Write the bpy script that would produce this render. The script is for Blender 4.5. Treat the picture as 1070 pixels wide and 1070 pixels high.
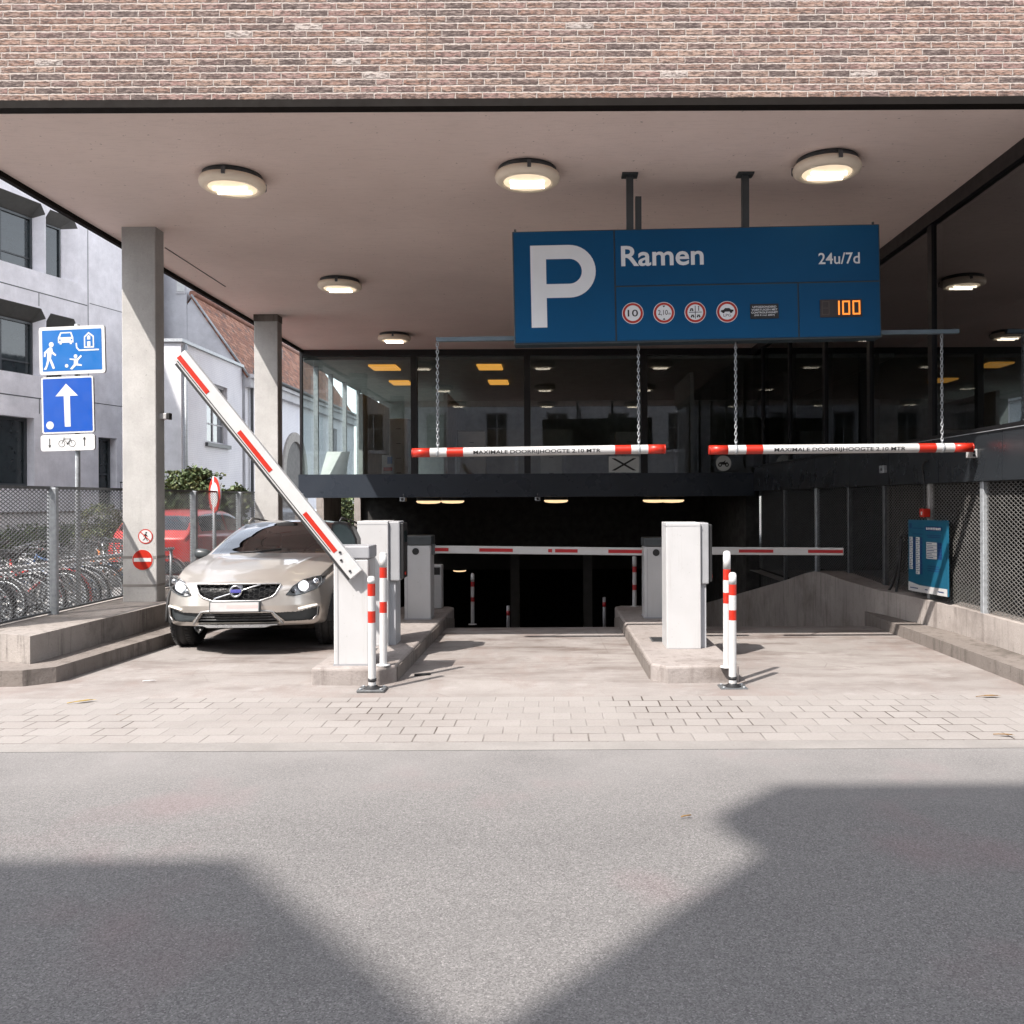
import bpy, bmesh, math, random
import numpy as np
from mathutils import Vector, Matrix, noise
from math import radians as R, sin, cos, pi, sqrt

random.seed(7)
for o in list(bpy.data.objects):
    bpy.data.objects.remove(o)
SC = bpy.context.scene
COL = SC.collection

# ------------------------------------------------------------------ camera
F, CX, CY, CAMZ, ROLL = 900.0, 580.0, 522.0, 1.6, R(0.25)
cam_d = bpy.data.cameras.new('camera')
cam = bpy.data.objects.new('camera', cam_d)
COL.objects.link(cam)
cam_d.sensor_width = 36
cam_d.lens = 36 * F / 1070
cam_d.shift_x = -(CX - 535) / 1070
cam_d.shift_y = -(535 - CY) / 1070
cam_d.clip_start = 0.05
cam_d.clip_end = 2000
cam.location = (0, 0, CAMZ)
cam.rotation_euler = (R(90), ROLL, 0)
SC.camera = cam

# ------------------------------------------------------------------ world, sun, exposure
SUN_DIR = Vector((0.60, 0.70, -1.13)).normalized()      # the way the light travels
W = bpy.data.worlds.new("World")
SC.world = W
W.use_nodes = True
wn = W.node_tree.nodes
wl = W.node_tree.links
for n in list(wn):
    wn.remove(n)
sky = wn.new('ShaderNodeTexSky')
sky.sky_type = 'NISHITA'
sky.sun_disc = False
sky.sun_elevation = math.asin(-SUN_DIR.z)
sky.sun_rotation = math.atan2(-SUN_DIR.x, -SUN_DIR.y) % (2 * pi)
sky.altitude = 0
sky.air_density = 1.0
sky.dust_density = 1.2
sky.ozone_density = 0.6
hsv = wn.new('ShaderNodeHueSaturation')
hsv.inputs['Saturation'].default_value = 0.30
bg = wn.new('ShaderNodeBackground')
bg.inputs['Strength'].default_value = 0.15
wo = wn.new('ShaderNodeOutputWorld')
wl.new(sky.outputs[0], hsv.inputs['Color'])
wl.new(hsv.outputs[0], bg.inputs['Color'])
wl.new(bg.outputs[0], wo.inputs['Surface'])

sd = bpy.data.lights.new('sun', 'SUN')
sd.energy = 2.35
sd.angle = R(0.5)
sd.color = (1.0, 0.93, 0.86)
sun = bpy.data.objects.new('sun', sd)
COL.objects.link(sun)
sun.rotation_euler = SUN_DIR.to_track_quat('-Z', 'Y').to_euler()
sun.location = (-20, -25, 40)

SC.view_settings.view_transform = 'Standard'
SC.view_settings.look = 'None'
SC.view_settings.gamma = 1
SC.view_settings.exposure = 1.97
SC.cycles.max_bounces = 10
SC.cycles.diffuse_bounces = 5
SC.cycles.glossy_bounces = 5
SC.cycles.transparent_max_bounces = 24
SC.cycles.caustics_reflective = False
SC.cycles.caustics_refractive = False
SC.cycles.sample_clamp_indirect = 6
SC.cycles.use_denoising = True

def P(px, py, Y):
    """a pixel of the photograph at depth Y as a point of the world"""
    dx, dy = px - CX, CY - py
    X = dx * cos(ROLL) + dy * sin(ROLL)
    Z = -dx * sin(ROLL) + dy * cos(ROLL)
    return Vector((X * Y / F, Y, CAMZ + Z * Y / F))

# ------------------------------------------------------------------ materials
class NT:
    def __init__(s, name):
        s.m = bpy.data.materials.new(name)
        s.m.use_nodes = True
        s.t = s.m.node_tree
        for n in list(s.t.nodes):
            s.t.nodes.remove(n)
        s.out = s.t.nodes.new('ShaderNodeOutputMaterial')
        s._c = None
    def n(s, typ, inp=None, **kw):
        n = s.t.nodes.new('ShaderNode' + typ)
        for k, v in kw.items():
            setattr(n, k, v)
        for k, v in (inp or {}).items():
            s.put(n.inputs[k], v)
        return n
    def put(s, sock, v):
        if isinstance(v, bpy.types.NodeSocket):
            s.t.links.new(v, sock)
        elif isinstance(v, bpy.types.Node):
            s.t.links.new(v.outputs[0], sock)
        else:
            if sock.type == 'RGBA' and len(v) == 3:
                v = (*v, 1)
            sock.default_value = v
    def co(s):
        if s._c is None:
            s._c = s.n('TexCoord').outputs['Object']
        return s._c
    def math(s, op, a, b=0.0, c=None, clamp=False):
        n = s.n('Math', operation=op, use_clamp=clamp)
        s.put(n.inputs[0], a); s.put(n.inputs[1], b)
        if c is not None:
            s.put(n.inputs[2], c)
        return n.outputs[0]
    def noise(s, scale, detail=4, rough=0.55, vec=None, stretch=None):
        v = vec if vec is not None else s.co()
        if stretch:
            v = s.n('Mapping', {'Vector': v, 'Scale': stretch}).outputs[0]
        return s.n('TexNoise', {'Vector': v, 'Scale': scale, 'Detail': detail, 'Roughness': rough}).outputs['Fac']
    def ramp(s, fac, stops, interp='LINEAR'):
        n = s.n('ValToRGB')
        n.color_ramp.interpolation = interp
        e = n.color_ramp.elements
        while len(e) < len(stops):
            e.new(0.5)
        for k, (p, c) in enumerate(stops):
            e[k].position = p
            e[k].color = (*c, 1) if len(c) == 3 else c
        s.put(n.inputs[0], fac)
        return n.outputs[0]
    def rng(s, v, a, b, c=0.0, d=1.0):
        n = s.n('MapRange', {'Value': v, 'From Min': a, 'From Max': b, 'To Min': c, 'To Max': d})
        return n.outputs[0]
    def mix(s, fac, a, b, blend='MIX'):
        n = s.n('MixRGB', blend_type=blend)
        s.put(n.inputs[0], fac); s.put(n.inputs[1], a); s.put(n.inputs[2], b)
        return n.outputs[0]
    def bump(s, h, strength=0.3, dist=0.01):
        return s.n('Bump', {'Height': h, 'Strength': strength, 'Distance': dist}).outputs[0]
    def surf(s, color, rough=0.6, metal=0.0, normal=None, spec=0.5, coat=0.0, em=None, es=0.0):
        b = s.n('BsdfPrincipled', {'Base Color': color, 'Roughness': rough, 'Metallic': metal,
                                   'Specular IOR Level': spec, 'Coat Weight': coat})
        if coat:
            b.inputs['Coat Roughness'].default_value = 0.04
        if normal is not None:
            s.put(b.inputs['Normal'], normal)
        if em is not None:
            s.put(b.inputs['Emission Color'], em)
            s.put(b.inputs['Emission Strength'], es)
        s.put(s.out.inputs['Surface'], b)
        return s.m

def scale3(c, k):
    return tuple(min(1, x * k) for x in c)

def pm(name, col, rough=0.55, metal=0.0, var=0.12, scale=5.0, bump=0.0, bscale=60.0, coat=0.0, spec=0.5):
    t = NT(name)
    f = t.noise(scale, 6, 0.6)
    f = t.rng(f, 0.3, 0.7)
    c = t.mix(f, scale3(col, 1 - var), scale3(col, 1 + var))
    rg = t.rng(t.noise(scale * 2.3, 4), 0.3, 0.7, max(0.02, rough - 0.07), min(1, rough + 0.07))
    nr = t.bump(t.noise(bscale, 5, 0.6), bump, 0.01) if bump else None
    return t.surf(c, rg, metal, nr, spec, coat)

def concrete(name, col, dirt=(0.10, 0.085, 0.07), amt=0.5, streak=0.5, bump=0.35, base=None):
    t = NT(name)
    f = t.rng(t.noise(1.7, 8, 0.65), 0.3, 0.7)
    c = t.mix(f, scale3(col, 0.82), scale3(col, 1.14))
    sp = t.rng(t.noise(55, 4, 0.7), 0.35, 0.75)
    c = t.mix(t.math('MULTIPLY', sp, 0.35), c, scale3(col, 0.62))
    st = t.rng(t.noise(3.0, 6, 0.7, stretch=(4, 4, 0.35)), 0.52, 0.75)
    c = t.mix(t.math('MULTIPLY', st, streak), c, dirt)
    bl = t.rng(t.noise(0.9, 6, 0.7), 0.52, 0.72)
    c = t.mix(t.math('MULTIPLY', bl, amt), c, dirt)
    pin = t.rng(t.noise(28, 2, 0.5), 0.70, 0.76)
    c = t.mix(t.math('MULTIPLY', pin, 0.5), c, scale3(dirt, 0.8))
    h = t.math('ADD', t.noise(40, 6, 0.65), t.math('MULTIPLY', t.noise(7, 4), 1.5))
    return t.surf(c, 0.85, 0, t.bump(h, bump, 0.012), 0.25)

def emit(name, col, strength):
    t = NT(name)
    v = t.rng(t.noise(9, 2), 0.3, 0.7, 0.92, 1.05)
    return t.surf(scale3(col, 0.6), 0.4, 0, None, 0.3, 0, col, t.math('MULTIPLY', v, strength))

def glass(name, tint=(0.8, 0.85, 0.85), ior=1.5, boost=1.0, rough=0.0):
    t = NT(name)
    fr = t.n('Fresnel', {'IOR': ior}).outputs[0]
    fr = t.math('MULTIPLY', fr, boost, clamp=True)
    tv = t.mix(t.rng(t.noise(1.3, 3), 0.3, 0.7), scale3(tint, 0.96), tint)
    tr = t.n('BsdfTransparent', {'Color': tv})
    gl = t.n('BsdfGlossy', {'Color': (0.95, 0.97, 1.0), 'Roughness': rough})
    mx = t.n('MixShader')
    t.put(mx.inputs[0], fr); t.put(mx.inputs[1], tr); t.put(mx.inputs[2], gl)
    t.put(t.out.inputs['Surface'], mx)
    return t.m

M = {}
M['white_paint'] = pm('white_paint', (0.45, 0.45, 0.46), 0.4, var=0.05, scale=3, bump=0.03, bscale=200)
def enamel(name, col):
    t = NT(name)
    c = t.mix(t.rng(t.noise(3, 5), 0.3, 0.7), scale3(col, 0.95), scale3(col, 1.04))
    st = t.rng(t.noise(5, 6, 0.7, stretch=(4, 4, 0.25)), 0.56, 0.76, 0, 0.30)
    c = t.mix(st, c, (0.25, 0.235, 0.21))
    sp = t.rng(t.noise(38, 3, 0.6), 0.68, 0.74, 0, 0.45)
    c = t.mix(sp, c, (0.16, 0.14, 0.12))
    return t.surf(c, t.rng(t.noise(9, 4), 0.3, 0.7, 0.32, 0.5), 0, t.bump(t.noise(180, 2), 0.03, 0.005), 0.5)
M['white_paint'] = enamel('white_enamel', (0.42, 0.42, 0.425))
M['grey_paint'] = pm('grey_paint', (0.34, 0.35, 0.37), 0.4, var=0.06)
M['lid_grey'] = pm('lid_grey', (0.27, 0.275, 0.29), 0.4, var=0.08)
M['dark_grey'] = pm('dark_grey', (0.045, 0.052, 0.056), 0.4, var=0.15)
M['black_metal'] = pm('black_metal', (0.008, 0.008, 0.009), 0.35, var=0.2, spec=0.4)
M['black_rubber'] = pm('black_rubber', (0.018, 0.018, 0.019), 0.7, var=0.3, scale=20, bump=0.2)
M['red_refl'] = pm('red_reflective', (0.40, 0.017, 0.006), 0.4, var=0.08, scale=9)
M['red_deep'] = pm('red_deep', (0.34, 0.012, 0.016), 0.4, var=0.08, scale=9)
M['white_refl'] = pm('white_reflective', (0.45, 0.45, 0.45), 0.4, var=0.05, scale=9)
M['galv'] = pm('galvanised_steel', (0.33, 0.35, 0.37), 0.45, 0.35, var=0.22, scale=18, bump=0.05)
M['galv_dark'] = pm('dark_galvanised', (0.10, 0.105, 0.11), 0.5, 0.3, var=0.25, scale=18)
M['mesh_metal'] = pm('mesh_metal', (0.17, 0.175, 0.18), 0.5, 0.2, var=0.25, scale=3)
M['mesh_light'] = pm('mesh_light_metal', (0.15, 0.147, 0.142), 0.5, 0.2, var=0.25, scale=3)
M['chrome'] = pm('chrome', (0.62, 0.63, 0.65), 0.13, 1.0, var=0.05)
M['silver'] = pm('silver_plastic', (0.36, 0.36, 0.36), 0.3, 0.6, var=0.05)
M['sign_blue'] = pm('sign_blue', (0.0008, 0.064, 0.165), 0.5, var=0.06, scale=1.5, spec=0.2)
M['sign_white'] = pm('sign_white', (0.72, 0.73, 0.75), 0.4, var=0.03)
M['ts_blue'] = pm('traffic_blue', (0.001, 0.098, 0.33), 0.35, var=0.05, scale=3)
M['ts_blue_deep'] = pm('traffic_blue_deep', (0.001, 0.055, 0.31), 0.35, var=0.05, scale=3)
M['ts_white'] = pm('traffic_white', (0.5, 0.5, 0.5), 0.35, var=0.03)
M['ink'] = pm('black_ink', (0.012, 0.012, 0.013), 0.5, var=0.1)
M['frame_seam'] = pm('sign_seam', (0.02, 0.035, 0.045), 0.45, var=0.1)
M['lamp_bezel'] = pm('lamp_bezel', (0.90, 0.79, 0.64), 0.4, var=0.06)
M['lamp_glow'] = emit('lamp_glow', (1.0, 0.80, 0.56), 0.22)
M['lamp_tube'] = emit('lamp_tube', (1.0, 0.88, 0.68), 1.5)
M['lamp_dim'] = emit('lamp_dim_glow', (1.0, 0.68, 0.38), 0.34)
M['panel_glow'] = emit('panel_glow', (1.0, 0.46, 0.08), 0.22)
M['digit'] = emit('digit_glow', (1.0, 0.26, 0.035), 0.33)
M['digit_off'] = pm('digit_off', (0.03, 0.02, 0.018), 0.5)
M['glass_dark'] = glass('facade_glass', (0.80, 0.85, 0.84), 1.5, 2.1)
M['glass_side'] = glass('side_glass', (0.5, 0.54, 0.53), 1.5, 0.27)
M['glass_clear'] = glass('window_glass', (0.82, 0.88, 0.87), 1.5, 1.3)
M['glass_car'] = glass('car_glass', (0.45, 0.50, 0.50), 1.5, 2.6)
M['glass_lamp'] = glass('lamp_glass', (0.92, 0.93, 0.94), 1.5, 1.2)
M['pane_dark'] = pm('dark_pane', (0.02, 0.028, 0.03), 0.06, var=0.2, spec=0.7)
M['interior_dark'] = pm('dark_interior', (0.02, 0.02, 0.021), 0.8, var=0.2)
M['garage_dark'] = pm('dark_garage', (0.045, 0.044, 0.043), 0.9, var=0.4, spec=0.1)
M['office_wall'] = pm('office_wall', (0.30, 0.32, 0.31), 0.8, var=0.15)
M['office_light'] = pm('office_light', (0.55, 0.57, 0.56), 0.7, var=0.1)
M['concrete_pale'] = concrete('concrete_column', (0.40, 0.392, 0.383), (0.21, 0.23, 0.21), 0.18, 0.22, 0.2)
M['concrete_plinth'] = concrete('concrete_plinth', (0.277, 0.251, 0.232), (0.035, 0.028, 0.024), 0.55, 0.85, 0.5)
M['concrete_kerb'] = concrete('concrete_kerb', (0.188, 0.165, 0.15), (0.032, 0.027, 0.022), 0.85, 0.7, 0.6)
M['concrete_island'] = concrete('concrete_island', (0.272, 0.245, 0.231), (0.07, 0.05, 0.04), 0.65, 0.55, 0.45)
M['concrete_wall'] = concrete('concrete_low_wall', (0.351, 0.316, 0.294), (0.06, 0.045, 0.038), 0.45, 0.6, 0.4)
M['concrete_facade'] = concrete('concrete_facade', (0.80, 0.785, 0.81), (0.56, 0.545, 0.55), 0.25, 0.3, 0.15)
M['plaster_white'] = concrete('white_plaster', (0.55, 0.55, 0.57), (0.40, 0.40, 0.40), 0.2, 0.15, 0.12)
M['plaster_back'] = concrete('pale_plaster', (0.50, 0.46, 0.42), (0.3, 0.27, 0.24), 0.3, 0.3, 0.1)
M['plinth_dark'] = M['concrete_plinth']
M['slate'] = pm('roof_slate', (0.05, 0.05, 0.055), 0.7, var=0.2, scale=8)
M['darkened_front_render'] = concrete('darkened_front_render', (0.52, 0.53, 0.56), (0.36, 0.36, 0.37), 0.2, 0.2, 0.12)  # smooth render, base colour darkened to offset the sun on street-facing fronts
M['soil'] = concrete('yard_paving', (0.28, 0.275, 0.27), (0.10, 0.095, 0.09), 0.5, 0.1, 0.4)

def mat_asphalt():
    t = NT('asphalt')
    f = t.rng(t.noise(0.55, 7, 0.65), 0.3, 0.7)
    c = t.mix(f, (0.128, 0.123, 0.123), (0.165, 0.159, 0.157))
    vo = t.n('TexVoronoi', {'Vector': t.co(), 'Scale': 190.0, 'Randomness': 1.0})
    st = t.n('SeparateColor', {0: vo.outputs['Color']})
    g = st.outputs[0]
    stone = t.ramp(g, [(0.0, (0.02, 0.02, 0.02)), (0.16, (0.075, 0.073, 0.073)), (0.36, (0.15, 0.146, 0.144)), (0.70, (0.21, 0.205, 0.201)), (0.90, (0.30, 0.293, 0.287)), (0.985, (0.42, 0.41, 0.40))], 'CONSTANT')
    c = t.mix(0.38, c, stone)
    d = t.noise(45, 4, 0.75)
    c = t.mix(t.rng(d, 0.54, 0.72, 0, 0.5), c, (0.055, 0.054, 0.054))
    patch = t.rng(t.noise(0.45, 5, 0.7, stretch=(0.35, 1.3, 1)), 0.50, 0.66, 0, 0.28)
    c = t.mix(patch, c, (0.085, 0.083, 0.083))
    # pale dust towards the gutter and a reddish patch
    y = t.n('SeparateXYZ', {0: t.co()})
    edge = t.math('MULTIPLY', t.rng(y.outputs[1], 4.2, 5.5), t.rng(t.noise(1.6, 5), 0.3, 0.7, 0.25, 0.75))
    c = t.mix(edge, c, (0.225, 0.215, 0.21))
    rp = t.math('MULTIPLY', t.rng(t.noise(0.8, 3), 0.56, 0.68), 0.20)
    c = t.mix(rp, c, (0.20, 0.11, 0.12))
    h = t.math('ADD', g, t.math('MULTIPLY', d, -1.0))
    return t.surf(c, 0.88, 0, t.bump(h, 0.55, 0.006), 0.3)
M['asphalt'] = mat_asphalt()

def cells(t, u, v, w, h, jitter=0.5, wob=0.004, wobscale=30):
    """running-bond cells: random value per cell, distance from the joint (0 in the joint)"""
    nz = t.noise(wobscale, 3)
    u = t.math('ADD', u, t.math('MULTIPLY', t.math('SUBTRACT', nz, 0.5), wob * 2))
    v = t.math('ADD', v, t.math('MULTIPLY', t.math('SUBTRACT', t.noise(wobscale * 1.3, 3), 0.5), wob * 2))
    rv = t.math('DIVIDE', v, h)
    row = t.math('FLOOR', rv)
    fv = t.math('SUBTRACT', rv, row)
    rn = t.n('TexWhiteNoise', noise_dimensions='1D')
    t.put(rn.inputs['W'], row)
    off = t.math('ADD', t.math('MULTIPLY', row, 0.5), t.math('MULTIPLY', rn.outputs['Value'], jitter))
    ru = t.math('ADD', t.math('DIVIDE', u, w), off)
    col = t.math('FLOOR', ru)
    fu = t.math('SUBTRACT', ru, col)
    cb = t.n('CombineXYZ', {0: col, 1: row})
    wn_ = t.n('TexWhiteNoise', noise_dimensions='2D')
    t.put(wn_.inputs['Vector'], cb.outputs[0])
    eu = t.math('MULTIPLY', t.math('MINIMUM', fu, t.math('SUBTRACT', 1.0, fu)), w)
    ev = t.math('MULTIPLY', t.math('MINIMUM', fv, t.math('SUBTRACT', 1.0, fv)), h)
    return wn_, eu, ev, fv

def mat_brick():
    t = NT('brick_facade')
    s = t.n('SeparateXYZ', {0: t.co()})
    u = t.math('ADD', s.outputs[0], s.outputs[1])
    wnz, eu, ev, fv = cells(t, u, s.outputs[2], 0.228, 0.0585, 0.45, 0.010, 32)
    c = t.ramp(wnz.outputs['Value'], [
        (0.0, (0.31, 0.19, 0.145)), (0.13, (0.21, 0.125, 0.10)), (0.24, (0.33, 0.215, 0.17)),
        (0.38, (0.13, 0.085, 0.078)), (0.46, (0.28, 0.165, 0.15)), (0.60, (0.25, 0.14, 0.105)),
        (0.68, (0.075, 0.055, 0.055)), (0.79, (0.36, 0.25, 0.20)), (0.90, (0.18, 0.115, 0.11)),
        (0.975, (0.50, 0.46, 0.44))], 'CONSTANT')
    n1 = t.noise(19, 6, 0.75, stretch=(1, 1, 3.4))
    c = t.mix(t.rng(n1, 0.40, 0.66, 0, 0.8), c, (0.42, 0.345, 0.315))
    dk = t.noise(34, 5, 0.7, stretch=(0.7, 0.7, 2.4))
    c = t.mix(t.math('MULTIPLY', t.rng(dk, 0.45, 0.57), 0.85), c, (0.075, 0.055, 0.052))
    m = t.math('MINIMUM', t.rng(eu, 0.003, 0.0065), t.rng(ev, 0.004, 0.0085))
    mort = t.mix(t.rng(t.noise(40, 4), 0.3, 0.7), (0.34, 0.30, 0.28), (0.50, 0.45, 0.425))
    c = t.mix(m, mort, c)
    c = t.mix(1.0, c, (0.87, 0.855, 0.835), 'MULTIPLY')
    h = t.math('ADD', t.math('MULTIPLY', m, 1.2), t.math('MULTIPLY', t.math('ADD', n1, dk), 0.9))
    return t.surf(c, 0.9, 0, t.bump(h, 0.7, 0.014), 0.2)
M['brick'] = mat_brick()

def mat_pavers():
    t = NT('paver_blocks')
    s = t.n('SeparateXYZ', {0: t.co()})
    wnz, eu, ev, fv = cells(t, s.outputs[0], s.outputs[1], 0.235, 0.19, 0.10, 0.004, 6)
    c = t.ramp(wnz.outputs['Value'], [(0.0, (0.222, 0.207, 0.196)), (0.3, (0.238, 0.222, 0.21)),
                                      (0.55, (0.228, 0.211, 0.199)), (0.8, (0.247, 0.231, 0.219))], 'CONSTANT')
    c = t.mix(t.rng(t.noise(1.1, 7, 0.7), 0.35, 0.7, 0, 0.55), c, (0.275, 0.257, 0.245))
    c = t.mix(t.rng(t.noise(0.7, 6, 0.75, stretch=(0.5, 1.5, 1)), 0.50, 0.68, 0, 0.30), c, (0.16, 0.14, 0.13))
    c = t.mix(t.rng(t.noise(60, 4, 0.7), 0.45, 0.75, 0, 0.35), c, (0.14, 0.12, 0.115))
    j = t.math('MINIMUM', t.rng(eu, 0.003, 0.007), t.rng(ev, 0.003, 0.007))
    open_ = t.rng(t.noise(0.85, 4, 0.6), 0.46, 0.60, 0.10, 1.0)     # some joints are full of grit, some open
    k = t.math('MULTIPLY', t.math('SUBTRACT', 1.0, j), open_)
    c = t.mix(k, c, (0.05, 0.037, 0.03))
    ms = t.math('MULTIPLY', k, t.rng(t.noise(2.7, 3), 0.66, 0.72))
    c = t.mix(ms, c, (0.16, 0.10, 0.025))
    h = t.math('ADD', j, t.math('MULTIPLY', t.noise(70, 5, 0.7), 0.4))
    return t.surf(c, 0.85, 0, t.bump(h, 0.5, 0.008), 0.3)
M['pavers'] = mat_pavers()

def mat_drive():
    t = NT('driveway_concrete')
    col = (0.42, 0.375, 0.352)
    s = t.n('SeparateXYZ', {0: t.co()})
    f = t.rng(t.noise(0.9, 8, 0.68), 0.3, 0.7)
    c = t.mix(f, (0.195, 0.178, 0.168), (0.285, 0.266, 0.253))
    sp = t.rng(t.noise(80, 4, 0.75), 0.4, 0.75)
    c = t.mix(t.math('MULTIPLY', sp, 0.4), c, (0.16, 0.135, 0.125))
    ty = t.rng(t.noise(1.4, 7, 0.7, stretch=(0.6, 1.9, 1)), 0.48, 0.66)
    depth = t.rng(s.outputs[1], 7.0, 9.6, 0.28, 1.0)
    c = t.mix(t.math('MULTIPLY', ty, depth), c, (0.10, 0.075, 0.065))
    oil = t.rng(t.noise(2.6, 5, 0.75), 0.60, 0.70, 0, 0.55)
    c = t.mix(t.math('MULTIPLY', oil, depth), c, (0.06, 0.045, 0.04))
    pl = t.rng(t.noise(2.1, 6, 0.7), 0.56, 0.72)
    c = t.mix(t.math('MULTIPLY', pl, 0.5), c, (0.34, 0.32, 0.31))
    st = t.rng(t.noise(0.9, 7, 0.8, stretch=(1, 0.5, 1)), 0.50, 0.64)
    c = t.mix(t.math('MULTIPLY', st, 0.6), c, (0.20, 0.16, 0.145))
    # fine ribs and thin cracks
    v = t.n('TexVoronoi', {'Vector': t.co(), 'Scale': 0.75}, feature='DISTANCE_TO_EDGE')
    cr = t.rng(v.outputs['Distance'], 0.0, 0.006, 1, 0)
    c = t.mix(t.math('MULTIPLY', cr, t.rng(t.noise(1.5, 3), 0.45, 0.6, 0, 0.5)), c, (0.12, 0.10, 0.09))
    h = t.math('ADD', t.noise(70, 6, 0.7), t.math('MULTIPLY', t.noise(9, 4), 1.2))
    return t.surf(c, 0.86, 0, t.bump(h, 0.35, 0.01), 0.25)
M['drive'] = mat_drive()

def mat_soffit():
    t = NT('soffit_render')
    c = t.mix(t.rng(t.noise(0.5, 6, 0.6), 0.3, 0.7), (0.72, 0.60, 0.555), (0.83, 0.70, 0.65))
    c = t.mix(t.rng(t.noise(14, 6, 0.75, stretch=(0.4, 2.2, 1)), 0.5, 0.8, 0, 0.35), c, (0.46, 0.375, 0.35))
    pin = t.rng(t.noise(24, 2, 0.5), 0.71, 0.77)
    c = t.mix(t.math('MULTIPLY', pin, 0.6), c, (0.16, 0.12, 0.11))
    return t.surf(c, 0.9, 0, t.bump(t.noise(45, 5, 0.7), 0.35, 0.01), 0.15)
M['soffit'] = mat_soffit()

def mat_tiles():
    t = NT('red_roof_tiles')
    uv = t.n('UVMap').outputs[0]
    s = t.n('SeparateXYZ', {0: uv})
    wnz, eu, ev, fv = cells(t, s.outputs[0], s.outputs[1], 0.24, 0.17, 0.05, 0.01, 5)
    c = t.ramp(wnz.outputs['Value'], [(0, (0.25, 0.105, 0.065)), (0.3, (0.33, 0.145, 0.09)), (0.55, (0.20, 0.09, 0.065)),
                                      (0.75, (0.38, 0.19, 0.125)), (0.93, (0.13, 0.08, 0.07))], 'CONSTANT')
    c = t.mix(t.rng(t.noise(9, 5, 0.7), 0.45, 0.7, 0, 0.5), c, (0.40, 0.27, 0.20))
    j = t.math('MINIMUM', t.rng(eu, 0.004, 0.02), t.rng(fv, 0.0, 0.16))
    c = t.mix(t.math('MULTIPLY', t.math('SUBTRACT', 1.0, j), 0.75), c, (0.06, 0.03, 0.025))
    return t.surf(c, 0.8, 0, t.bump(t.math('ADD', fv, j), 0.6, 0.03), 0.3)
M['tiles'] = mat_tiles()

def mat_whitebrick():
    t = NT('white_painted_brick')
    s = t.n('SeparateXYZ', {0: t.co()})
    wnz, eu, ev, fv = cells(t, t.math('ADD', s.outputs[0], s.outputs[1]), s.outputs[2], 0.22, 0.065, 0.2, 0.004, 20)
    j = t.math('MINIMUM', t.rng(eu, 0.002, 0.008), t.rng(ev, 0.002, 0.008))
    c = t.mix(t.rng(t.noise(1.2, 6), 0.3, 0.7), (0.72, 0.72, 0.77), (0.80, 0.80, 0.84))
    c = t.mix(t.math('MULTIPLY', t.math('SUBTRACT', 1.0, j), 0.35), c, (0.42, 0.42, 0.44))
    c = t.mix(t.rng(t.noise(3, 6, 0.7, stretch=(4, 4, 0.3)), 0.55, 0.75, 0, 0.35), c, (0.42, 0.41, 0.41))
    return t.surf(c, 0.85, 0, t.bump(t.math('ADD', j, t.noise(30, 4)), 0.4, 0.01), 0.25)
M['white_brick'] = mat_whitebrick()

def mat_leaf(name, a, b):
    t = NT(name)
    oi = t.noise(3.0, 3)
    c = t.mix(t.rng(oi, 0.35, 0.65), a, b)
    c = t.mix(t.rng(t.noise(23, 2), 0.4, 0.7, 0, 0.6), c, scale3(b, 1.5))
    return t.surf(c, 0.55, 0, None, 0.4)
M['leaf'] = mat_leaf('leaf', (0.06, 0.09, 0.04), (0.13, 0.17, 0.08))
M['leaf_dark'] = mat_leaf('leaf_dark', (0.018, 0.032, 0.012), (0.04, 0.065, 0.02))
M['leaf_olive'] = mat_leaf('leaf_olive', (0.045, 0.055, 0.018), (0.09, 0.10, 0.035))
M['bark'] = pm('bark', (0.09, 0.07, 0.05), 0.9, var=0.3, scale=12, bump=0.4)

def carpaint(name, col, metal=0.6, rough=0.3):
    t = NT(name)
    fl = t.noise(900, 1, 0.5)
    c = t.mix(t.rng(fl, 0.35, 0.65), scale3(col, 0.93), scale3(col, 1.07))
    dust = t.rng(t.noise(2.5, 5), 0.4, 0.75, 0, 0.12)
    c = t.mix(dust, c, (0.42, 0.38, 0.34))
    return t.surf(c, t.rng(t.noise(4, 4), 0.3, 0.7, rough - 0.04, rough + 0.06), metal, None, 0.5, 0.8)
M['paint_champagne'] = carpaint('champagne_paint', (0.55, 0.515, 0.475), 0.7, 0.32)
M['paint_red'] = carpaint('red_car_paint', (0.50, 0.018, 0.014), 0.1, 0.35)
M['paint_grey'] = carpaint('grey_blue_car_paint', (0.17, 0.20, 0.25), 0.6, 0.3)

# ------------------------------------------------------------------ mesh building
def world_of(o):
    if o is None:
        return Matrix.Identity(4)
    w = o.matrix_basis.copy()
    if o.parent:
        w = world_of(o.parent) @ o.matrix_parent_inverse @ w
    return w

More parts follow.
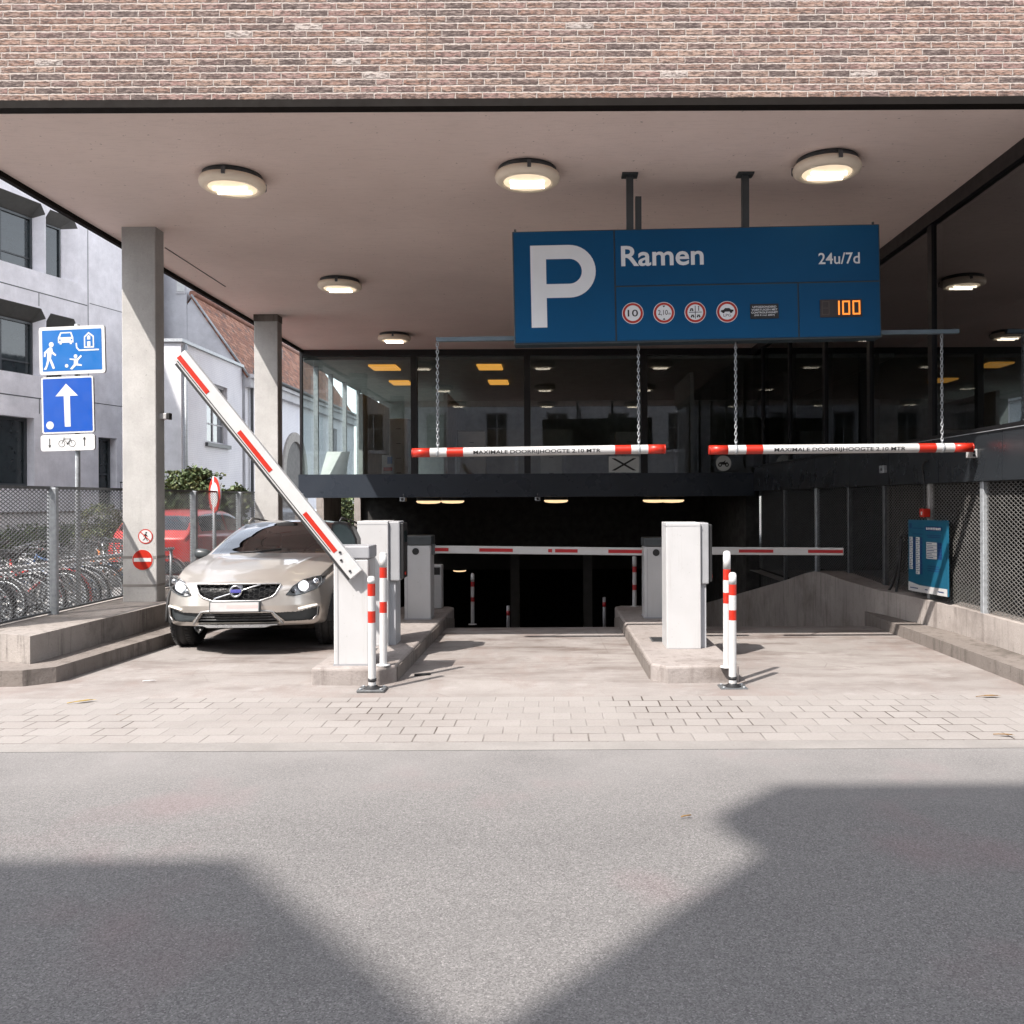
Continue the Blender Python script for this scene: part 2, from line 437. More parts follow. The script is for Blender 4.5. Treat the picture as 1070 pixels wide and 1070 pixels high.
class MB:
    def __init__(s):
        s.v, s.f, s.m, s.sm, s.k, s.uv = [], [], [], [], 0, None
    def add(s, vs, fs, smooth=False, k=None):
        b = len(s.v)
        s.v += [tuple(p) for p in vs]
        for f in fs:
            s.f.append(tuple(b + i for i in f))
            s.m.append(s.k if k is None else k)
            s.sm.append(smooth)
        return s
    def box(s, x0, x1, y0, y1, z0, z1, k=None):
        vs = [(x, y, z) for z in (z0, z1) for y in (y0, y1) for x in (x0, x1)]
        return s.add(vs, [(0, 2, 3, 1), (4, 5, 7, 6), (0, 1, 5, 4), (2, 6, 7, 3), (0, 4, 6, 2), (1, 3, 7, 5)], False, k)
    def rbox(s, x0, x1, y0, y1, z0, z1, r=0.01, seg=2, k=None):
        bm = bmesh.new()
        bmesh.ops.create_cube(bm, size=1)
        for v in bm.verts:
            v.co = Vector(((x0 + x1) / 2 + v.co.x * (x1 - x0), (y0 + y1) / 2 + v.co.y * (y1 - y0), (z0 + z1) / 2 + v.co.z * (z1 - z0)))
        bmesh.ops.bevel(bm, geom=list(bm.edges), offset=r, segments=seg, profile=0.5, affect='EDGES')
        bm.verts.index_update()
        s.add([v.co for v in bm.verts], [[v.index for v in f.verts] for f in bm.faces], False, k)
        bm.free()
        return s
    def prism(s, pts, d, k=None, smooth=False):
        """closed outline of 3D points pushed along the vector d"""
        d = Vector(d); n = len(pts)
        a = [Vector(p) for p in pts]
        vs = a + [p + d for p in a]
        fs = [tuple(range(n - 1, -1, -1)), tuple(range(n, 2 * n))]
        fs += [(i, (i + 1) % n, n + (i + 1) % n, n + i) for i in range(n)]
        return s.add(vs, fs, smooth, k)
    def poly(s, pts, k=None):
        return s.add(pts, [tuple(range(len(pts)))], False, k)
    def tube(s, pts, r, n=8, closed=False, k=None, cap=True):
        pts = [Vector(p) for p in pts]
        m = len(pts)
        rs = r if isinstance(r, (list, tuple)) else [r] * m
        vs, fs = [], []
        up = None
        for i, p in enumerate(pts):
            a = pts[(i - 1) % m] if (closed or i) else p
            b = pts[(i + 1) % m] if (closed or i < m - 1) else p
            t = (b - a).normalized()
            if up is None:
                up = Vector((0, 0, 1)) if abs(t.z) < 0.9 else Vector((1, 0, 0))
            x = t.cross(up)
            if x.length < 1e-6:
                x = t.orthogonal()
            x.normalize()
            up = x.cross(t).normalized()
            vs += [p + (x * cos(2 * pi * j / n) + up * sin(2 * pi * j / n)) * rs[i] for j in range(n)]
        rng = m if closed else m - 1
        for i in range(rng):
            for j in range(n):
                fs.append((i * n + j, i * n + (j + 1) % n, ((i + 1) % m) * n + (j + 1) % n, ((i + 1) % m) * n + j))
        s.add(vs, fs, True, k)
        if cap and not closed:
            b = len(s.v) - len(vs)
            for ring, rev in ((0, True), (m - 1, False)):
                f = [b + ring * n + j for j in range(n)]
                s.f.append(tuple(f[::-1] if rev else f)); s.m.append(s.k if k is None else k); s.sm.append(False)
        return s
    def lathe(s, prof, c, n=24, axis='z', k=None, smooth=True):
        c = Vector(c)
        vs, fs = [], []
        for r, h in prof:
            for j in range(n):
                a = 2 * pi * j / n
                if axis == 'z':
                    q = Vector((r * cos(a), r * sin(a), h))
                elif axis == 'y':
                    q = Vector((r * cos(a), h, r * sin(a)))
                else:
                    q = Vector((h, r * cos(a), r * sin(a)))
                vs.append(c + q)
        for i in range(len(prof) - 1):
            for j in range(n):
                fs.append((i * n + j, i * n + (j + 1) % n, (i + 1) * n + (j + 1) % n, (i + 1) * n + j))
        return s.add(vs, fs, smooth, k)
    def disc(s, c, r, n=24, axis='y', k=None, r0=0.0):
        c = Vector(c)
        def q(rr, a):
            return c + (Vector((rr * cos(a), 0, rr * sin(a))) if axis == 'y' else Vector((rr * cos(a), rr * sin(a), 0)) if axis == 'z' else Vector((0, rr * cos(a), rr * sin(a))))
        if r0 == 0:
            return s.poly([q(r, 2 * pi * j / n) for j in range(n)], k)
        vs = [q(r, 2 * pi * j / n) for j in range(n)] + [q(r0, 2 * pi * j / n) for j in range(n)]
        return s.add(vs, [(j, (j + 1) % n, n + (j + 1) % n, n + j) for j in range(n)], False, k)
    def text(s, body, x0, x1, z0, z1, y, bold=0.0, k=None, f3=None, slices=0):
        vs, fs = text_vf(body, bold)
        if slices:
            bm = bmesh.new()
            bv = [bm.verts.new((p[0], p[1], 0)) for p in vs]
            for f in fs:
                try: bm.faces.new([bv[i] for i in f])
                except ValueError: pass
            lo, hi = vs[:, 1].min(), vs[:, 1].max()
            for i in range(1, slices):
                bmesh.ops.bisect_plane(bm, geom=list(bm.verts) + list(bm.edges) + list(bm.faces), plane_co=(0, lo + (hi - lo) * i / slices, 0), plane_no=(0, 1, 0))
            bm.verts.index_update()
            vs = np.array([tuple(v.co) for v in bm.verts])[:, :2]
            fs = [tuple(v.index for v in f.verts) for f in bm.faces]
            bm.free()
        a, b = vs.min(0), vs.max(0)
        out = []
        for p in vs:
            x = x0 + (p[0] - a[0]) / (b[0] - a[0]) * (x1 - x0)
            z = z0 + (p[1] - a[1]) / (b[1] - a[1]) * (z1 - z0)
            out.append((x, y, z) if f3 is None else f3(x, z))
        return s.add(out, fs, False, k)
    def xf(s, Mx, start=0):
        s.v[start:] = [tuple(Mx @ Vector(p)) for p in s.v[start:]]
        return s
    def build(s, name, mats, parent=None, origin=None):
        me = bpy.data.meshes.new(name)
        vs = s.v
        if origin is not None:
            vs = [(p[0] - origin[0], p[1] - origin[1], p[2] - origin[2]) for p in vs]
        me.from_pydata(vs, [], s.f)
        if not isinstance(mats, (list, tuple)):
            mats = [mats]
        for m in mats:
            me.materials.append(m)
        me.polygons.foreach_set('material_index', s.m)
        me.polygons.foreach_set('use_smooth', s.sm)
        me.update()
        o = bpy.data.objects.new(name, me)
        if origin is not None:
            o.location = origin
        COL.objects.link(o)
        if parent is not None:
            o.parent = parent
            o.matrix_parent_inverse = world_of(parent).inverted()
        return o

_txt = {}
def text_vf(body, bold=0.0):
    key = (body, bold)
    if key not in _txt:
        cu = bpy.data.curves.new('letters', 'FONT')
        cu.body = body; cu.size = 1; cu.offset = bold; cu.resolution_u = 4
        o = bpy.data.objects.new('letters', cu)
        COL.objects.link(o)
        dg = bpy.context.evaluated_depsgraph_get()
        me = bpy.data.meshes.new_from_object(o.evaluated_get(dg))
        vs = np.array([tuple(v.co) for v in me.vertices])[:, :2]
        fs = [tuple(p.vertices) for p in me.polygons]
        bpy.data.objects.remove(o); bpy.data.meshes.remove(me); bpy.data.curves.remove(cu)
        _txt[key] = (vs, fs)
    return _txt[key]

def tag(o, label, cat, group=None):
    o['label'] = label; o['category'] = cat
    if group:
        o['group'] = group
    return o
def thing(name, label, cat, loc=(0, 0, 0), group=None):
    o = bpy.data.objects.new(name, None)
    o.empty_display_size = 0.2
    COL.objects.link(o)
    o.location = loc
    return tag(o, label, cat, group)
def struct(name, mb, mats):
    o = mb.build(name, mats)
    o['kind'] = 'structure'
    return o
def single(mb, name, mats, label, cat, group=None):
    a = np.array(mb.v)
    o = mb.build(name, mats, None, ((a[:, 0].min() + a[:, 0].max()) / 2, (a[:, 1].min() + a[:, 1].max()) / 2, a[:, 2].min()))
    return tag(o, label, cat, group)
def kids(o):
    return [c for c in bpy.data.objects if c.parent == o]
def dup(o, loc=None, rot=None, label=None, group=None):
    r = o.copy(); COL.objects.link(r)
    if loc is not None: r.location = loc
    if rot is not None: r.rotation_euler = rot
    if label: r['label'] = label
    if group: r['group'] = group
    for c in kids(o):
        d = c.copy(); COL.objects.link(d); d.parent = r
        for g in kids(c):
            e = g.copy(); COL.objects.link(e); e.parent = d
    return r
# ================================================================== THE SETTING
def sheet(name, x0, x1, y0, y1, z, mat):
    return struct(name, MB().add([(x0, y0, z), (x1, y0, z), (x1, y1, z), (x0, y1, z)], [(0, 1, 2, 3)]), mat)
SLOPE = 0.155
CREST = 10.55
def ramp_z(y):
    d = y - CREST
    if d <= 0: return 0.0
    if d < 0.5: return -SLOPE * d * d / 1.0
    return -SLOPE * (d - 0.25)
sheet('street', -90, 90, -60, 5.50, 0, M['asphalt'])
sheet('gutter', -90, 90, 5.50, 5.68, 0.002, concrete('gutter_concrete', (0.225, 0.213, 0.203), (0.16, 0.14, 0.13), 0.4, 0.1, 0.3))
sheet('pavement', -90, 90, 5.68, 6.99, 0, M['pavers'])
mb = MB()
ys = [6.99, 8, 9, 10, CREST] + [CREST + 0.05 * i for i in range(1, 11)] + [12.5, 14, 18, 24, 32, 40]
for i, y in enumerate(ys):
    mb.v += [(-6.2, y, ramp_z(y)), (4.6, y, ramp_z(y))]
for i in range(len(ys) - 1):
    mb.f.append((2 * i, 2 * i + 1, 2 * i + 3, 2 * i + 2)); mb.m.append(0); mb.sm.append(True)
struct('driveway', mb, M['drive'])
sheet('yard_ground', -90, -5.0, 6.99, 90, 0.003, M['soil'])
sheet('side_ground', 4.36, 90, 6.99, 90, -0.004, M['soil'])

# ------------------------------------------------------------------ concrete edging
# left plinth under the fence with its lower kerb step
mb = MB()
mb.prism([(-12, 8.9, -0.3), (-5.1, 7.92, -0.3), (-4.73, 7.75, -0.3), (-4.6, 10.3, -0.3), (-4.6, 24, -0.3), (-5.6, 24, -0.3), (-5.6, 8.45, -0.3), (-12, 9.4, -0.3)], (0, 0, 0.69))
pl = single(mb, 'plinth_wall', M['concrete_plinth'], 'stained low concrete plinth carrying the column and fence beside the car', 'wall')
mb = MB()
mb.prism([(-12, 8.4, -0.3), (-5.6, 7.52, -0.3), (-4.85, 7.44, -0.3), (-4.62, 7.46, -0.3), (-4.42, 7.62, -0.3), (-4.27, 9.6, -0.3), (-4.27, 18, -0.3), (-4.605, 18, -0.3), (-4.605, 10.3, -0.3), (-4.735, 7.745, -0.3), (-5.1, 7.915, -0.3), (-12, 8.895, -0.3)], (0, 0, 0.44))
single(mb, 'kerb_step', M['concrete_kerb'], 'grimy lower kerb step running along the foot of the left plinth', 'kerb')
# skirt of the ramp under the plinth
single(MB().box(-5.6, -4.65, 10.6, 24, -4, -0.301), 'ramp_wall', M['concrete_kerb'], 'concrete side wall of the sinking ramp below the left plinth', 'wall')

def island(x0, x1, y0, y1, mirror, label):
    h = 0.15
    pts = [(x0, y0), (x1 - 0.1, y0 - 0.03), (x1 + 0.02, y0 + 0.12), (x1 + 0.06, y1 - 0.1), (x1 - 0.02, y1), (x0 + 0.02, y1)]
    if mirror:
        pts = [(x0 + x1 - x, y) for x, y in pts][::-1]
    bm = bmesh.new()
    vs = [bm.verts.new((x, y, 0)) for x, y in pts]
    f = bm.faces.new(vs)
    r = bmesh.ops.extrude_face_region(bm, geom=[f])
    top = [v for v in r['geom'] if isinstance(v, bmesh.types.BMVert)]
    for v in top: v.co.z = h
    bm.normal_update()
    edges = [e for e in bm.edges if all(v.co.z > 0.1 for v in e.verts)] + [e for e in bm.edges if abs(e.verts[0].co.z - e.verts[1].co.z) > 0.1]
    bmesh.ops.bevel(bm, geom=edges, offset=0.022, segments=3, profile=0.5, affect='EDGES')
    for v in bm.verts: v.co.z -= 0.02 if v.co.z < 0.01 else 0
    bm.verts.index_update()
    m = MB().add([v.co for v in bm.verts], [[v.index for v in f.verts] for f in bm.faces], False)
    bm.free()
    # darker curb stones on the lane side, joints every 0.9 m
    o = single(m, 'traffic_island', M['concrete_island'], label, 'traffic island')
    return o
isl_a = island(-2.12, -1.43, 7.46, 11.75, False, 'raised concrete island under the open barrier between the two left lanes')
isl_b = island(0.86, 1.60, 7.50, 11.75, True, 'raised concrete island right of the middle lane with one white terminal')
def lane_kerb(parent, xa, xb, ya, yb, side):
    """kerb stones set along the lane side of an island, 4 mm proud"""
    m = MB()
    n = 5
    for i in range(n):
        t0, t1 = i / n, (i + 1) / n
        xs0, xs1 = xa + (xb - xa) * t0, xa + (xb - xa) * t1
        y0, y1 = ya + (yb - ya) * t0 + 0.006, ya + (yb - ya) * t1 - 0.006
        a, b = (0, 0.012) if side > 0 else (-0.012, 0)
        m.prism([(xs0 + a, y0, -0.02 - 0.0), (xs0 + b, y0, -0.02), (xs1 + b, y1, min(0, ramp_z(y1)) - 0.02), (xs1 + a, y1, min(0, ramp_z(y1)) - 0.02)], (0, 0, 0.145))
    m.build('kerb_stones', M['concrete_kerb'], parent)
lane_kerb(isl_a, -1.41, -1.372, 7.62, 11.6, 1)
lane_kerb(isl_b, 0.84, 0.802, 7.66, 11.6, -1)
for (x0, x1, y0, lab) in ((-1.93, -1.74, 8.15, 'left'), (0.98, 1.12, 8.75, 'right')):
    m = MB()
    m.box(x0, x1, y0, y0 + 0.28, 0.150, 0.154)
    for i in range(6):
        yy = y0 + 0.03 + i * 0.042
        m.box(x0 + 0.015, x1 - 0.015, yy, yy + 0.02, 0.154, 0.156, 1)
    single(m, 'drain_grate', [M['galv_dark'], M['ink']], 'small rusty drain grate set in the %s concrete island' % lab, 'drain')

# right-hand kerb and low wall
mb = MB()
mb.prism([(3.98, 6.6, -0.1), (4.36, 6.6, -0.1), (4.36, 9.4, -0.1), (4.13, 10.9, -0.1), (4.02, 11.2, -0.1), (3.97, 10.6, -0.1)], (0, 0, 0.23))
single(mb, 'kerb', M['concrete_kerb'], 'worn concrete kerb at the foot of the right wall below the tariff board', 'kerb')
mb = MB()
wall_in = [(7.0, 4.36, 0.41), (9.3, 4.36, 0.415), (10.2, 4.27, 0.42), (11.0, 4.12, 0.425), (12.0, 4.03, 0.455), (12.8, 4.01, 0.485), (13.3, 4.0, 0.475), (13.8, 4.0, 0.40), (15, 3.98, 0.17), (19, 3.95, -0.52), (26, 3.95, -1.7)]
n = len(wall_in)
for (y, x, zt) in wall_in:
    mb.v += [(x, y, -4.5), (x, y, zt), (4.62, y, zt), (4.62, y, -4.5)]
for i in range(n - 1):
    b = 4 * i
    for j in range(3):
        mb.f.append((b + j, b + j + 1, b + 5 + j, b + 4 + j)); mb.m.append(0); mb.sm.append(False)
mb.f.append((0, 1, 2, 3)); mb.m.append(0); mb.sm.append(False)
single(mb, 'low_wall', M['concrete_wall'], 'low concrete wall along the right lane that follows the ramp down', 'wall')

# ================================================================== THE PARKING BUILDING
XR = 4.36          # right glazed wall
YB = 18.9          # back glazed wall
H = 4.9
pb = thing('parking_building', 'brick building on a deep soffit with dark glazed walls over the garage ramp', 'building', (0, 7.25, 0))
MB().box(-5.5, 16, 7.25, 30, 4.965, 13).build('brick_wall', M['brick'], pb)
MB().box(-5.5015, XR + 0.1, 7.3255, YB + 0.1, H, 4.963).build('soffit', M['soffit'], pb)
m = MB().box(-5.52, 16, 7.215, 7.325, 4.900, 4.9635).box(-5.56, -5.502, 7.3255, 30, 4.845, 4.9635)
m.build('edge_trim', pm('edge_trim_brown', (0.010, 0.008, 0.007), 0.75, spec=0.1), pb)
MB().box(-1.066, -1.061, 7.2475, 7.252, 4.966, 13).build('movement_joint', pm('joint_sealant', (0.12, 0.095, 0.085), 0.8), pb)
MB().box(-5.065, -5.05, 11.2, 13.25, H - 0.006, H - 0.001).build('drip_groove', M['ink'], pb)
for (x0, x1, y0, y1) in ((-5.2, -4.79, 10.35, 10.58), (-5.32, -4.9, 15.25, 15.5)):
    c = MB().rbox(x0, x1, y0, y1, 0.385, H + 0.02, 0.012, 2).build('column', M['concrete_pale'], pb)
    if y0 < 12:
        for (s0, s1) in ((0.912, 0.944), (0.576, 0.604)):
            MB().box(x0 - 0.004, x1 + 0.004, y0 - 0.004, y1 + 0.004, s0, s1).build('strap', pm('column_strap', (0.20, 0.185, 0.175), 0.6), c)
    else:
        MB().box(x0 + 0.0, x1 + 0.004, y0 - 0.02, y1 + 0.004, H - 0.12, H - 0.001).build('column_head', M['concrete_kerb'], c)
# back facade: frame, mullions, panes
zb0, zb1 = 1.66, 2.17
m = MB().box(-5.58, XR, YB - 0.05, YB + 0.1, 4.76, H - 0.002)
xs = [P(p, 430, YB).x for p in (433, 551, 673)]
for x in xs:
    m.box(x - 0.07, x + 0.07, YB - 0.06, YB + 0.08, zb1 + 0.003, 4.759)
m.box(-5.58, -5.53, YB - 0.05, YB + 0.05, zb1 + 0.003, 4.759)
fr = m.build('facade_frame', M['black_metal'], pb)
edges = [-5.53] + xs + [XR]
for a, b in zip(edges[:-1], edges[1:]):
    MB().poly([(a, YB, zb1), (b, YB, zb1), (b, YB, 4.765), (a, YB, 4.765)]).build('glass_pane', M['glass_dark'], pb)
m = MB().box(-5.60, XR, YB - 0.10, YB + 0.5, zb0, zb1)
m.build('fascia_beam', pm('fascia_panel', (0.024, 0.030, 0.040), 0.3, 0.0, var=0.1, scale=1, spec=0.4), pb)
# right glazed wall
mull = [P(0, 0, 1).y * 900 * XR / (p - CX) for p in (975, 910, 863, 826, 798)]
ymul = [4.36 * 900 / (p - 580) for p in (975, 910, 863, 826, 798)]
m = MB().box(XR - 0.05, XR + 0.1, 7.33, YB - 0.06, 4.74, H - 0.002)
for i, y in enumerate(ymul):
    w = 0.055
    m.box(XR - 0.03, XR + 0.10, y - w, y + w, 2.312, 4.739)
m.box(XR - 0.035, XR + 0.1, 7.33, YB - 0.11, 2.27, 2.311)
m.build('side_frame', M['black_metal'], pb)
yy = [7.33] + ymul + [YB]
for a, b in zip(yy[:-1], yy[1:]):
    MB().poly([(XR, a, 2.30), (XR, b, 2.30), (XR, b, 4.745), (XR, a, 4.745)]).build('glass_pane', M['glass_side'], pb)
m = MB()
yp = [7.0, 8.35, 9.75, 11.2, 12.7, 14.4, 16.4, YB - 0.11]
for a, b in zip(yp[:-1], yp[1:]):
    m.box(XR - 0.02, XR + 0.35, a + 0.005, b - 0.005, 1.77, 2.268)
m.box(XR, XR + 0.34, 7.0, YB - 0.11, 1.775, 2.26)
m.build('side_fascia', pm('side_fascia_panel', (0.020, 0.023, 0.027), 0.3, 0.0, var=0.1, scale=1, spec=0.4), pb)
MB().box(XR - 0.035, XR - 0.022, 7.0, 11.5, 2.262, 2.269).build('drip_rail', M['galv'], pb)
# dark voids behind the right wall and the office behind the back wall
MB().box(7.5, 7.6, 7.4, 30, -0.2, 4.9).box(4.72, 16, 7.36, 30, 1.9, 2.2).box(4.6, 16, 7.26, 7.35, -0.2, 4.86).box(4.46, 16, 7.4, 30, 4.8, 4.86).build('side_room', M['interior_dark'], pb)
m = MB().box(-5.5, 7.5, YB + 0.5, 27, 1.9, zb1 - 0.01).box(-5.5, 7.5, 27, 27.1, 1.9, 4.9)
m.build('office_floor', M['office_wall'], pb)
MB().box(-5.6, 7.5, YB + 0.11, 27, 4.7, 4.9).build('office_ceiling', M['office_wall'], pb)
m = MB()
for y in (19.9, 21.2, 22.6, 24.2, 26):
    MB().box(-5.56, -5.46, y - 0.04, y + 0.04, zb1, 4.7).build('office_mullion', M['galv'], pb)
MB().poly([(-5.54, YB, zb1), (-5.54, 27, zb1), (-5.54, 27, 4.7), (-5.54, YB, 4.7)]).build('glass_pane', M['glass_clear'], pb)
# office partitions seen dimly through the glass
m = MB().box(-4.6, -4.5, 20.2, 23.5, zb1, 4.1).box(-2.9, -2.8, 22.5, 27, zb1, 4.4).box(-2.8, 0.5, 24.5, 24.6, zb1, 3.6).box(1.5, 4.2, 23.2, 23.3, zb1, 3.4).box(3.2, 3.3, 20.4, 23, zb1, 4.6)
m.build('partition', M['office_wall'], pb)
# garage below
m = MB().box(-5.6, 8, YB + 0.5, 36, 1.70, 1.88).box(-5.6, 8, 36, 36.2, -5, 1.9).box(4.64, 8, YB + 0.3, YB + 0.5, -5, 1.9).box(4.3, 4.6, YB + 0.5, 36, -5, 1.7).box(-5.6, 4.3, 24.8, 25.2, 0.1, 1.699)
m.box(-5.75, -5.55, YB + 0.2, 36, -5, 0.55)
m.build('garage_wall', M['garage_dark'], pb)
for (a, b) in ((YB + 0.1, YB + 0.35), (20.7, 22.4), (24.6, 26.6), (28.5, 36)):
    MB().box(-5.74, -5.56, a, b, 0.551, 1.699).build('garage_pier', M['concrete_plinth'], pb)
m = MB()
for x in (-1.25, 1.0):
    m.box(x - 0.14, x + 0.14, 26.6, 26.9, -4, 0.09)
m.build('garage_pillar', pm('garage_pillar_paint', (0.16, 0.16, 0.155), 0.8), pb)
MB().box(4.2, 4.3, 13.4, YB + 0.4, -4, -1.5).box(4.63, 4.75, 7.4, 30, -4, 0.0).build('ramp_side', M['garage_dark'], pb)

# office ceiling panels
k = 0
for (px, py, Y, w) in ((402, 379, 20.0, 0.62), (419, 396, 22.6, 0.5), (512, 378, 20.0, 0.56), (521, 396, 22.6, 0.5)):
    p = P(px, py, Y)
    m = MB().box(p.x - w / 2, p.x + w / 2, Y - 0.35, Y + 0.35, 4.66, 4.699)
    where = ['nearest the left corner', 'behind the first one at the left', 'behind the second window bay', 'deeper inside the second window bay'][k]
    single(m, 'ceiling_panel_light', M['panel_glow'], 'amber rectangular ceiling panel in the office, ' + where, 'light', 'amber office ceiling panels')
    k += 1
# office furniture
def x_at(px, Y): return (px - CX) * Y / F
m = MB()
m.prism([(x_at(336, 19.6), 19.5, zb1), (x_at(362, 19.6), 19.5, zb1), (x_at(364, 19.6), 19.75, 2.72), (x_at(340, 19.6), 19.75, 2.72)], (0, 0.03, 0))
single(m, 'presentation_board', M['office_light'], 'white board leaning inside the glass at the left office corner', 'board')
m = MB().prism([(x_at(399, 19.4), 19.4, 2.2), (x_at(413, 19.4), 19.4, 2.2), (x_at(411, 19.4), 19.45, 2.62), (x_at(399, 19.4), 19.45, 2.62)], (0, 0.02, 0))
m.box(x_at(405, 19.37), x_at(410, 19.37), 19.36, 19.37, 2.42, 2.58, 1).box(x_at(401, 19.37), x_at(410, 19.37), 19.36, 19.37, 2.26, 2.34, 2)
single(m, 'poster_stand', [M['office_light'], M['ts_blue'], M['red_refl']], 'small leaflet stand with blue square inside the left office glass', 'stand')
def desk(x, y, lab):
    t = thing('office_desk', lab, 'desk', (x, y, zb1))
    MB().rbox(x - 0.8, x + 0.8, y - 0.4, y + 0.4, zb1 + 0.70, zb1 + 0.735, 0.008, 1).build('desk_top', M['office_light'], t)
    for sx in (-0.74, 0.74):
        for sy in (-0.34, 0.34):
            MB().box(x + sx - 0.025, x + sx + 0.025, y + sy - 0.025, y + sy + 0.025, zb1, zb1 + 0.70).build('leg', M['galv'], t)
desk(-1.7, 21.6, 'pale office desk behind the second window bay')
desk(1.0, 21.8, 'pale office desk behind the third window bay')
def cabinet(x0, x1, y, h, lab):
    t = thing('filing_cabinet', lab, 'cabinet', ((x0 + x1) / 2, y, zb1))
    MB().rbox(x0, x1, y, y + 0.45, zb1, zb1 + h, 0.01, 1).build('body', M['office_light'], t)
    n = max(1, int(h / 0.35))
    for i in range(n):
        z = zb1 + 0.03 + i * (h - 0.04) / n
        d = MB().box(x0 + 0.02, x1 - 0.02, y - 0.012, y - 0.001, z, z + (h - 0.04) / n - 0.015).build('drawer', M['office_light'], t)
        MB().box((x0 + x1) / 2 - 0.06, (x0 + x1) / 2 + 0.06, y - 0.03, y - 0.0125, z + 0.12, z + 0.135).build('handle', M['galv_dark'], d)
cabinet(-2.65, -1.9, 23.6, 1.3, 'pale filing cabinet at the partition behind the second bay')
cabinet(-0.4, 0.2, 23.8, 0.9, 'low pale filing cabinet behind the third window bay')
cabinet(1.6, 2.3, 22.6, 1.2, 'pale filing cabinet by the wall behind the fourth bay')
cabinet(-4.4, -3.9, 22.9, 1.6, 'tall pale cupboard behind the first window bay')
# notice and round sticker on the glass
y0 = YB - 0.012
a, b = P(636, 477, y0), P(668, 494, y0)
m = MB().box(a.x, b.x, y0 - 0.004, y0, zb1 + 0.02, a.z)
w_, h_ = b.x - a.x, a.z - zb1 - 0.02
for s_ in (0, 1):
    q0, q1 = (a.x + 0.15 * w_, b.x - 0.15 * w_) if s_ == 0 else (b.x - 0.15 * w_, a.x + 0.15 * w_)
    m.prism([(q0 - 0.04, y0 - 0.006, zb1 + 0.06), (q0 + 0.04, y0 - 0.006, zb1 + 0.06), (q1 + 0.04, y0 - 0.006, a.z - 0.04), (q1 - 0.04, y0 - 0.006, a.z - 0.04)], (0, 0.001, 0), 1)
single(m, 'window_notice', [M['office_light'], M['ink']], 'square notice with a black cross stuck inside the lower glass', 'notice')
m = MB().disc(P(756, 484, y0), 0.17, 24, k=0)
c = P(756, 484, y0 - 0.003)
for dx in (-0.075, 0.075):
    m.disc((c.x + dx, c.y, c.z - 0.035), 0.045, 14, k=1, r0=0.02)
m.poly([(c.x - 0.1, c.y - .001, c.z + 0.02), (c.x - 0.02, c.y - .001, c.z - 0.035), (c.x + 0.06, c.y - .001, c.z - 0.03), (c.x + 0.1, c.y - .001, c.z + 0.03), (c.x + 0.03, c.y - .001, c.z + 0.01), (c.x + 0.05, c.y - .001, c.z + 0.07), (c.x + 0.0, c.y - .001, c.z + 0.03)], 1)
single(m, 'window_sticker', [M['office_light'], M['ink']], 'round pale sticker with a motorcycle symbol on the glass', 'sticker')

# ------------------------------------------------------------------ round ceiling lights
def make_ceiling_light():
    t = thing('ceiling_light', 'round lit ceiling light', 'ceiling light', (0, 0, 0))
    MB().lathe([(0.27, 0), (0.29, -0.002), (0.29, -0.045), (0.28, -0.05)], (0, 0, 0), 40).build('backplate', M['dark_grey'], t)
    MB().lathe([(0.28, -0.05), (0.315, -0.055), (0.325, -0.085), (0.318, -0.115), (0.29, -0.135), (0.25, -0.142), (0.235, -0.132)], (0, 0, 0), 48).build('bezel', M['lamp_bezel'], t)
    d = MB().lathe([(0.237, -0.132), (0.20, -0.142), (0.12, -0.150), (0.0, -0.152)], (0, 0, 0), 48).build('diffuser', M['lamp_glow'], t)
    for y in (-0.07, 0.06):
        MB().tube([(-0.17, y, -0.150), (0.17, y, -0.150)], 0.022, 8).build('tube', M['lamp_tube'], d)
    for a in (35, 155, 275):
        r = R(a)
        MB().box(-0.018, 0.018, -0.012, 0.012, -0.10, -0.03).xf(Matrix.Translation((0.324 * cos(r), 0.324 * sin(r), 0)) @ Matrix.Rotation(r + pi / 2, 4, 'Z')).build('clip', M['galv_dark'], t)
    return t
g = 'round lights under the canopy'
spots = [(P(243, 192, 8.73).x, 8.73, 'round lit soffit light nearest the street on the left, left of the column'),
         (P(551, 184, 8.6).x, 8.6, 'round lit soffit light above the left end of the blue parking sign'),
         (P(864, 178, 8.4).x, 8.4, 'round lit soffit light at the right above the end of the blue parking sign'),
         (P(355, 298, 12.9).x, 12.9, 'round lit soffit light in the second row, above the raised barrier boom'),
         (-0.28, 12.9, 'round soffit light in the second row behind the letter of the sign'),
         (2.6, 12.9, 'round soffit light in the second row behind the right of the sign'),
         (P(412, 354, 17.1).x, 17.1, 'smallest round soffit light just above the dark glass facade'),
         (-0.28, 17.1, 'round soffit light in the last row hidden behind the sign'),
         (2.55, 17.1, 'round soffit light in the last row behind the sign at the right')]
proto = make_ceiling_light()
for i, (x, y, lab) in enumerate(spots):
    o = proto if i == 0 else dup(proto)
    o.location = (x, y, H - 0.001); o['label'] = lab; o['group'] = g
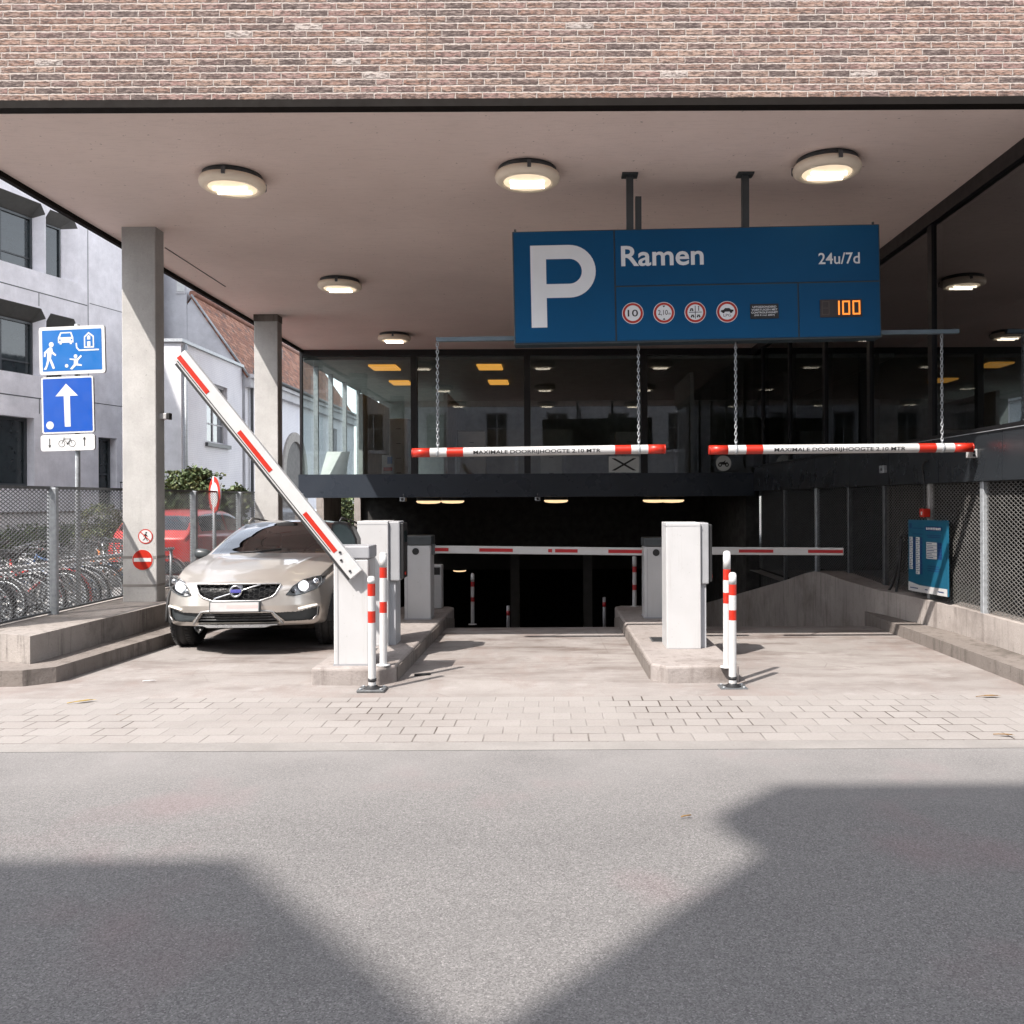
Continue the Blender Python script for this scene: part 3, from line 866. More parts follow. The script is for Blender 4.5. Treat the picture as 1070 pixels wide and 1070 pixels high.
# lights under the beam of the garage mouth
def make_bulkhead():
    t = thing('garage_light', 'x', 'ceiling light', (0, 0, 0))
    MB().lathe([(0.27, 0.05), (0.28, 0.04), (0.27, -0.03)], (0, 0, 0), 28).build('backplate', M['dark_grey'], t)
    MB().lathe([(0.27, -0.03), (0.285, -0.045), (0.25, -0.08), (0.16, -0.095), (0, -0.10)], (0, 0, 0), 28).build('diffuser', M['lamp_dim'], t)
    return t
pr = make_bulkhead()
gl = [(448, 19.7, 1.615, 'oval amber light under the dark beam, left one of the left pair'), (473, 20.9, 1.615, 'oval amber light under the dark beam, right one of the left pair'),
      (581, 20.2, 1.62, 'thin amber light under the middle of the dark beam'), (684, 20.5, 1.615, 'oval amber light under the dark beam, left one of the right pair'),
      (702, 19.8, 1.615, 'oval amber light under the dark beam, right one of the right pair'),
      (480, 30.0, -0.82, 'low amber light deep in the garage beside the striped post'), (668, 30.0, -0.72, 'low amber light deep in the garage at the right')]
for i, (px, Y, z, lab) in enumerate(gl):
    o = pr if i == 0 else dup(pr)
    o.location = (x_at(px, Y), Y, z); o['label'] = lab; o['group'] = 'amber lights of the garage'
    if Y > 25: o.scale = (0.8, 0.8, 0.8)
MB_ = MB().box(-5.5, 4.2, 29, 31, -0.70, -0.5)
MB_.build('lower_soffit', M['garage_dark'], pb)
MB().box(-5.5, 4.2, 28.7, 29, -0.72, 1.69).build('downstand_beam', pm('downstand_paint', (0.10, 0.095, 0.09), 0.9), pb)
# small speaker / camera boxes
def cam_box(c, lab, k=1.0):
    t = thing('security_camera', lab, 'camera', c)
    MB().rbox(c[0] - 0.06 * k, c[0] + 0.06 * k, c[1] - 0.13, c[1] + 0.08, c[2] - 0.05, c[2] + 0.04, 0.015).build('housing', M['galv'], t)
    MB().tube([(c[0], c[1] + 0.03, c[2] + 0.04), (c[0], c[1] + 0.03, c[2] + 0.12)], 0.015, 8).build('bracket', M['galv_dark'], t)
    MB().disc((c[0], c[1] - 0.131, c[2]), 0.03, 12).build('lens', M['ink'], t)
cam_box((x_at(562, 18.7), 18.65, 1.62), 'small security camera under the middle of the dark beam')
cam_box((x_at(422, 18.7), 18.65, 1.62), 'small dark camera under the beam above the left pair of lights')
t = thing('wall_box', 'small pale socket box on the dark fascia below the right bar', 'box', (XR - 0.05, 11.3, 1.95))
MB().rbox(XR - 0.07, XR - 0.021, 11.25, 11.40, 1.93, 2.03, 0.008).build('box_body', M['galv'], t)
MB().box(XR - 0.073, XR - 0.0701, 11.30, 11.35, 1.96, 2.0).build('box_lid', M['dark_grey'], t)
t = thing('wall_sensor', 'pale box sensor sticking out of the front column', 'sensor', (-4.79, 10.45, 2.62))
MB().rbox(-4.789, -4.70, 10.42, 10.49, 2.595, 2.665, 0.006).build('sensor_body', M['white_paint'], t)
MB().rbox(-4.699, -4.66, 10.415, 10.495, 2.59, 2.67, 0.006).build('sensor_head', M['ink'], t)
# ================================================================== THE SIGN AND HEIGHT BARS
YS = 8.65
SX = 900 / YS
ps = thing('parking_sign', 'long blue illuminated parking sign hung from the soffit with white letter P', 'sign', P(728, 352, YS + 0.1))
o_ = P(536, 242, YS)
def sx(px): return o_.x + (px - 536) / SX
def sz(px, py): return o_.z - (py + (px - 536) * 8 / 384 - 242) / SX      # the sign drawn level, tilted as a whole below
def SR(px, py): return sx(px), sz(px, py)
Lx, Rx = sx(536), sx(920)
Tz, Bz = o_.z, o_.z - 118.5 / SX
parts = []
parts.append(MB().rbox(Lx, Rx, YS + 0.003, YS + 0.20, Bz, Tz, 0.006, 1).build('case', M['frame_seam'], ps))
vx = sx(642.5); hz = sz(642, 299.5); v2 = sx(833.5)
e = 0.016
pan = [(Lx + 0.015, vx - e / 2, Bz + 0.02, Tz - 0.012), (vx + e / 2, Rx - 0.015, hz + e / 2, Tz - 0.012), (vx + e / 2, v2 - e / 2, Bz + 0.02, hz - e / 2), (v2 + e / 2, Rx - 0.015, Bz + 0.02, hz - e / 2)]
for (a, b, c, d) in pan:
    parts.append(MB().box(a, b, YS - 0.004, YS + 0.002, c, d).build('panel', M['sign_blue'], ps))
def bowl(cx, cz, rx, rz, a0, a1, n=20):
    return [(cx + rx * cos(R(a0 + (a1 - a0) * i / n)), cz + rz * sin(R(a0 + (a1 - a0) * i / n))) for i in range(n + 1)]
# the letter P
x0, x1 = sx(554.5), sx(622.5)
zt, zb = sz(554, 257), sz(554, 342.7)
st = 16.3 / SX; tk = 14.5 / SX
bz = sz(554, 312)          # underside of the bowl
rr = (zt - bz) / 2; cxb = x1 - rr; czb = (zt + bz) / 2
outer = bowl(cxb, czb, rr, rr, 90, -90)
inner = bowl(cxb, czb, rr - tk, rr - tk, 90, -90)
m = MB()
yP = YS - 0.006
m.add([(x, yP, z) for x, z in ((x0, zt), (x0 + st, zt), (x0 + st, zb), (x0, zb))], [(0, 1, 2, 3)])
N = len(outer)
vs = [(x0 + st, yP, zt)] + [(x, yP, z) for x, z in outer] + [(x0 + st, yP, bz)]
vi = [(x0 + st, yP, zt - tk)] + [(x, yP, z) for x, z in inner] + [(x0 + st, yP, bz + tk)]
m.add(vs + vi, [(i, i + 1, N + 3 + i, N + 2 + i) for i in range(N + 1)])
parts.append(m.build('letter', M['sign_white'], ps))
def stext(body, px0, px1, pyt, pyb, bold, name='lettering', mat=None, y=yP):
    m = MB().text(body, sx(px0), sx(px1), sz(px0, pyb), sz(px0, pyt), y, bold)
    parts.append(m.build(name, mat or M['sign_white'], ps))
stext('Ramen', 649.3, 735.5, 257.3, 278.7, 0.018)
stext('24u/7d', 855.3, 898.5, 264.5, 276.5, 0.012)
# four roundels
def roundel(px, py):
    cx, cz = SR(px, py); r = 11.2 / SX
    m = MB().disc((cx, YS - 0.007, cz), r, 36, k=1).disc((cx, YS - 0.0085, cz), r * 0.94, 36, k=0).disc((cx, YS - 0.010, cz), r * 0.73, 36, k=1)
    return m, cx, cz, r
REDS = [M['red_refl'], M['sign_white'], M['ink']]
yk = YS - 0.0115
for i, (px, py) in enumerate(((660.3, 327.5), (692.8, 327), (725.5, 326.5), (758.8, 326))):
    m, cx, cz, r = roundel(px, py)
    if i == 0:
        m.text('10', cx - r * 0.48, cx + r * 0.48, cz - r * 0.32, cz + r * 0.32, yk, 0.01, 2)
    elif i == 1:
        m.text('2,10', cx - r * 0.55, cx + r * 0.36, cz - r * 0.28, cz + r * 0.25, yk, 0.005, 2)
        m.text('m', cx + r * 0.42, cx + r * 0.62, cz - r * 0.2, cz - r * 0.02, yk, 0.0, 2)
        for s_ in (-1, 1):
            m.poly([(cx - r * 0.13, yk, cz + s_ * r * 0.66), (cx + r * 0.13, yk, cz + s_ * r * 0.66), (cx, yk, cz + s_ * r * 0.48)], 2)
    elif i == 2:
        m.box(cx - r * 0.03, cx + r * 0.03, yk, yk + .001, cz - r * 0.6, cz + r * 0.6, 2).box(cx - r * 0.6, cx + r * 0.6, yk - .0005, yk, cz - r * 0.03, cz + r * 0.03, 2)
        for (dx, dz) in ((-0.34, 0.3), (-0.26, -0.3), (0.3, -0.3)):
            m.box(cx + (dx - 0.12) * r, cx + (dx + 0.12) * r, yk, yk + .001, cz + (dz - 0.05) * r, cz + (dz + 0.07) * r, 2)
            m.disc((cx + (dx - 0.1) * r, yk, cz + (dz - 0.12) * r), r * 0.08, 8, k=2).disc((cx + (dx + 0.1) * r, yk, cz + (dz - 0.12) * r), r * 0.08, 8, k=2)
        m.box(cx + 0.28 * r, cx + 0.36 * r, yk, yk + .001, cz + 0.12 * r, cz + 0.42 * r, 2).disc((cx + 0.32 * r, yk, cz + 0.5 * r), r * 0.07, 8, k=2)
    else:
        m.poly([(cx + a * r, yk, cz + b * r) for a, b in ((-0.6, 0.0), (-0.58, 0.14), (-0.34, 0.18), (-0.2, 0.34), (0.2, 0.34), (0.36, 0.2), (0.58, 0.18), (0.6, 0.02))], 2)
        m.disc((cx - 0.36 * r, yk, cz - 0.0 * r), r * 0.13, 10, k=2).disc((cx + 0.36 * r, yk, cz), r * 0.13, 10, k=2)
        m.text('LPG', cx - r * 0.35, cx + r * 0.35, cz - r * 0.45, cz - r * 0.2, yk, 0.0, 2)
    o = m.build('roundel', REDS, ps); parts.append(o)
    o['label'] = ['roundel with a speed limit of 10', 'roundel with height limit 2,10 m', 'roundel split into four small symbols', 'roundel with a black car'][i]
a, b = SR(783, 318), SR(812.5, 332.8)
m = MB().box(a[0], b[0], YS - 0.009, YS - 0.005, b[1], a[1])
for i, l in enumerate(('UITGEZONDERD', 'VOERTUIGEN MET', 'CONTROLEVIGNET', '(KB 8 mei 2007)')):
    hgt = (a[1] - b[1])
    z1 = a[1] - hgt * (0.14 + 0.19 * i)
    q = [0.08, 0.04, 0.03, 0.14][i] * (b[0] - a[0])
    m.text(l, a[0] + q, b[0] - q, z1 - hgt * 0.13, z1, YS - 0.010, 0.012, 1)
parts.append(m.build('notice_plate', [M['ink'], M['sign_white']], ps))
# digital counter: 7-segment digits
a, b = SR(855.8, 313.5), SR(899.5, 331.0)
dp = MB().box(a[0], b[0], YS - 0.010, YS - 0.004, b[1], a[1]).build('display', M['digit_off'], ps)
parts.append(dp)
def seg7(m, ch, x0, x1, z0, z1, y, w, k):
    on = {'1': 'bc', '0': 'abcdef', '8': 'abcdefg'}[ch]
    zm = (z0 + z1) / 2
    S = {'a': (x0, x1, z1 - w, z1), 'd': (x0, x1, z0, z0 + w), 'g': (x0, x1, zm - w / 2, zm + w / 2), 'b': (x1 - w, x1, zm, z1), 'c': (x1 - w, x1, z0, zm),
         'e': (x0, x0 + w, z0, zm), 'f': (x0, x0 + w, zm, z1)}
    for q in on:
        u = S[q]
        m.box(u[0], u[1], y - (0.001 if q in 'adg' else 0.0015), y, u[2], u[3], k)
for i, ch in enumerate('8100'):
    m = MB()
    x = a[0] + (b[0] - a[0]) * (0.04 + 0.245 * i)
    wdt = (b[0] - a[0]) * 0.185
    zz0, zz1 = b[1] + 0.022, a[1] - 0.014
    seg7(m, ch, x, x + wdt, zz0, zz1, YS - 0.0105, 0.016 if i else 0.010, 0)
    d_ = m.build('digit', M['digit'] if i else pm('digit_unlit', (0.06, 0.045, 0.04), 0.5), dp)
# hanger posts
for (px, x_) in ((655.5, 0.0), (776, 0.0)):
    X = P(px + 2.5, 200, YS + 0.1).x
    m = MB().box(X - 0.035, X + 0.035, YS + 0.07, YS + 0.13, Tz - 0.03, H - 0.02).box(X - 0.08, X + 0.08, YS + 0.03, YS + 0.17, H - 0.02, H - 0.003)
    parts.append(m.build('hanger_post', M['dark_grey'], ps))
X = P(667, 220, YS + 0.1).x
parts.append(MB().box(X - 0.03, X + 0.03, YS + 0.08, YS + 0.14, Tz - 0.05, sz(667, 200)).build('post_stub', M['dark_grey'], ps))
for px in (539, 915):
    parts.append(MB().tube([(sx(px), YS + 0.05, Tz - 0.005), (sx(px), YS + 0.05, Tz + 0.035)], 0.012, 8).build('lifting_eye', M['dark_grey'], ps))
# tilt the case and what is on it about its middle (the posts stay upright, sunk in the case)
piv = Vector((0.5 * (Lx + Rx) , YS + 0.1, 0.5 * (Tz + Bz)))
drop = Vector((0, 0, (384 / 2) * 8 / 384 / SX))
rotm = Matrix.Translation(piv + drop * 0.80) @ Matrix.Rotation(R(-0.94), 4, 'Y') @ Matrix.Translation(-piv)
for o in kids(ps):
    if o.name.split('.')[0] in ('hanger_post', 'post_stub'):
        continue
    for v in o.data.vertices:
        v.co = rotm @ v.co
    for c in kids(o):
        for v in c.data.vertices:
            v.co = rotm @ v.co

# suspension rail, chains and bars
YBAR = 8.78
a, b = P(456, 355, YBAR), P(1001, 346.5, YBAR)
m = MB()
m.prism([(a.x, YBAR - 0.03, a.z - 0.02), (b.x, YBAR - 0.03, b.z - 0.02), (b.x, YBAR - 0.03, b.z + 0.02), (a.x, YBAR - 0.03, a.z + 0.02)], (0, 0.06, 0))
single(m, 'suspension_rail', pm('rail_paint', (0.12, 0.16, 0.19), 0.45), 'long thin grey rail under the sign from which the chains hang', 'rail')
def rail_z(x): return a.z + (b.z - a.z) * (x - a.x) / (b.x - a.x)
def chain(top, bottom, lab):
    m = MB()
    L = top.z - bottom.z
    pitch = 0.036
    n = int(L / pitch)
    for i in range(n + 1):
        t = i / n
        c = top.lerp(bottom, t)
        pts = []
        for j in range(10):
            q = 2 * pi * j / 10
            u, w = 0.012 * cos(q), 0.024 * sin(q)
            pts.append((c.x + (u if i % 2 else 0), c.y + (0 if i % 2 else u), c.z + w))
        m.tube(pts, 0.0048, 5, True)
    m.tube([bottom, bottom - Vector((0, 0, 0.05))], 0.006, 6)
    single(m, 'chain', M['galv'], lab, 'chain', 'chains holding the height bars')
def height_bar(pa, pb_, tx, bands, chains, lab):
    A, B = P(*pa, YBAR), P(*pb_, YBAR)
    t = thing('height_limit_bar', lab, 'height bar', (A + B) / 2, 'hanging height limit bars')
    m = MB(); r = 0.047
    D = B - A
    for (u0, u1, k) in bands:
        p0, p1 = A + D * u0, A + D * u1
        m.tube([p0, p1], r, 20, False, k, cap=(u0 == 0 or u1 == 1))
    m.build('tube', [M['white_refl'], M['red_refl']], t)
    c0, c1 = tx
    ang = math.atan2(D.z, D.x)
    def wrap(x, z):
        q = (z) / r
        return (x, YBAR - (r + 0.0015) * cos(q), A.z + D.z * (x - A.x) / D.x + (r + 0.0015) * sin(q))
    x0, x1 = P(c0, 470, YBAR).x, P(c1, 470, YBAR).x
    MB().text('MAXIMALE DOORRIJHOOGTE 2.10 MTR', x0, x1, -0.037, 0.013, 0, 0.016, 0, wrap, 8).build('lettering', M['ink'], t)
    for e_, o_x in ((0, -1), (1, 1)):
        p = A + D * e_
        MB().tube([p, p + Vector((0.012 * o_x, 0, 0))], 0.047, 16).build('end_cap', M['red_refl'], t)
    for px, l in chains:
        u = (px - pa[0]) / (pb_[0] - pa[0])
        q = A + D * u
        MB().tube([q - Vector((0.012, 0, 0)), q + Vector((0.012, 0, 0))], r + 0.004, 16).build('clamp', M['galv'], t)
        chain(Vector((q.x, YBAR, rail_z(q.x) - 0.015)), Vector((q.x, YBAR, q.z + r + 0.04)), l)
W_ = 694 - 432
height_bar((432, 473.2), (694, 469.2), (495, 627.5), [(0, .067, 1), (.067, .134, 0), (.134, .2, 1), (.2, .803, 0), (.803, .868, 1), (.868, .935, 0), (.935, 1, 1)],
           [(457.5, 'chain holding the left end of the left height bar'), (667.5, 'chain holding the right end of the left height bar')],
           'hanging red and white height bar with black lettering, over the middle lane')
height_bar((742, 470.2), (1015, 467.6), (808, 944.5), [(0, .067, 1), (.067, .136, 0), (.136, .2, 1), (.2, .795, 0), (.795, .861, 1), (.861, .931, 0), (.931, 1, 1)],
           [(769, 'chain holding the left end of the right height bar'), (984.5, 'chain holding the right end of the right height bar, beside the glass')],
           'hanging red and white height bar with black lettering, over the right lane')
p = P(1016, 474, 8.9)
t = thing('wall_bracket', 'small white bracket on the fascia at the tip of the right bar', 'bracket', p)
MB().rbox(XR - 0.10, XR - 0.021, 8.84, 8.93, p.z - 0.045, p.z + 0.045, 0.006).build('plate', M['white_paint'], t)
MB().tube([(XR - 0.06, 8.838, p.z + 0.018), (XR - 0.06, 8.83, p.z + 0.018)], 0.014, 8).tube([(XR - 0.06, 8.838, p.z - 0.02), (XR - 0.06, 8.83, p.z - 0.02)], 0.014, 8).build('bolt', M['ink'], t)

# ================================================================== BARRIERS, TERMINALS, POSTS
IS = 0.15
def barrier_cabinet(t, x0, x1, y0, y1, z0, ztop, zl, lid, lock=True, plinth=True):
    MB().rbox(x0, x1, y0, y1, z0, zl - 0.004, 0.012, 2).build('housing', M['white_paint'], t)
    MB().rbox(x0 - 0.008, x1 + 0.012, y0 - 0.008, y1 + 0.008, zl, ztop, 0.012, 2).build('lid', lid, t)
    m = MB().box(x0 + 0.035, x0 + 0.041, y0 - 0.0025, y0 + 0.001, z0 + 0.02, zl - 0.03)
    m.build('door_seam', M['lid_grey'], t)
    MB().box(x0 - 0.004, x1 + 0.004, y0 - 0.004, y1 + 0.004, z0 - 0.002, z0 + 0.018).build('foot', M['lid_grey'], t)
    if lock:
        MB().tube([(x0 + 0.44 * (x1 - x0), y0 - 0.006, zl - 0.075), (x0 + 0.44 * (x1 - x0), y0 + 0.002, zl - 0.075)], 0.042, 20).build('lock_disc', M['ink'], t)
def boom(t, A, B, yc, w, d, stripes, side, red, strip=True):
    """A and B are the ends of the boom's centre line in (x, z)"""
    A, B = Vector((A[0], 0, A[1])), Vector((B[0], 0, B[1]))
    L = (B - A).length
    u = (B - A).normalized(); v = Vector((-u.z, 0, u.x))
    def at(s_, q, y): return A + u * s_ + v * q + Vector((0, y, 0))
    bm = MB()
    bm.rbox(0, L, yc - d / 2, yc + d / 2, -w / 2, w / 2, 0.008, 2)
    for (s0, s1, q0, q1) in stripes:
        bm.box(s0 * L, s1 * L, yc - d / 2 - 0.0025, yc - d / 2 + 0.001, q0 * w, q1 * w, 1)
    if strip:
        bm.box(0.01, L * 0.985, yc - 0.012, yc + 0.012, -w / 2 * side - 0.012 * (1 if side > 0 else -1) - 0.012, -w / 2 * side - 0.012 * (1 if side > 0 else -1) + 0.012, 2)
        bm.box(0.30, L * 0.985, yc - d / 2 - 0.0022, yc - d / 2 + 0.001, -side * 0.36 * w - 0.004, -side * 0.36 * w + 0.004, 2)
    Mx = Matrix.Translation(A) @ Matrix(((u.x, 0, v.x, 0), (0, 1, 0, 0), (u.z, 0, v.z, 0), (0, 0, 0, 1)))
    bm.xf(Mx)
    return bm.build('boom', [M['white_refl'], red, M['black_rubber']], t), at
# raised barrier in front
Yc = 7.56
t = thing('barrier_gate', 'white barrier cabinet with its red striped boom raised beside the car', 'barrier', (-1.8, Yc + 0.15, IS), 'lane barriers')
x0, x1 = x_at(348, Yc), x_at(384.5, Yc)
barrier_cabinet(t, x0, x1, Yc, Yc + 0.30, IS - 0.002, P(366, 570.5, Yc).z, P(366, 584, Yc).z, M['lid_grey'], False)
yb = Yc - 0.055
A, B = P(373, 600.5, yb), P(188.6, 371, yb)
bo, at = boom(t, (A.x, A.z), (B.x, B.z), yb, 0.128, 0.065, [(0.05 + 0.06, 0.05 + 0.285 - 0.05, -0.06, 0.26), (0.475, 0.655, -0.06, 0.26), (0.83, 0.995, -0.06, 0.26)], -1, M['red_refl'])
m = MB()
for s_, q in ((0.06, 0.02), (0.18, 0.02), (0.24, -0.015)):
    p = at(s_, q, yb - 0.034)
    m.tube([p, p + Vector((0, -0.008, 0))], 0.011, 8)
m.build('bolt', M['ink'], bo)
p = at(0.1, 0, yb)
MB().tube([(p.x, yb + 0.03, p.z), (p.x, Yc + 0.002, p.z)], 0.045, 16).build('pivot', M['galv'], t)
# closed barrier across the middle lane
Yc = 10.46
t = thing('barrier_gate', 'white barrier cabinet with its boom lowered across the middle lane', 'barrier', (-1.67, Yc + 0.15, IS), 'lane barriers')
barrier_cabinet(t, x_at(422, Yc), x_at(449.5, Yc), Yc, Yc + 0.32, IS - 0.002, P(436, 560, Yc).z, P(436, 569.7, Yc).z, M['dark_grey'])
yb = Yc + 0.12
A, B = P(449, 574, yb), P(672.5, 576.3, yb)
def sp(a, b): return ((a - 449) / 223.5, (b - 449) / 223.5, -0.22, 0.22)
bo, at = boom(t, (A.x, A.z), (B.x, B.z), yb, 0.094, 0.05, [sp(452, 469), sp(501, 536), sp(572.8, 577), sp(580, 603.5), sp(635.5, 670.5)], 1, M['red_deep'], False)
MB().rbox(A.x - 0.01, A.x + 0.07, yb - 0.035, yb + 0.035, A.z - 0.065, A.z + 0.065, 0.01).build('boom_clamp', M['galv_dark'], t)
# closed barrier across the right lane
t = thing('barrier_gate', 'white barrier cabinet with its boom lowered across the right lane', 'barrier', (1.2, Yc + 0.15, IS), 'lane barriers')
barrier_cabinet(t, x_at(673, Yc), x_at(701, Yc), Yc, Yc + 0.32, IS - 0.002, P(686, 562, Yc).z, P(686, 571, Yc).z, M['dark_grey'])
A, B = P(699, 575.3, yb), P(881, 576.2, yb)
def sp(a, b): return ((a - 699) / 182, (b - 699) / 182, -0.2, 0.2)
bo, at = boom(t, (A.x, A.z), (B.x, B.z), yb, 0.094, 0.05, [sp(705, 738), sp(771.6, 807.5), sp(843.7, 880)], 1, M['red_deep'], False)
MB().rbox(A.x - 0.01, A.x + 0.07, yb - 0.035, yb + 0.035, A.z - 0.065, A.z + 0.065, 0.01).build('boom_clamp', M['galv_dark'], t)

def terminal(px0, px1, pyt, Y, hood, lab):
    x0, x1 = x_at(px0, Y), x_at(px1, Y)
    zt = P((px0 + px1) / 2, pyt, Y).z
    t = thing('ticket_terminal', lab, 'ticket terminal', ((x0 + x1) / 2, Y + 0.17, IS), 'white ticket terminals')
    MB().rbox(x0, x1, Y, Y + 0.36, IS - 0.002, zt, 0.008, 2).build('housing', M['white_paint'], t)
    MB().box(x0 - 0.003, x1 + 0.003, Y - 0.0022, Y + 0.2, zt - 0.035, zt - 0.031).build('cap_seam', M['lid_grey'], t)
    xh = x1 + hood
    z0 = zt - 0.60
    h = MB().rbox(x1 + 0.001, xh, Y + 0.03, Y + 0.30, z0, zt - 0.004, 0.012, 2).build('reader_hood', M['lid_grey'], t)
    MB().rbox(xh + 0.0005, xh + 0.035, Y + 0.05, Y + 0.28, z0 + 0.02, zt - 0.02, 0.008, 2).build('reader_face', M['ink'], h)
    MB().box(xh + 0.0355, xh + 0.038, Y + 0.09, Y + 0.24, zt - 0.22, zt - 0.10).build('screen', M['pane_dark'], h)
    MB().tube([(xh + 0.036, Y + 0.12, z0 + 0.07), (xh + 0.046, Y + 0.12, z0 + 0.07)], 0.018, 10).build('button', M['red_refl'], h)
    MB().box(x1 + 0.001, x1 + 0.06, Y + 0.06, Y + 0.34, IS, z0 - 0.001).build('back_column', M['grey_paint'], t)
    return t
terminal(373, 405.3, 544.5, 8.57, 0.11, 'white ticket terminal with grey hood behind the raised barrier')
terminal(696, 732, 546, 8.33, 0.085, 'tall white ticket terminal alone on the right island')
# slim ticket machine behind the left cabinet
Y = 11.5
x0, x1 = x_at(450, Y), x_at(461, Y)
zt = P(455, 590.5, Y).z
t = thing('ticket_machine', 'slim white ticket machine behind the left closed barrier cabinet', 'ticket machine', ((x0 + x1) / 2, Y, IS))
MB().rbox(x0 - 0.08, x1, Y, Y + 0.2, IS - 0.002, zt, 0.014, 2).build('housing', M['white_paint'], t)
MB().box(x0 - 0.04, x1 - 0.02, Y - 0.004, Y + 0.001, zt - 0.13, zt - 0.03).build('screen', M['ink'], t)
# black hooded mirror post behind the raised barrier
Y = 8.30
c = P(361, 560, Y)
t = thing('hooded_mirror', 'black rounded hooded mirror behind the raised boom, left of the white terminal', 'mirror', (c.x, Y, IS))
pts = [(-0.125, -0.16), (-0.125, 0.10), (-0.10, 0.135), (-0.05, 0.14), (0.02, 0.125), (0.08, 0.06), (0.12, -0.03), (0.125, -0.16)]
m = MB().prism([(c.x + a_, Y - 0.04, c.z + b_) for a_, b_ in pts], (0, 0.16, 0))
m.build('hood', M['black_metal'], t)
MB().prism([(c.x + a_ * 0.84, Y - 0.042, c.z + b_ * 0.86 - 0.006) for a_, b_ in pts], (0, 0.0015, 0)).build('mirror_glass', M['pane_dark'], t)
MB().tube([(c.x, Y + 0.04, IS - 0.01), (c.x, Y + 0.04, c.z - 0.15)], 0.03, 10).build('post', M['black_metal'], t)

def bollard(px, pyb, pyt, z0, base, bands, lab, red='red_refl', r=0.032, lean=0.0):
    s_ = (CY - pyb) / (z0 - CAMZ)
    Y = F / s_
    b = P(px, pyb, Y); top = P(px + lean, pyt, Y)
    t = thing('striped_bollard', lab, 'bollard', (b.x, Y, b.z), 'red and white striped posts')
    m = MB()
    cuts = [0.0]
    D = top - b
    segs = []
    for (u0, u1) in bands:
        segs.append((cuts[-1], u0, 0)); segs.append((u0, u1, 1)); cuts.append(u1)
    segs.append((cuts[-1], 1.0, 0))
    for (u0, u1, k) in segs:
        m.tube([b + D * u0, b + D * u1], r, 18, False, k, cap=(u1 == 1.0))
    m.build('post', [M['white_refl'], M[red]], t)
    MB().lathe([(r, 0.0), (r * 0.9, 0.012), (r * 0.5, 0.02), (0, 0.022)], top, 18).build('cap', M['white_refl'], t)
    if base:
        MB().rbox(b.x - 0.115, b.x + 0.115, Y - 0.085, Y + 0.085, b.z - 0.006, b.z + 0.016, 0.006).build('base_plate', M['galv_dark'], t)
        MB().lathe([(0.075, 0.016), (0.05, 0.03), (0.030, 0.045), (0.030, 0.07), (0.036, 0.075), (0.036, 0.10), (0.0, 0.10)], (b.x, Y, b.z), 16).build('hinge', M['ink'], t)
        for sx_ in (-0.085, 0.085):
            for sy_ in (-0.06, 0.06):
                MB().tube([(b.x + sx_, Y + sy_, b.z + 0.016), (b.x + sx_, Y + sy_, b.z + 0.026)], 0.012, 6).build('bolt', M['galv'], t)
    else:
        MB().lathe([(0.06, 0.0), (0.058, 0.008), (r, 0.012)], (b.x, Y, b.z), 16).build('foot', M['white_refl'], t)
bollard(389, 721, 604.5, 0.0, True, [(0.605, 0.71), (0.845, 0.955)][:2], 'foremost striped post on a black base plate in front of the open barrier', lean=-1)
bollard(400.5, 695, 579.5, IS, False, [(0.475, 0.575), (0.79, 0.885)], 'striped post on the left island just behind its front corner')
bollard(765.5, 719, 578.5 + 22, 0.0, True, [(0.60, 0.69), (0.82, 0.915)], 'striped post on a black base plate in front of the right island', lean=0)
bollard(759.5, 697, 578, IS, False, [(0.56, 0.655), (0.765, 0.86)], 'striped post on the right island partly behind the foremost one')
bollard(663, 634, 582.5, IS, False, [(0.34, 0.45), (0.70, 0.82)], 'slim striped post behind the cabinet at the back of the right island', 'red_deep', 0.028)
bollard(493.8, 652.5, 600.5, -0.17, False, [(0.46, 0.55), (0.76, 0.86)], 'slim striped post standing on the ramp at the left of the middle lane', 'red_deep', 0.025)
def dim_post(px, pyt, Y, lab):
    z0 = ramp_z(Y)
    t = thing('ramp_post', lab, 'post', (x_at(px, Y), Y, z0), 'dim posts down the ramp')
    zt = P(px, pyt, Y).z
    MB().tube([(x_at(px, Y), Y, z0 - 0.01), (x_at(px, Y), Y, zt)], 0.028, 10).build('post', M['grey_paint'], t)
    MB().tube([(x_at(px, Y), Y, zt - 0.16), (x_at(px, Y), Y, zt - 0.08)], 0.030, 10).build('band', M['red_deep'], t)
dim_post(631, 624, 14.5, 'dim slim post in the dark ramp at the right of the middle lane')
dim_post(530.5, 633, 14.5, 'dim slim post in the dark ramp near the middle of the lane')

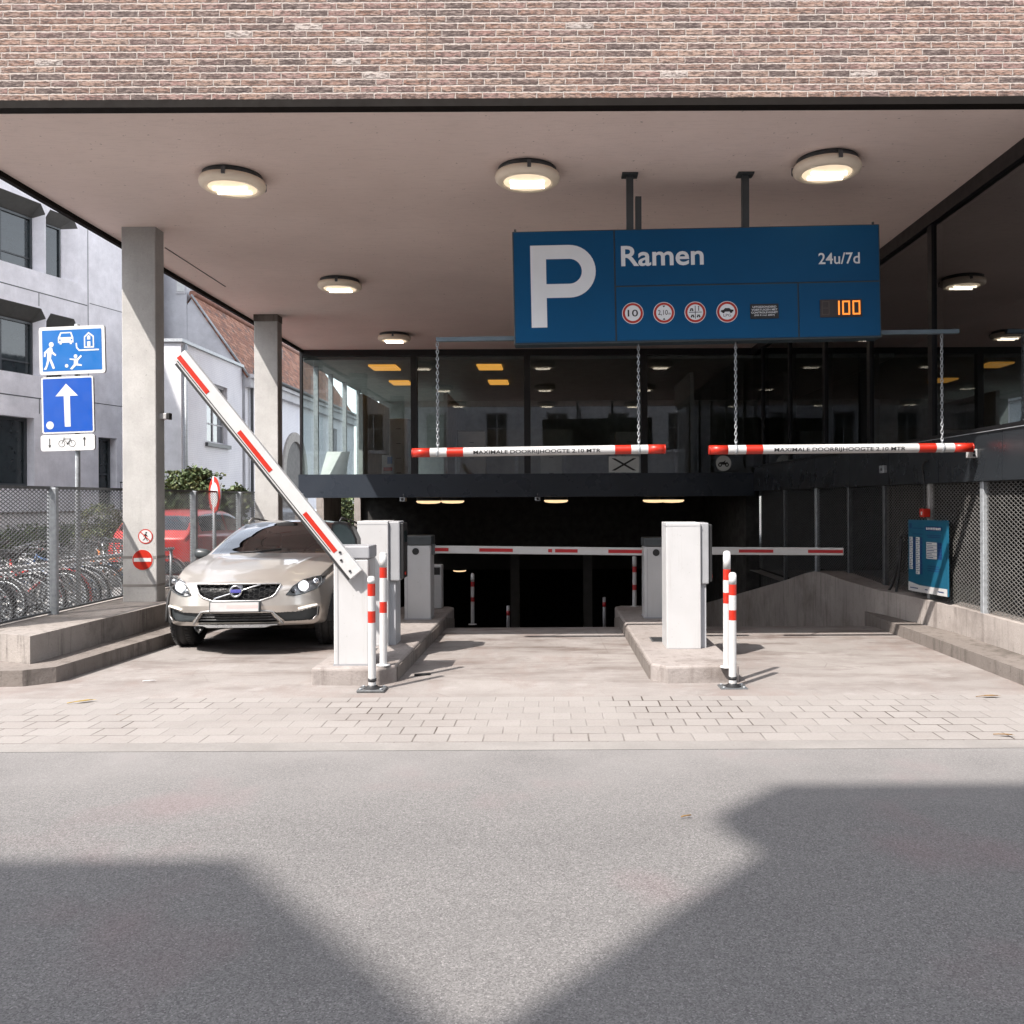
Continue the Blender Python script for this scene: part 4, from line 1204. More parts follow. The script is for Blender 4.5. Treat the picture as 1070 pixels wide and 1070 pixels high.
# ================================================================== FENCES
def mesh_panel(A, B, z0, z1, k=1.0, dy=0.078, dz=0.040, th=0.0085, dep=0.004):
    A, B = Vector((A[0], A[1], 0)), Vector((B[0], B[1], 0))
    L = (B - A).length
    u = (B - A) / L
    nrm = Vector((-u.y, u.x, 0))
    Hh = z1 - z0
    sl = dz / dy
    m = MB()
    n = int((L + Hh / sl) / dy) + 2
    ang = math.atan(sl)
    hw = th / 2 / cos(ang)
    for sgn in (1, -1):
        for i in range(-1, n):
            t0 = i * dy - (Hh / sl if sgn > 0 else 0)
            # z = sl*(t-t0) for sgn>0 ; z = H - sl*(t-(t0)) for sgn<0
            if sgn > 0:
                ta, tb = max(0, t0), min(L, t0 + Hh / sl)
                za, zb_ = sl * (ta - t0), sl * (tb - t0)
            else:
                t0 = i * dy - Hh / sl
                ta, tb = max(0, t0), min(L, t0 + Hh / sl)
                za, zb_ = Hh - sl * (ta - t0), Hh - sl * (tb - t0)
            if tb - ta < 0.01:
                continue
            o0 = nrm * (dep / 2 * sgn)
            p, q = A + u * ta + Vector((0, 0, z0 + za)) + o0, A + u * tb + Vector((0, 0, z0 + zb_)) + o0
            w = Vector((0, 0, hw)); d = nrm * dep / 2
            m.add([p - w - d, q - w - d, q + w - d, p + w - d, p - w + d, q - w + d, q + w + d, p + w + d],
                  [(0, 1, 2, 3), (4, 7, 6, 5), (3, 2, 6, 7), (0, 4, 5, 1)])
    return m
fx = -5.42
t = thing('mesh_fence', 'long grey expanded metal fence on the left plinth in front of the bicycles', 'fence', (fx, 12, 0.39))
ypost = [8.35, 9.25, 11.05, 12.85, 14.7, 16.5, 18.3]
fend = [8.1] + ypost[1:] 
for i in range(len(fend) - 1):
    mesh_panel((fx, fend[i] + 0.03), (fx, fend[i + 1] - 0.03), 0.43, 1.735).build('mesh_panel', M['mesh_metal'], t)
for y in ypost[1:]:
    MB().rbox(fx - 0.02, fx + 0.075, y - 0.03, y + 0.03, 0.385, 1.75, 0.006, 1).build('post', M['galv'], t)
for i in range(len(fend) - 1):
    for (z0_, z1_) in ((1.735, 1.765), (0.41, 0.43)):
        MB().box(fx - 0.02, fx + 0.02, fend[i] + 0.031, fend[i + 1] - 0.031, z0_, z1_).build('rail', M['galv_dark'], t)
# front return of the fence going left, out of frame
mesh_panel((-12, 9.1), (-5.45, 8.12), 0.43, 1.735).build('mesh_panel', M['mesh_metal'], t)

t = thing('mesh_fence', 'black-backed expanded metal fence on the right low wall behind the tariff board', 'fence', (XR + 0.05, 10, 0.41))
fy = [6.9, 8.85, 10.12, 11.5, 12.9, 14.5, 16.5, 18.7]
for i in range(len(fy) - 1):
    x = XR + 0.06
    zb_ = 0.43 if i < 5 else 0.1
    mesh_panel((x, fy[i] + 0.03), (x, fy[i + 1] - 0.03), zb_, 1.765, dy=0.085, dz=0.045, th=0.0065).build('mesh_panel', M['mesh_light'] if i < 3 else M['galv_dark'], t)
for i, y in enumerate(fy[1:-1]):
    w = 0.035 if i != 4 else 0.05
    z0_ = 0.40 if i < 4 else (0.2 if i == 4 else -0.3)
    MB().rbox(XR + 0.02, XR + 0.085, y - w, y + w, z0_, 1.768, 0.005, 1).build('post', M['galv'] if i in (0, 4) else M['concrete_pale'] if i == 1 else M['galv_dark'], t)
# pale box seen through the mesh
t = thing('utility_cabinet', 'pale cabinet standing behind the right mesh fence', 'cabinet', (4.95, 8.6, 0))
MB().rbox(4.72, 5.2, 8.18, 8.6, 0, 1.0, 0.01).build('cabinet_body', M['white_paint'], t)
MB().box(4.74, 5.18, 8.172, 8.179, 0.05, 0.95).build('door', M['grey_paint'], t)

# ------------------------------------------------------------------ tariff board on the right wall
bx = XR - 0.055
Y0, Y1 = 10.50, 9.46      # left and right edge as seen
zT0, zT1 = P(949, 543, Y0).z, P(987, 544, Y1).z
zB0, zB1 = P(949, 616.6, Y0).z, P(987, 623.8, Y1).z
t = thing('tariff_board', 'blue tariff board with white price columns fixed to the right fence', 'board', (bx, 10, zB0))
def tb(u, v, d=0.0):
    y = Y0 + (Y1 - Y0) * u
    zt_, zb2 = zT0 + (zT1 - zT0) * u, zB0 + (zB1 - zB0) * u
    return (bx - d, y, zt_ + (zb2 - zt_) * v)
def tq(m, u0, u1, v0, v1, d, k): m.poly([tb(u0, v0, d), tb(u1, v0, d), tb(u1, v1, d), tb(u0, v1, d)], k)
m = MB().prism([tb(0, 0), tb(1, 0), tb(1, 1), tb(0, 1)], (0.02, 0, 0))
m.build('panel', pm('tariff_blue', (0.010, 0.090, 0.155), 0.35, var=0.2, scale=1.2), t)
m = MB()
tq(m, 0.0, 1.0, 0.905, 1.0, 0.0012, 0)
m.poly([tb(0, 0.87, 0.0011), tb(0.35, 0.91, 0.0011), tb(1, 0.90, 0.0011), tb(1, 0.95, 0.0011), tb(0, 0.95, 0.0011)], 0)
for (u0, u1, v0, v1, n) in ((0.03, 0.125, 0.24, 0.70, 9), (0.21, 0.315, 0.24, 0.76, 10), (0.49, 0.755, 0.30, 0.53, 5)):
    for i in range(n):
        a_, b_ = v0 + (v1 - v0) * i / n, v0 + (v1 - v0) * (i + 0.86) / n
        tq(m, u0, u1, a_, b_, 0.0012, 0)
        tq(m, u0 + 0.012, u0 + (u1 - u0) * (0.55 + 0.3 * ((i * 7) % 3) / 3), a_ + (b_ - a_) * 0.35, a_ + (b_ - a_) * 0.6, 0.0022, 1)
        w = 0.07 if u0 < 0.4 else 0.12
        tq(m, u1 + 0.008, u1 + w, a_, b_, 0.0013, 1)
tq(m, 0.46, 0.88, 0.085, 0.145, 0.0012, 1)
for i in range(9):
    tq(m, 0.49 + 0.041 * i, 0.52 + 0.041 * i, 0.10, 0.13, 0.0022, 0)
for (u0, u1, v) in ((0.12, 0.42, 0.11), (0.12, 0.40, 0.19), (0.5, 0.86, 0.20), (0.52, 0.84, 0.225), (0.52, 0.8, 0.62), (0.52, 0.86, 0.65), (0.52, 0.8, 0.68)):
    tq(m, u0, u1, v, v + 0.012, 0.0012, 1)
tq(m, 0.03, 0.10, 0.05, 0.12, 0.0012, 1)
for (u0, u1) in ((0.05, 0.27), (0.45, 0.52), (0.78, 0.92)):
    tq(m, u0, u1, 0.945, 0.96, 0.0022, 1)
m.build('print', [M['ts_white'], pm('tariff_navy', (0.01, 0.035, 0.12), 0.4)], t)
t = thing('alarm_box', 'small red alarm box on the post above the tariff board', 'alarm', (XR - 0.03, 10.12, 1.38))
MB().rbox(XR - 0.07, XR + 0.018, 10.04, 10.15, 1.375, 1.475, 0.01).build('box_body', M['red_refl'], t)
MB().box(XR - 0.073, XR - 0.0701, 10.065, 10.10, 1.40, 1.44).build('button', M['ts_white'], t)
def cable(pts, r, lab):
    pts = [Vector(p) for p in pts]
    out = []
    for i in range(len(pts) - 1):
        p0, p1, p2, p3 = pts[max(0, i - 1)], pts[i], pts[i + 1], pts[min(len(pts) - 1, i + 2)]
        for s_ in range(6):
            q = s_ / 6
            out.append(0.5 * ((2 * p1) + (p2 - p0) * q + (2 * p0 - 5 * p1 + 4 * p2 - p3) * q * q + (3 * p1 - p0 - 3 * p2 + p3) * q ** 3))
    out.append(pts[-1])
    single(MB().tube(out, r, 8), 'cable', M['black_rubber'], lab, 'cable')
xw = XR - 0.02
cable([(xw - 0.0, 10.62, 1.12), (xw, 10.78, 1.13), (xw, 10.86, 1.02), (xw - 0.01, 10.88, 0.8), (xw - 0.04, 11.0, 0.5), (xw - 0.14, 11.0, 0.30), (xw - 0.16, 10.80, 0.14)], 0.017, 'thick black cable looping from the tariff board down to the kerb')
cable([(xw, 10.80, 1.08), (xw - 0.01, 10.82, 0.8), (xw - 0.04, 10.84, 0.5), (xw - 0.12, 10.74, 0.25), (xw - 0.14, 10.70, 0.14)], 0.017, 'second black cable hanging straight down left of the tariff board')
cable([(XR - 0.02, 10.12, 1.47), (XR - 0.02, 10.12, 1.75), (XR - 0.045, 10.12, 1.95), (XR - 0.045, 10.06, 2.02), (XR - 0.045, 9.98, 2.03)], 0.011, 'thin conduit rising from the red alarm box over the dark fascia')
# signs stuck on the front column
yc = 10.345
c = P(149, 585, yc)
m = MB().disc(c, 0.127, 40, k=1)
m.disc((c.x, yc - 0.0015, c.z), 0.122, 40, k=0)
m.box(c.x - 0.105, c.x + 0.105, yc - 0.004, yc - 0.002, c.z - 0.022, c.z + 0.022, 1)
single(m, 'no_entry_sign', [M['red_refl'], M['ts_white']], 'round red no entry sign with white bar on the front column', 'sign')
c = P(152, 560.5, yc)
m = MB().disc(c, 0.088, 40, k=0).disc((c.x, yc - 0.0012, c.z), 0.076, 40, k=1)
def pt(a_, b_): return (c.x + a_ * 0.076, yc - 0.0024, c.z + b_ * 0.076)
m.poly([pt(-0.10, 0.40), pt(0.12, 0.42), pt(0.3, 0.1), pt(0.42, -0.02), pt(0.36, -0.08), pt(0.2, 0.06), pt(0.14, 0.0), pt(0.2, -0.25), pt(0.38, -0.7), pt(0.26, -0.72), pt(0.06, -0.28), pt(-0.12, -0.5), pt(-0.38, -0.68), pt(-0.44, -0.58), pt(-0.2, -0.4), pt(-0.06, -0.1), pt(-0.1, 0.1), pt(-0.28, -0.06), pt(-0.34, 0.02)], 2)
m.disc((c.x + 0.01, yc - 0.0024, c.z + 0.055 * 0.8), 0.011, 12, k=2)
m.prism([(c.x - 0.060, yc - 0.0034, c.z + 0.046), (c.x - 0.052, yc - 0.0034, c.z + 0.054), (c.x + 0.058, yc - 0.0034, c.z - 0.048), (c.x + 0.05, yc - 0.0034, c.z - 0.056)], (0, 0.0005, 0), 0)
single(m, 'no_pedestrians_sign', [M['red_refl'], M['ts_white'], M['ink']], 'small round sign with crossed walking figure above the no entry sign', 'sign')
# ================================================================== CARS
def pchip(x, y, q):
    x, y = np.array(x, float), np.array(y, float)
    h = np.diff(x); d = np.diff(y) / h
    m = np.zeros_like(y)
    m[0], m[-1] = d[0], d[-1]
    for i in range(1, len(x) - 1):
        if d[i - 1] * d[i] > 0:
            w1, w2 = 2 * h[i] + h[i - 1], h[i] + 2 * h[i - 1]
            m[i] = (w1 + w2) / (w1 / d[i - 1] + w2 / d[i])
    k = np.clip(np.searchsorted(x, q) - 1, 0, len(x) - 2)
    t = (q - x[k]) / h[k]
    return ((1 + 2 * t) * (1 - t) ** 2) * y[k] + t * (1 - t) ** 2 * h[k] * m[k] + t * t * (3 - 2 * t) * y[k + 1] + t * t * (t - 1) * h[k] * m[k + 1]

class Shell:
    """a car body as one dense lofted skin; s = nose..tail, v = bottom..roof centre of the half section"""
    def __init__(s, L, prof, step=0.016, kv=96, sweep=0.40, rear_sweep=0.16, lean=None, belt=None):
        s.L, s.sweep, s.rsweep, s.W = L, sweep, rear_sweep, max(p[1] for p in prof)
        s.lean = lean or [(0.1, 0.09), (0.24, 0.03), (0.40, 0.0), (0.54, 0.012), (0.62, 0.03), (0.70, 0.06), (1.0, 0.12)]
        us = np.arange(0, L + step / 2, step)
        A = np.array(prof)
        w, zb, zs, zc = [pchip(A[:, 0], A[:, i], us) for i in (1, 2, 3, 4)]
        Hh = np.maximum(0.02, zc - zs)
        wg = lambda h: w * 0.895 - 0.37 * h
        zm = zb + (zs - zb) * 0.52
        c9 = wg(0.86 * Hh)
        pts = [(0 * w, zb), (0.6 * w, zb), (0.92 * w, zb + 0.01), (0.985 * w, zb + 0.10), (w, zm), (0.988 * w, zs - 0.09), (0.953 * w, zs),
               (wg(0.08 * Hh), zs + 0.08 * Hh), (wg(0.5 * Hh), zs + 0.5 * Hh), (c9, zs + 0.86 * Hh), (0.66 * c9, zs + 0.965 * Hh), (0 * w, zs + Hh)]
        PX = np.stack([p[0] for p in pts], 1); PZ = np.stack([p[1] for p in pts], 1)
        n = PX.shape[1]
        vq = np.linspace(0, n - 1, kv)
        def cr(Q):
            # mirror at both ends so the section is smooth across the centre line
            Qm = np.concatenate([Q[:, 1:2] * (-1 if Q is PX else 1), Q, Q[:, -2:-1] * (-1 if Q is PX else 1)], 1)
            k = np.minimum(vq.astype(int), n - 2); t = vq - k
            p0, p1, p2, p3 = Qm[:, k], Qm[:, k + 1], Qm[:, k + 2], Qm[:, k + 3]
            a = 0.5
            return p1 + a * (p2 - p0) * t + (a * (2 * p0 - 5 * p1 + 4 * p2 - p3)) * t ** 2 + a * (3 * p1 - p0 - 3 * p2 + p3) * t ** 3
        X, Z = cr(PX), cr(PZ)
        X[:, 0] = 0; X[:, -1] = 0
        U = np.repeat(us[:, None], kv, 1)
        V = np.repeat(vq[None, :], len(us), 0)
        # hood creases
        fade = np.clip((1.35 - U) / 0.3, 0, 1) * np.clip(U / 0.25, 0, 1) * (V > 8.6)
        Z = Z + 0.014 * np.exp(-((np.abs(X) - (0.40 + 0.14 * U)) / 0.05) ** 2) * fade
        # nose and tail caps: rings that shrink on to a short line
        def cap(Xr, Zr, zmid, nn):
            ox, oz, of = [], [], []
            for i in range(1, nn + 1):
                f = 1 - i / nn
                ox.append(Xr * f); oz.append(zmid + (Zr - zmid) * f); of.append(f)
            return np.array(ox), np.array(oz), np.array(of)
        nn = int(0.8 / step)
        zmid = 0.40
        cx, cz, cf = cap(X[0], Z[0], zmid, nn)
        rx, rz, rf = cap(X[-1], Z[-1], 0.55, int(0.8 / step / 1.5))
        def noseY(x, z, f=0.0):
            return s.leanf(z) + s.sweepf(x) + 0.05 * f ** 7
        Y = U + (s.leanf(Z) * np.clip(1 - U / 0.6, 0, 1) + s.sweepf(X) * np.clip(1 - U / 1.5, 0, 1) + 0.05 * np.clip(1 - U / 0.4, 0, 1))
        Y = Y - s.rsweepf(X) * np.clip(1 - (L - U) / 0.8, 0, 1)
        cy = s.leanf(cz) + s.sweepf(cx) + 0.05 * (cf[:, None] ** 7)
        ry = L - s.rsweepf(rx) + 0.02 * (1 - rf[:, None] ** 6)
        s.X = np.concatenate([cx[::-1], X, rx]); s.Y = np.concatenate([cy[::-1], Y, ry]); s.Z = np.concatenate([cz[::-1], Z, rz])
        s.U = np.concatenate([np.full(cx.shape, -1.0), U, np.full(rx.shape, 99.0)])
        s.V = np.concatenate([np.repeat(vq[None, :], len(cx), 0), V, np.repeat(vq[None, :], len(rx), 0)])
    def leanf(s, z):
        return np.interp(z, [p[0] for p in s.lean], [p[1] for p in s.lean])
    def sweepf(s, x):
        return s.sweep * (np.abs(x) / 0.93) ** 2.5
    def rsweepf(s, x):
        return s.rsweep * (np.abs(x) / 0.93) ** 3
    def front(s, x, z):
        return float(s.leanf(z) + s.sweepf(x))
    def split(s, classify, names):
        """classify(xc, yc, zc, uc, vc) -> array of class indices; one mesh per class, both halves"""
        R_, C_ = s.X.shape
        idx = np.arange(R_ * C_).reshape(R_, C_)
        q = np.stack([idx[:-1, :-1], idx[:-1, 1:], idx[1:, 1:], idx[1:, :-1]], -1).reshape(-1, 4)
        P_ = np.stack([s.X.ravel(), s.Y.ravel(), s.Z.ravel()], 1)
        cen = P_[q].mean(1)
        uc = s.U.ravel()[q].max(1); vc = s.V.ravel()[q].mean(1)
        out = {}
        for side in (1, -1):
            cl = classify(cen[:, 0] * side, cen[:, 1], cen[:, 2], uc, vc)
            for k, nm in enumerate(names):
                sel = q[cl == k]
                if len(sel) == 0: continue
                used, inv = np.unique(sel, return_inverse=True)
                pts = P_[used] * np.array([side, 1, 1])
                fs = inv.reshape(-1, 4)
                if side < 0: fs = fs[:, ::-1]
                out.setdefault(nm, []).append((pts, fs))
        return out

def inpoly(x, z, poly):
    c = np.zeros(x.shape, bool)
    n = len(poly)
    for i in range(n):
        (x0, z0), (x1, z1) = poly[i], poly[(i + 1) % n]
        hit = ((z0 > z) != (z1 > z)) & (x < (x1 - x0) * (z - z0) / (z1 - z0 + 1e-12) + x0)
        c ^= hit
    return c

def mesh_of(pieces, name, mats, parent, shift=(0, 0, 0), weld=True):
    m = MB()
    for pts, fs in pieces:
        m.add([tuple(p + np.array(shift)) for p in pts], [tuple(int(i) for i in f) for f in fs], True)
    bm = bmesh.new()
    o = m.build(name, mats, parent)
    bm.from_mesh(o.data)
    bmesh.ops.remove_doubles(bm, verts=list(bm.verts), dist=0.0004)
    bmesh.ops.recalc_face_normals(bm, faces=list(bm.faces))
    bm.to_mesh(o.data); bm.free()
    for p in o.data.polygons: p.use_smooth = True
    return o

def wheel(parent, x, y, z, r, w, side, spokes=5, rim=None):
    t = MB()
    a, b = (-w / 2, w / 2)
    prof = [(r * 0.66, a), (r * 0.90, a - 0.004), (r * 0.97, a + 0.015), (r, a + 0.04), (r, -0.045), (r - 0.008, -0.042), (r - 0.008, -0.036), (r, -0.033), (r, 0.033), (r - 0.008, 0.036), (r - 0.008, 0.042), (r, 0.045), (r, b - 0.04), (r * 0.97, b - 0.015), (r * 0.90, b + 0.004), (r * 0.66, b)]
    t.lathe(prof, (x, y, z), 44, 'x')
    n = 54
    for i in range(n):      # tread blocks
        an = 2 * pi * i / n
        for (q0, q1) in ((a + 0.012, -0.05), (0.05, b - 0.012)):
            c, s_ = cos(an), sin(an)
            for_ = []
            for (qq, da) in ((q0, 0), (q1, 0.02), (q1, 0.065), (q0, 0.045)):
                cc, ss = cos(an + da), sin(an + da)
                for_.append((x + qq, y + (r + 0.0005) * cc, z + (r + 0.0005) * ss))
            up = [(p[0], y + (p[1] - y) * (1 + 0.007 / r), z + (p[2] - z) * (1 + 0.007 / r)) for p in for_]
            t.add(for_ + up, [(4, 5, 6, 7), (0, 1, 5, 4), (1, 2, 6, 5), (2, 3, 7, 6), (3, 0, 4, 7)])
    wh = thing_child('wheel', parent, t, M['black_rubber'])
    m = MB()
    o = side * w / 2
    m.lathe([(r * 0.66, -o * 0.9), (r * 0.66, o * 0.9), (r * 0.61, o * 0.96), (r * 0.58, o * 0.7), (r * 0.58, -o * 0.9)], (x, y, z), 36, 'x')
    m.lathe([(0.0, o * 0.82), (0.05, o * 0.82), (0.06, o * 0.6)], (x, y, z), 16, 'x')
    for i in range(spokes):
        an = 2 * pi * i / spokes
        s0 = len(m.v)
        m.box(-0.012, 0.012, -0.028, 0.028, 0.03, r * 0.61)
        m.xf(Matrix.Translation((x + o * 0.72, y, z)) @ Matrix.Rotation(an, 4, 'X'), s0)
    m.build('rim', rim or M['silver'], wh)
    MB().lathe([(0, -o * 0.1), (r * 0.52, -o * 0.1), (r * 0.52, 0), (0, 0)], (x, y, z), 24, 'x').build('brake_disc', M['galv_dark'], wh)
    return wh
def thing_child(name, parent, mb, mat):
    return mb.build(name, mat, parent)

def strip3(shell, pts, r, name, mat, parent, off=0.004, n=6, closed=False, fine=0.02):
    """a trim that follows the nose of a shell along (x, z) points"""
    q = []
    P2 = list(pts) + ([pts[0]] if closed else [])
    for (a, b) in zip(P2[:-1], P2[1:]):
        d = sqrt((b[0] - a[0]) ** 2 + (b[1] - a[1]) ** 2)
        k = max(1, int(d / fine))
        for i in range(k):
            t = i / k
            x, z = a[0] + (b[0] - a[0]) * t, a[1] + (b[1] - a[1]) * t
            q.append((x, shell.front(x, z) - off, z))
    if not closed:
        x, z = P2[-1]; q.append((x, shell.front(x, z) - off, z))
    m = MB().tube(q, r, n, closed)
    return m.build(name, mat, parent) if name else m

# ---------------------------------------------------------------- the estate car leaving the garage
def hero_car():
    L = 4.62
    prof = [  # u, half width, underside, shoulder, centre top
        (0.00, 0.82, 0.185, 0.610, 0.655), (0.25, 0.875, 0.18, 0.675, 0.745), (0.60, 0.92, 0.20, 0.755, 0.835), (1.00, 0.935, 0.21, 0.825, 0.915),
        (1.36, 0.935, 0.21, 0.875, 0.965), (1.46, 0.935, 0.21, 0.885, 0.985), (1.62, 0.935, 0.21, 0.895, 1.075), (1.85, 0.935, 0.21, 0.905, 1.215),
        (2.15, 0.935, 0.21, 0.915, 1.365), (2.35, 0.935, 0.21, 0.92, 1.435), (2.6, 0.935, 0.21, 0.925, 1.462), (3.1, 0.935, 0.21, 0.935, 1.462),
        (3.6, 0.93, 0.21, 0.95, 1.44), (4.0, 0.915, 0.22, 0.96, 1.395), (4.25, 0.90, 0.25, 0.96, 1.26), (4.45, 0.87, 0.28, 0.93, 1.06), (4.62, 0.80, 0.34, 0.84, 0.90)]
    S = Shell(L, prof, 0.014, 130)
    root = thing('estate_car', 'champagne estate car with lit headlights driving out beside the raised barrier', 'car')
    grille = [(-0.437, 0.632), (0.437, 0.632), (0.444, 0.615), (0.40, 0.525), (0.36, 0.49), (0.245, 0.452), (-0.245, 0.452), (-0.36, 0.49), (-0.40, 0.525), (-0.444, 0.615)]
    hl = [(0.50, 0.512), (0.56, 0.60), (0.65, 0.668), (0.745, 0.700), (0.815, 0.712), (0.825, 0.64), (0.785, 0.575), (0.67, 0.522), (0.58, 0.503)]
    intake = [(-0.355, 0.325), (0.355, 0.325), (0.43, 0.225), (-0.43, 0.225)]
    vent = [(0.37, 0.345), (0.41, 0.325), (0.62, 0.333), (0.80, 0.38), (0.79, 0.28), (0.73, 0.235), (0.49, 0.228)]
    wy = [(0.90, 0.335), (3.67, 0.335)]
    def cls(x, y, z, u, v):
        c = np.zeros(x.shape, int)
        nose = (y < 0.75) & (u < 0.5)
        c[nose & inpoly(x, z, grille)] = 1
        c[nose & inpoly(np.abs(x), z, hl)] = 2
        c[nose & inpoly(x, z, intake)] = 3
        c[nose & inpoly(np.abs(x), z, vent)] = 4
        c[(v > 9.12) & (u > 1.475) & (u < 2.33) & (u < 90)] = 5
        c[(v > 7.25) & (v < 8.85) & (u > 1.80) & (u < 4.12) & ~((u > 2.72) & (u < 2.80)) & ~((u > 3.55) & (u < 3.63)) & (u + (v - 7.2) * -0.24 > 1.72)] = 6
        c[(v > 9.2) & (u > 4.04) & (u < 4.42)] = 7
        lamp = (u > 4.2) & (np.abs(x) > 0.62) & (z > 0.72) & (z < 1.2) & (v < 9)
        c[lamp] = 8
        for (a, b) in wy:
            c[(np.abs(x) > 0.52) & (z < 0.75) & (u < 90) & (np.hypot(y - a, z + 0.075 - b) < 0.385)] = 9
        c[(v < 3.1) & (c == 0) & (u > 0.3) & (u < 90)] = 10
        return c
    parts = S.split(cls, ['body', 'grille_recess', 'headlight', 'lower_intake', 'side_vent', 'windshield', 'side_window', 'rear_window', 'tail_lamp', 'gone', 'sill_cladding'])
    mesh_of(parts['body'], 'body', M['paint_champagne'], root)
    mesh_of(parts['sill_cladding'], 'sill_cladding', M['black_rubber'], root)
    mesh_of(parts['windshield'], 'windshield', M['glass_car'], root)
    for pc in parts['side_window']: mesh_of([pc], 'side_window', M['glass_car'], root)
    mesh_of(parts['rear_window'], 'rear_window', M['glass_car'], root)
    for pc in parts['tail_lamp']: mesh_of([pc], 'tail_lamp', M['red_deep'], root)
    gr = mesh_of(parts['grille_recess'], 'grille', M['black_metal'], root, (0, 0.035, 0))
    ik = mesh_of(parts['lower_intake'], 'lower_intake', M['black_metal'], root, (0, 0.05, 0))
    for pc in parts['side_vent']:
        mesh_of([pc], 'side_vent', M['dark_grey'], root, (0, 0.03, 0))
    # recess rims
    def rim(poly, d, name, par, mirror=False):
        for sg in ((1, -1) if mirror else (1,)):
            q = []
            for (a, b) in zip(poly, poly[1:] + poly[:1]):
                k = max(1, int(sqrt((b[0] - a[0]) ** 2 + (b[1] - a[1]) ** 2) / 0.03))
                for i in range(k):
                    x, z = (a[0] + (b[0] - a[0]) * i / k) * sg, a[1] + (b[1] - a[1]) * i / k
                    q.append((x, S.front(x, z), z))
            n = len(q)
            m = MB().add(q + [(p[0], p[1] + d, p[2]) for p in q], [(i, (i + 1) % n, n + (i + 1) % n, n + i) for i in range(n)])
            m.build(name, M['black_metal'], par)
    rim(grille, 0.05, 'recess_rim', gr)
    rim(intake, 0.07, 'recess_rim', ik)
    # honeycomb of the grille
    m = MB()
    hw, hh = 0.036, 0.060
    for r_ in range(-2, 12):
        for c_ in range(-12, 13):
            cx_ = (c_ + 0.5 * (r_ % 2)) * 2.94 * hw
            cz_ = 0.45 + r_ * 0.40 * hh
            hexp = [(cx_ + hw * a_, cz_ + hh * b_ * 0.8) for a_, b_ in ((-0.62, 0.5), (0.62, 0.5), (0.92, 0.0))]
            hexp = [(cx_ - 0.55 * hw, cz_ + 0.40 * hh), (cx_ + 0.55 * hw, cz_ + 0.40 * hh), (cx_ + 0.92 * hw, cz_), (cx_ + 0.55 * hw, cz_ - 0.40 * hh), (cx_ - 0.55 * hw, cz_ - 0.40 * hh), (cx_ - 0.92 * hw, cz_)]
            ok = inpoly(np.array([p[0] for p in hexp]), np.array([p[1] for p in hexp]), grille)
            if not ok.any(): continue
            for i in range(6):
                a_, b_ = hexp[i], hexp[(i + 1) % 6]
                if ok[i] and ok[(i + 1) % 6]:
                    m.tube([(a_[0], S.front(*a_) + 0.008, a_[1]), (b_[0], S.front(*b_) + 0.008, b_[1])], 0.0045, 4)
    m.build('honeycomb', pm('grille_black', (0.03, 0.031, 0.033), 0.5), gr)
    strip3(S, grille, 0.010, 'grille_surround', M['silver'], gr, 0.0, 6, True)
    # emblem: ring with a diagonal arrow, blue bar across the middle, and the long diagonal
    lx, lz = 0.0, 0.555
    fy_ = S.front(0, lz) - 0.012
    strip3(S, [(-0.235, 0.475), (0.25, 0.625)], 0.009, 'diagonal_bar', M['chrome'], gr, 0.004, 6)
    m = MB()
    m.tube([(lx + 0.056 * cos(2 * pi * i / 28), fy_, lz + 0.056 * sin(2 * pi * i / 28)) for i in range(28)], 0.012, 8, True)
    m.prism([(lx + 0.030, fy_ - 0.006, lz + 0.066), (lx + 0.072, fy_ - 0.006, lz + 0.066), (lx + 0.072, fy_ - 0.006, lz + 0.026), (lx + 0.052, fy_ - 0.006, lz + 0.040)], (0, 0.012, 0))
    em = m.build('emblem', M['chrome'], gr)
    MB().disc((lx, fy_ + 0.004, lz), 0.048, 24).build('emblem_back', M['ink'], em)
    MB().rbox(lx - 0.056, lx + 0.056, fy_ - 0.015, fy_ - 0.004, lz - 0.018, lz + 0.018, 0.004, 1).build('emblem_bar', pm('emblem_blue', (0.07, 0.07, 0.28), 0.3), em)
    # headlights: cover of glass, bright reflector behind, projector lens
    for pc in parts['headlight']:
        sg = 1 if pc[0][:, 0].mean() > 0 else -1
        h = mesh_of([pc], 'headlight', M['glass_lamp'], root)
        mesh_of([pc], 'reflector', pm('lamp_inside', (0.72, 0.72, 0.73), 0.4, 0.0), h, (-0.012 * sg, 0.055, 0))
        q = [(p[0] * sg, p[1]) for p in hl]
        strip3(S, q, 0.006, 'lamp_edge', M['dark_grey'], h, 0.0, 5, True)
        cx_, cz_ = 0.655 * sg, 0.605
        cy_ = S.front(cx_, cz_) + 0.035
        MB().lathe([(0.062, 0.01), (0.062, -0.02), (0.056, -0.022), (0.056, 0.0)], (cx_, cy_, cz_), 24, 'y').build('lens_ring', M['chrome'], h)
        MB().lathe([(0.054, -0.005), (0.05, -0.015), (0.03, -0.026), (0.0, -0.030)], (cx_, cy_, cz_), 24, 'y').build('lens', emit('headlamp_glow', (0.95, 0.97, 1.0), 0.8), h)
        m = MB()
        for (ax, az, rr_) in ((0.765, 0.655, 0.032), (0.562, 0.55, 0.026)):
            yy_ = S.front(ax, az) + 0.04
            m.lathe([(rr_, 0.0), (rr_ * 0.95, -0.012), (0, -0.002)], (ax * sg, yy_, az), 18, 'y')
        m.build('side_lens', M['chrome'], h)
    # number plate (its characters are blurred away in the photograph)
    pz0, pz1 = 0.335, 0.452
    m = MB().rbox(-0.262, 0.262, S.front(0, 0.40) - 0.035, S.front(0, 0.40) + 0.03, pz0, pz1, 0.006, 1)
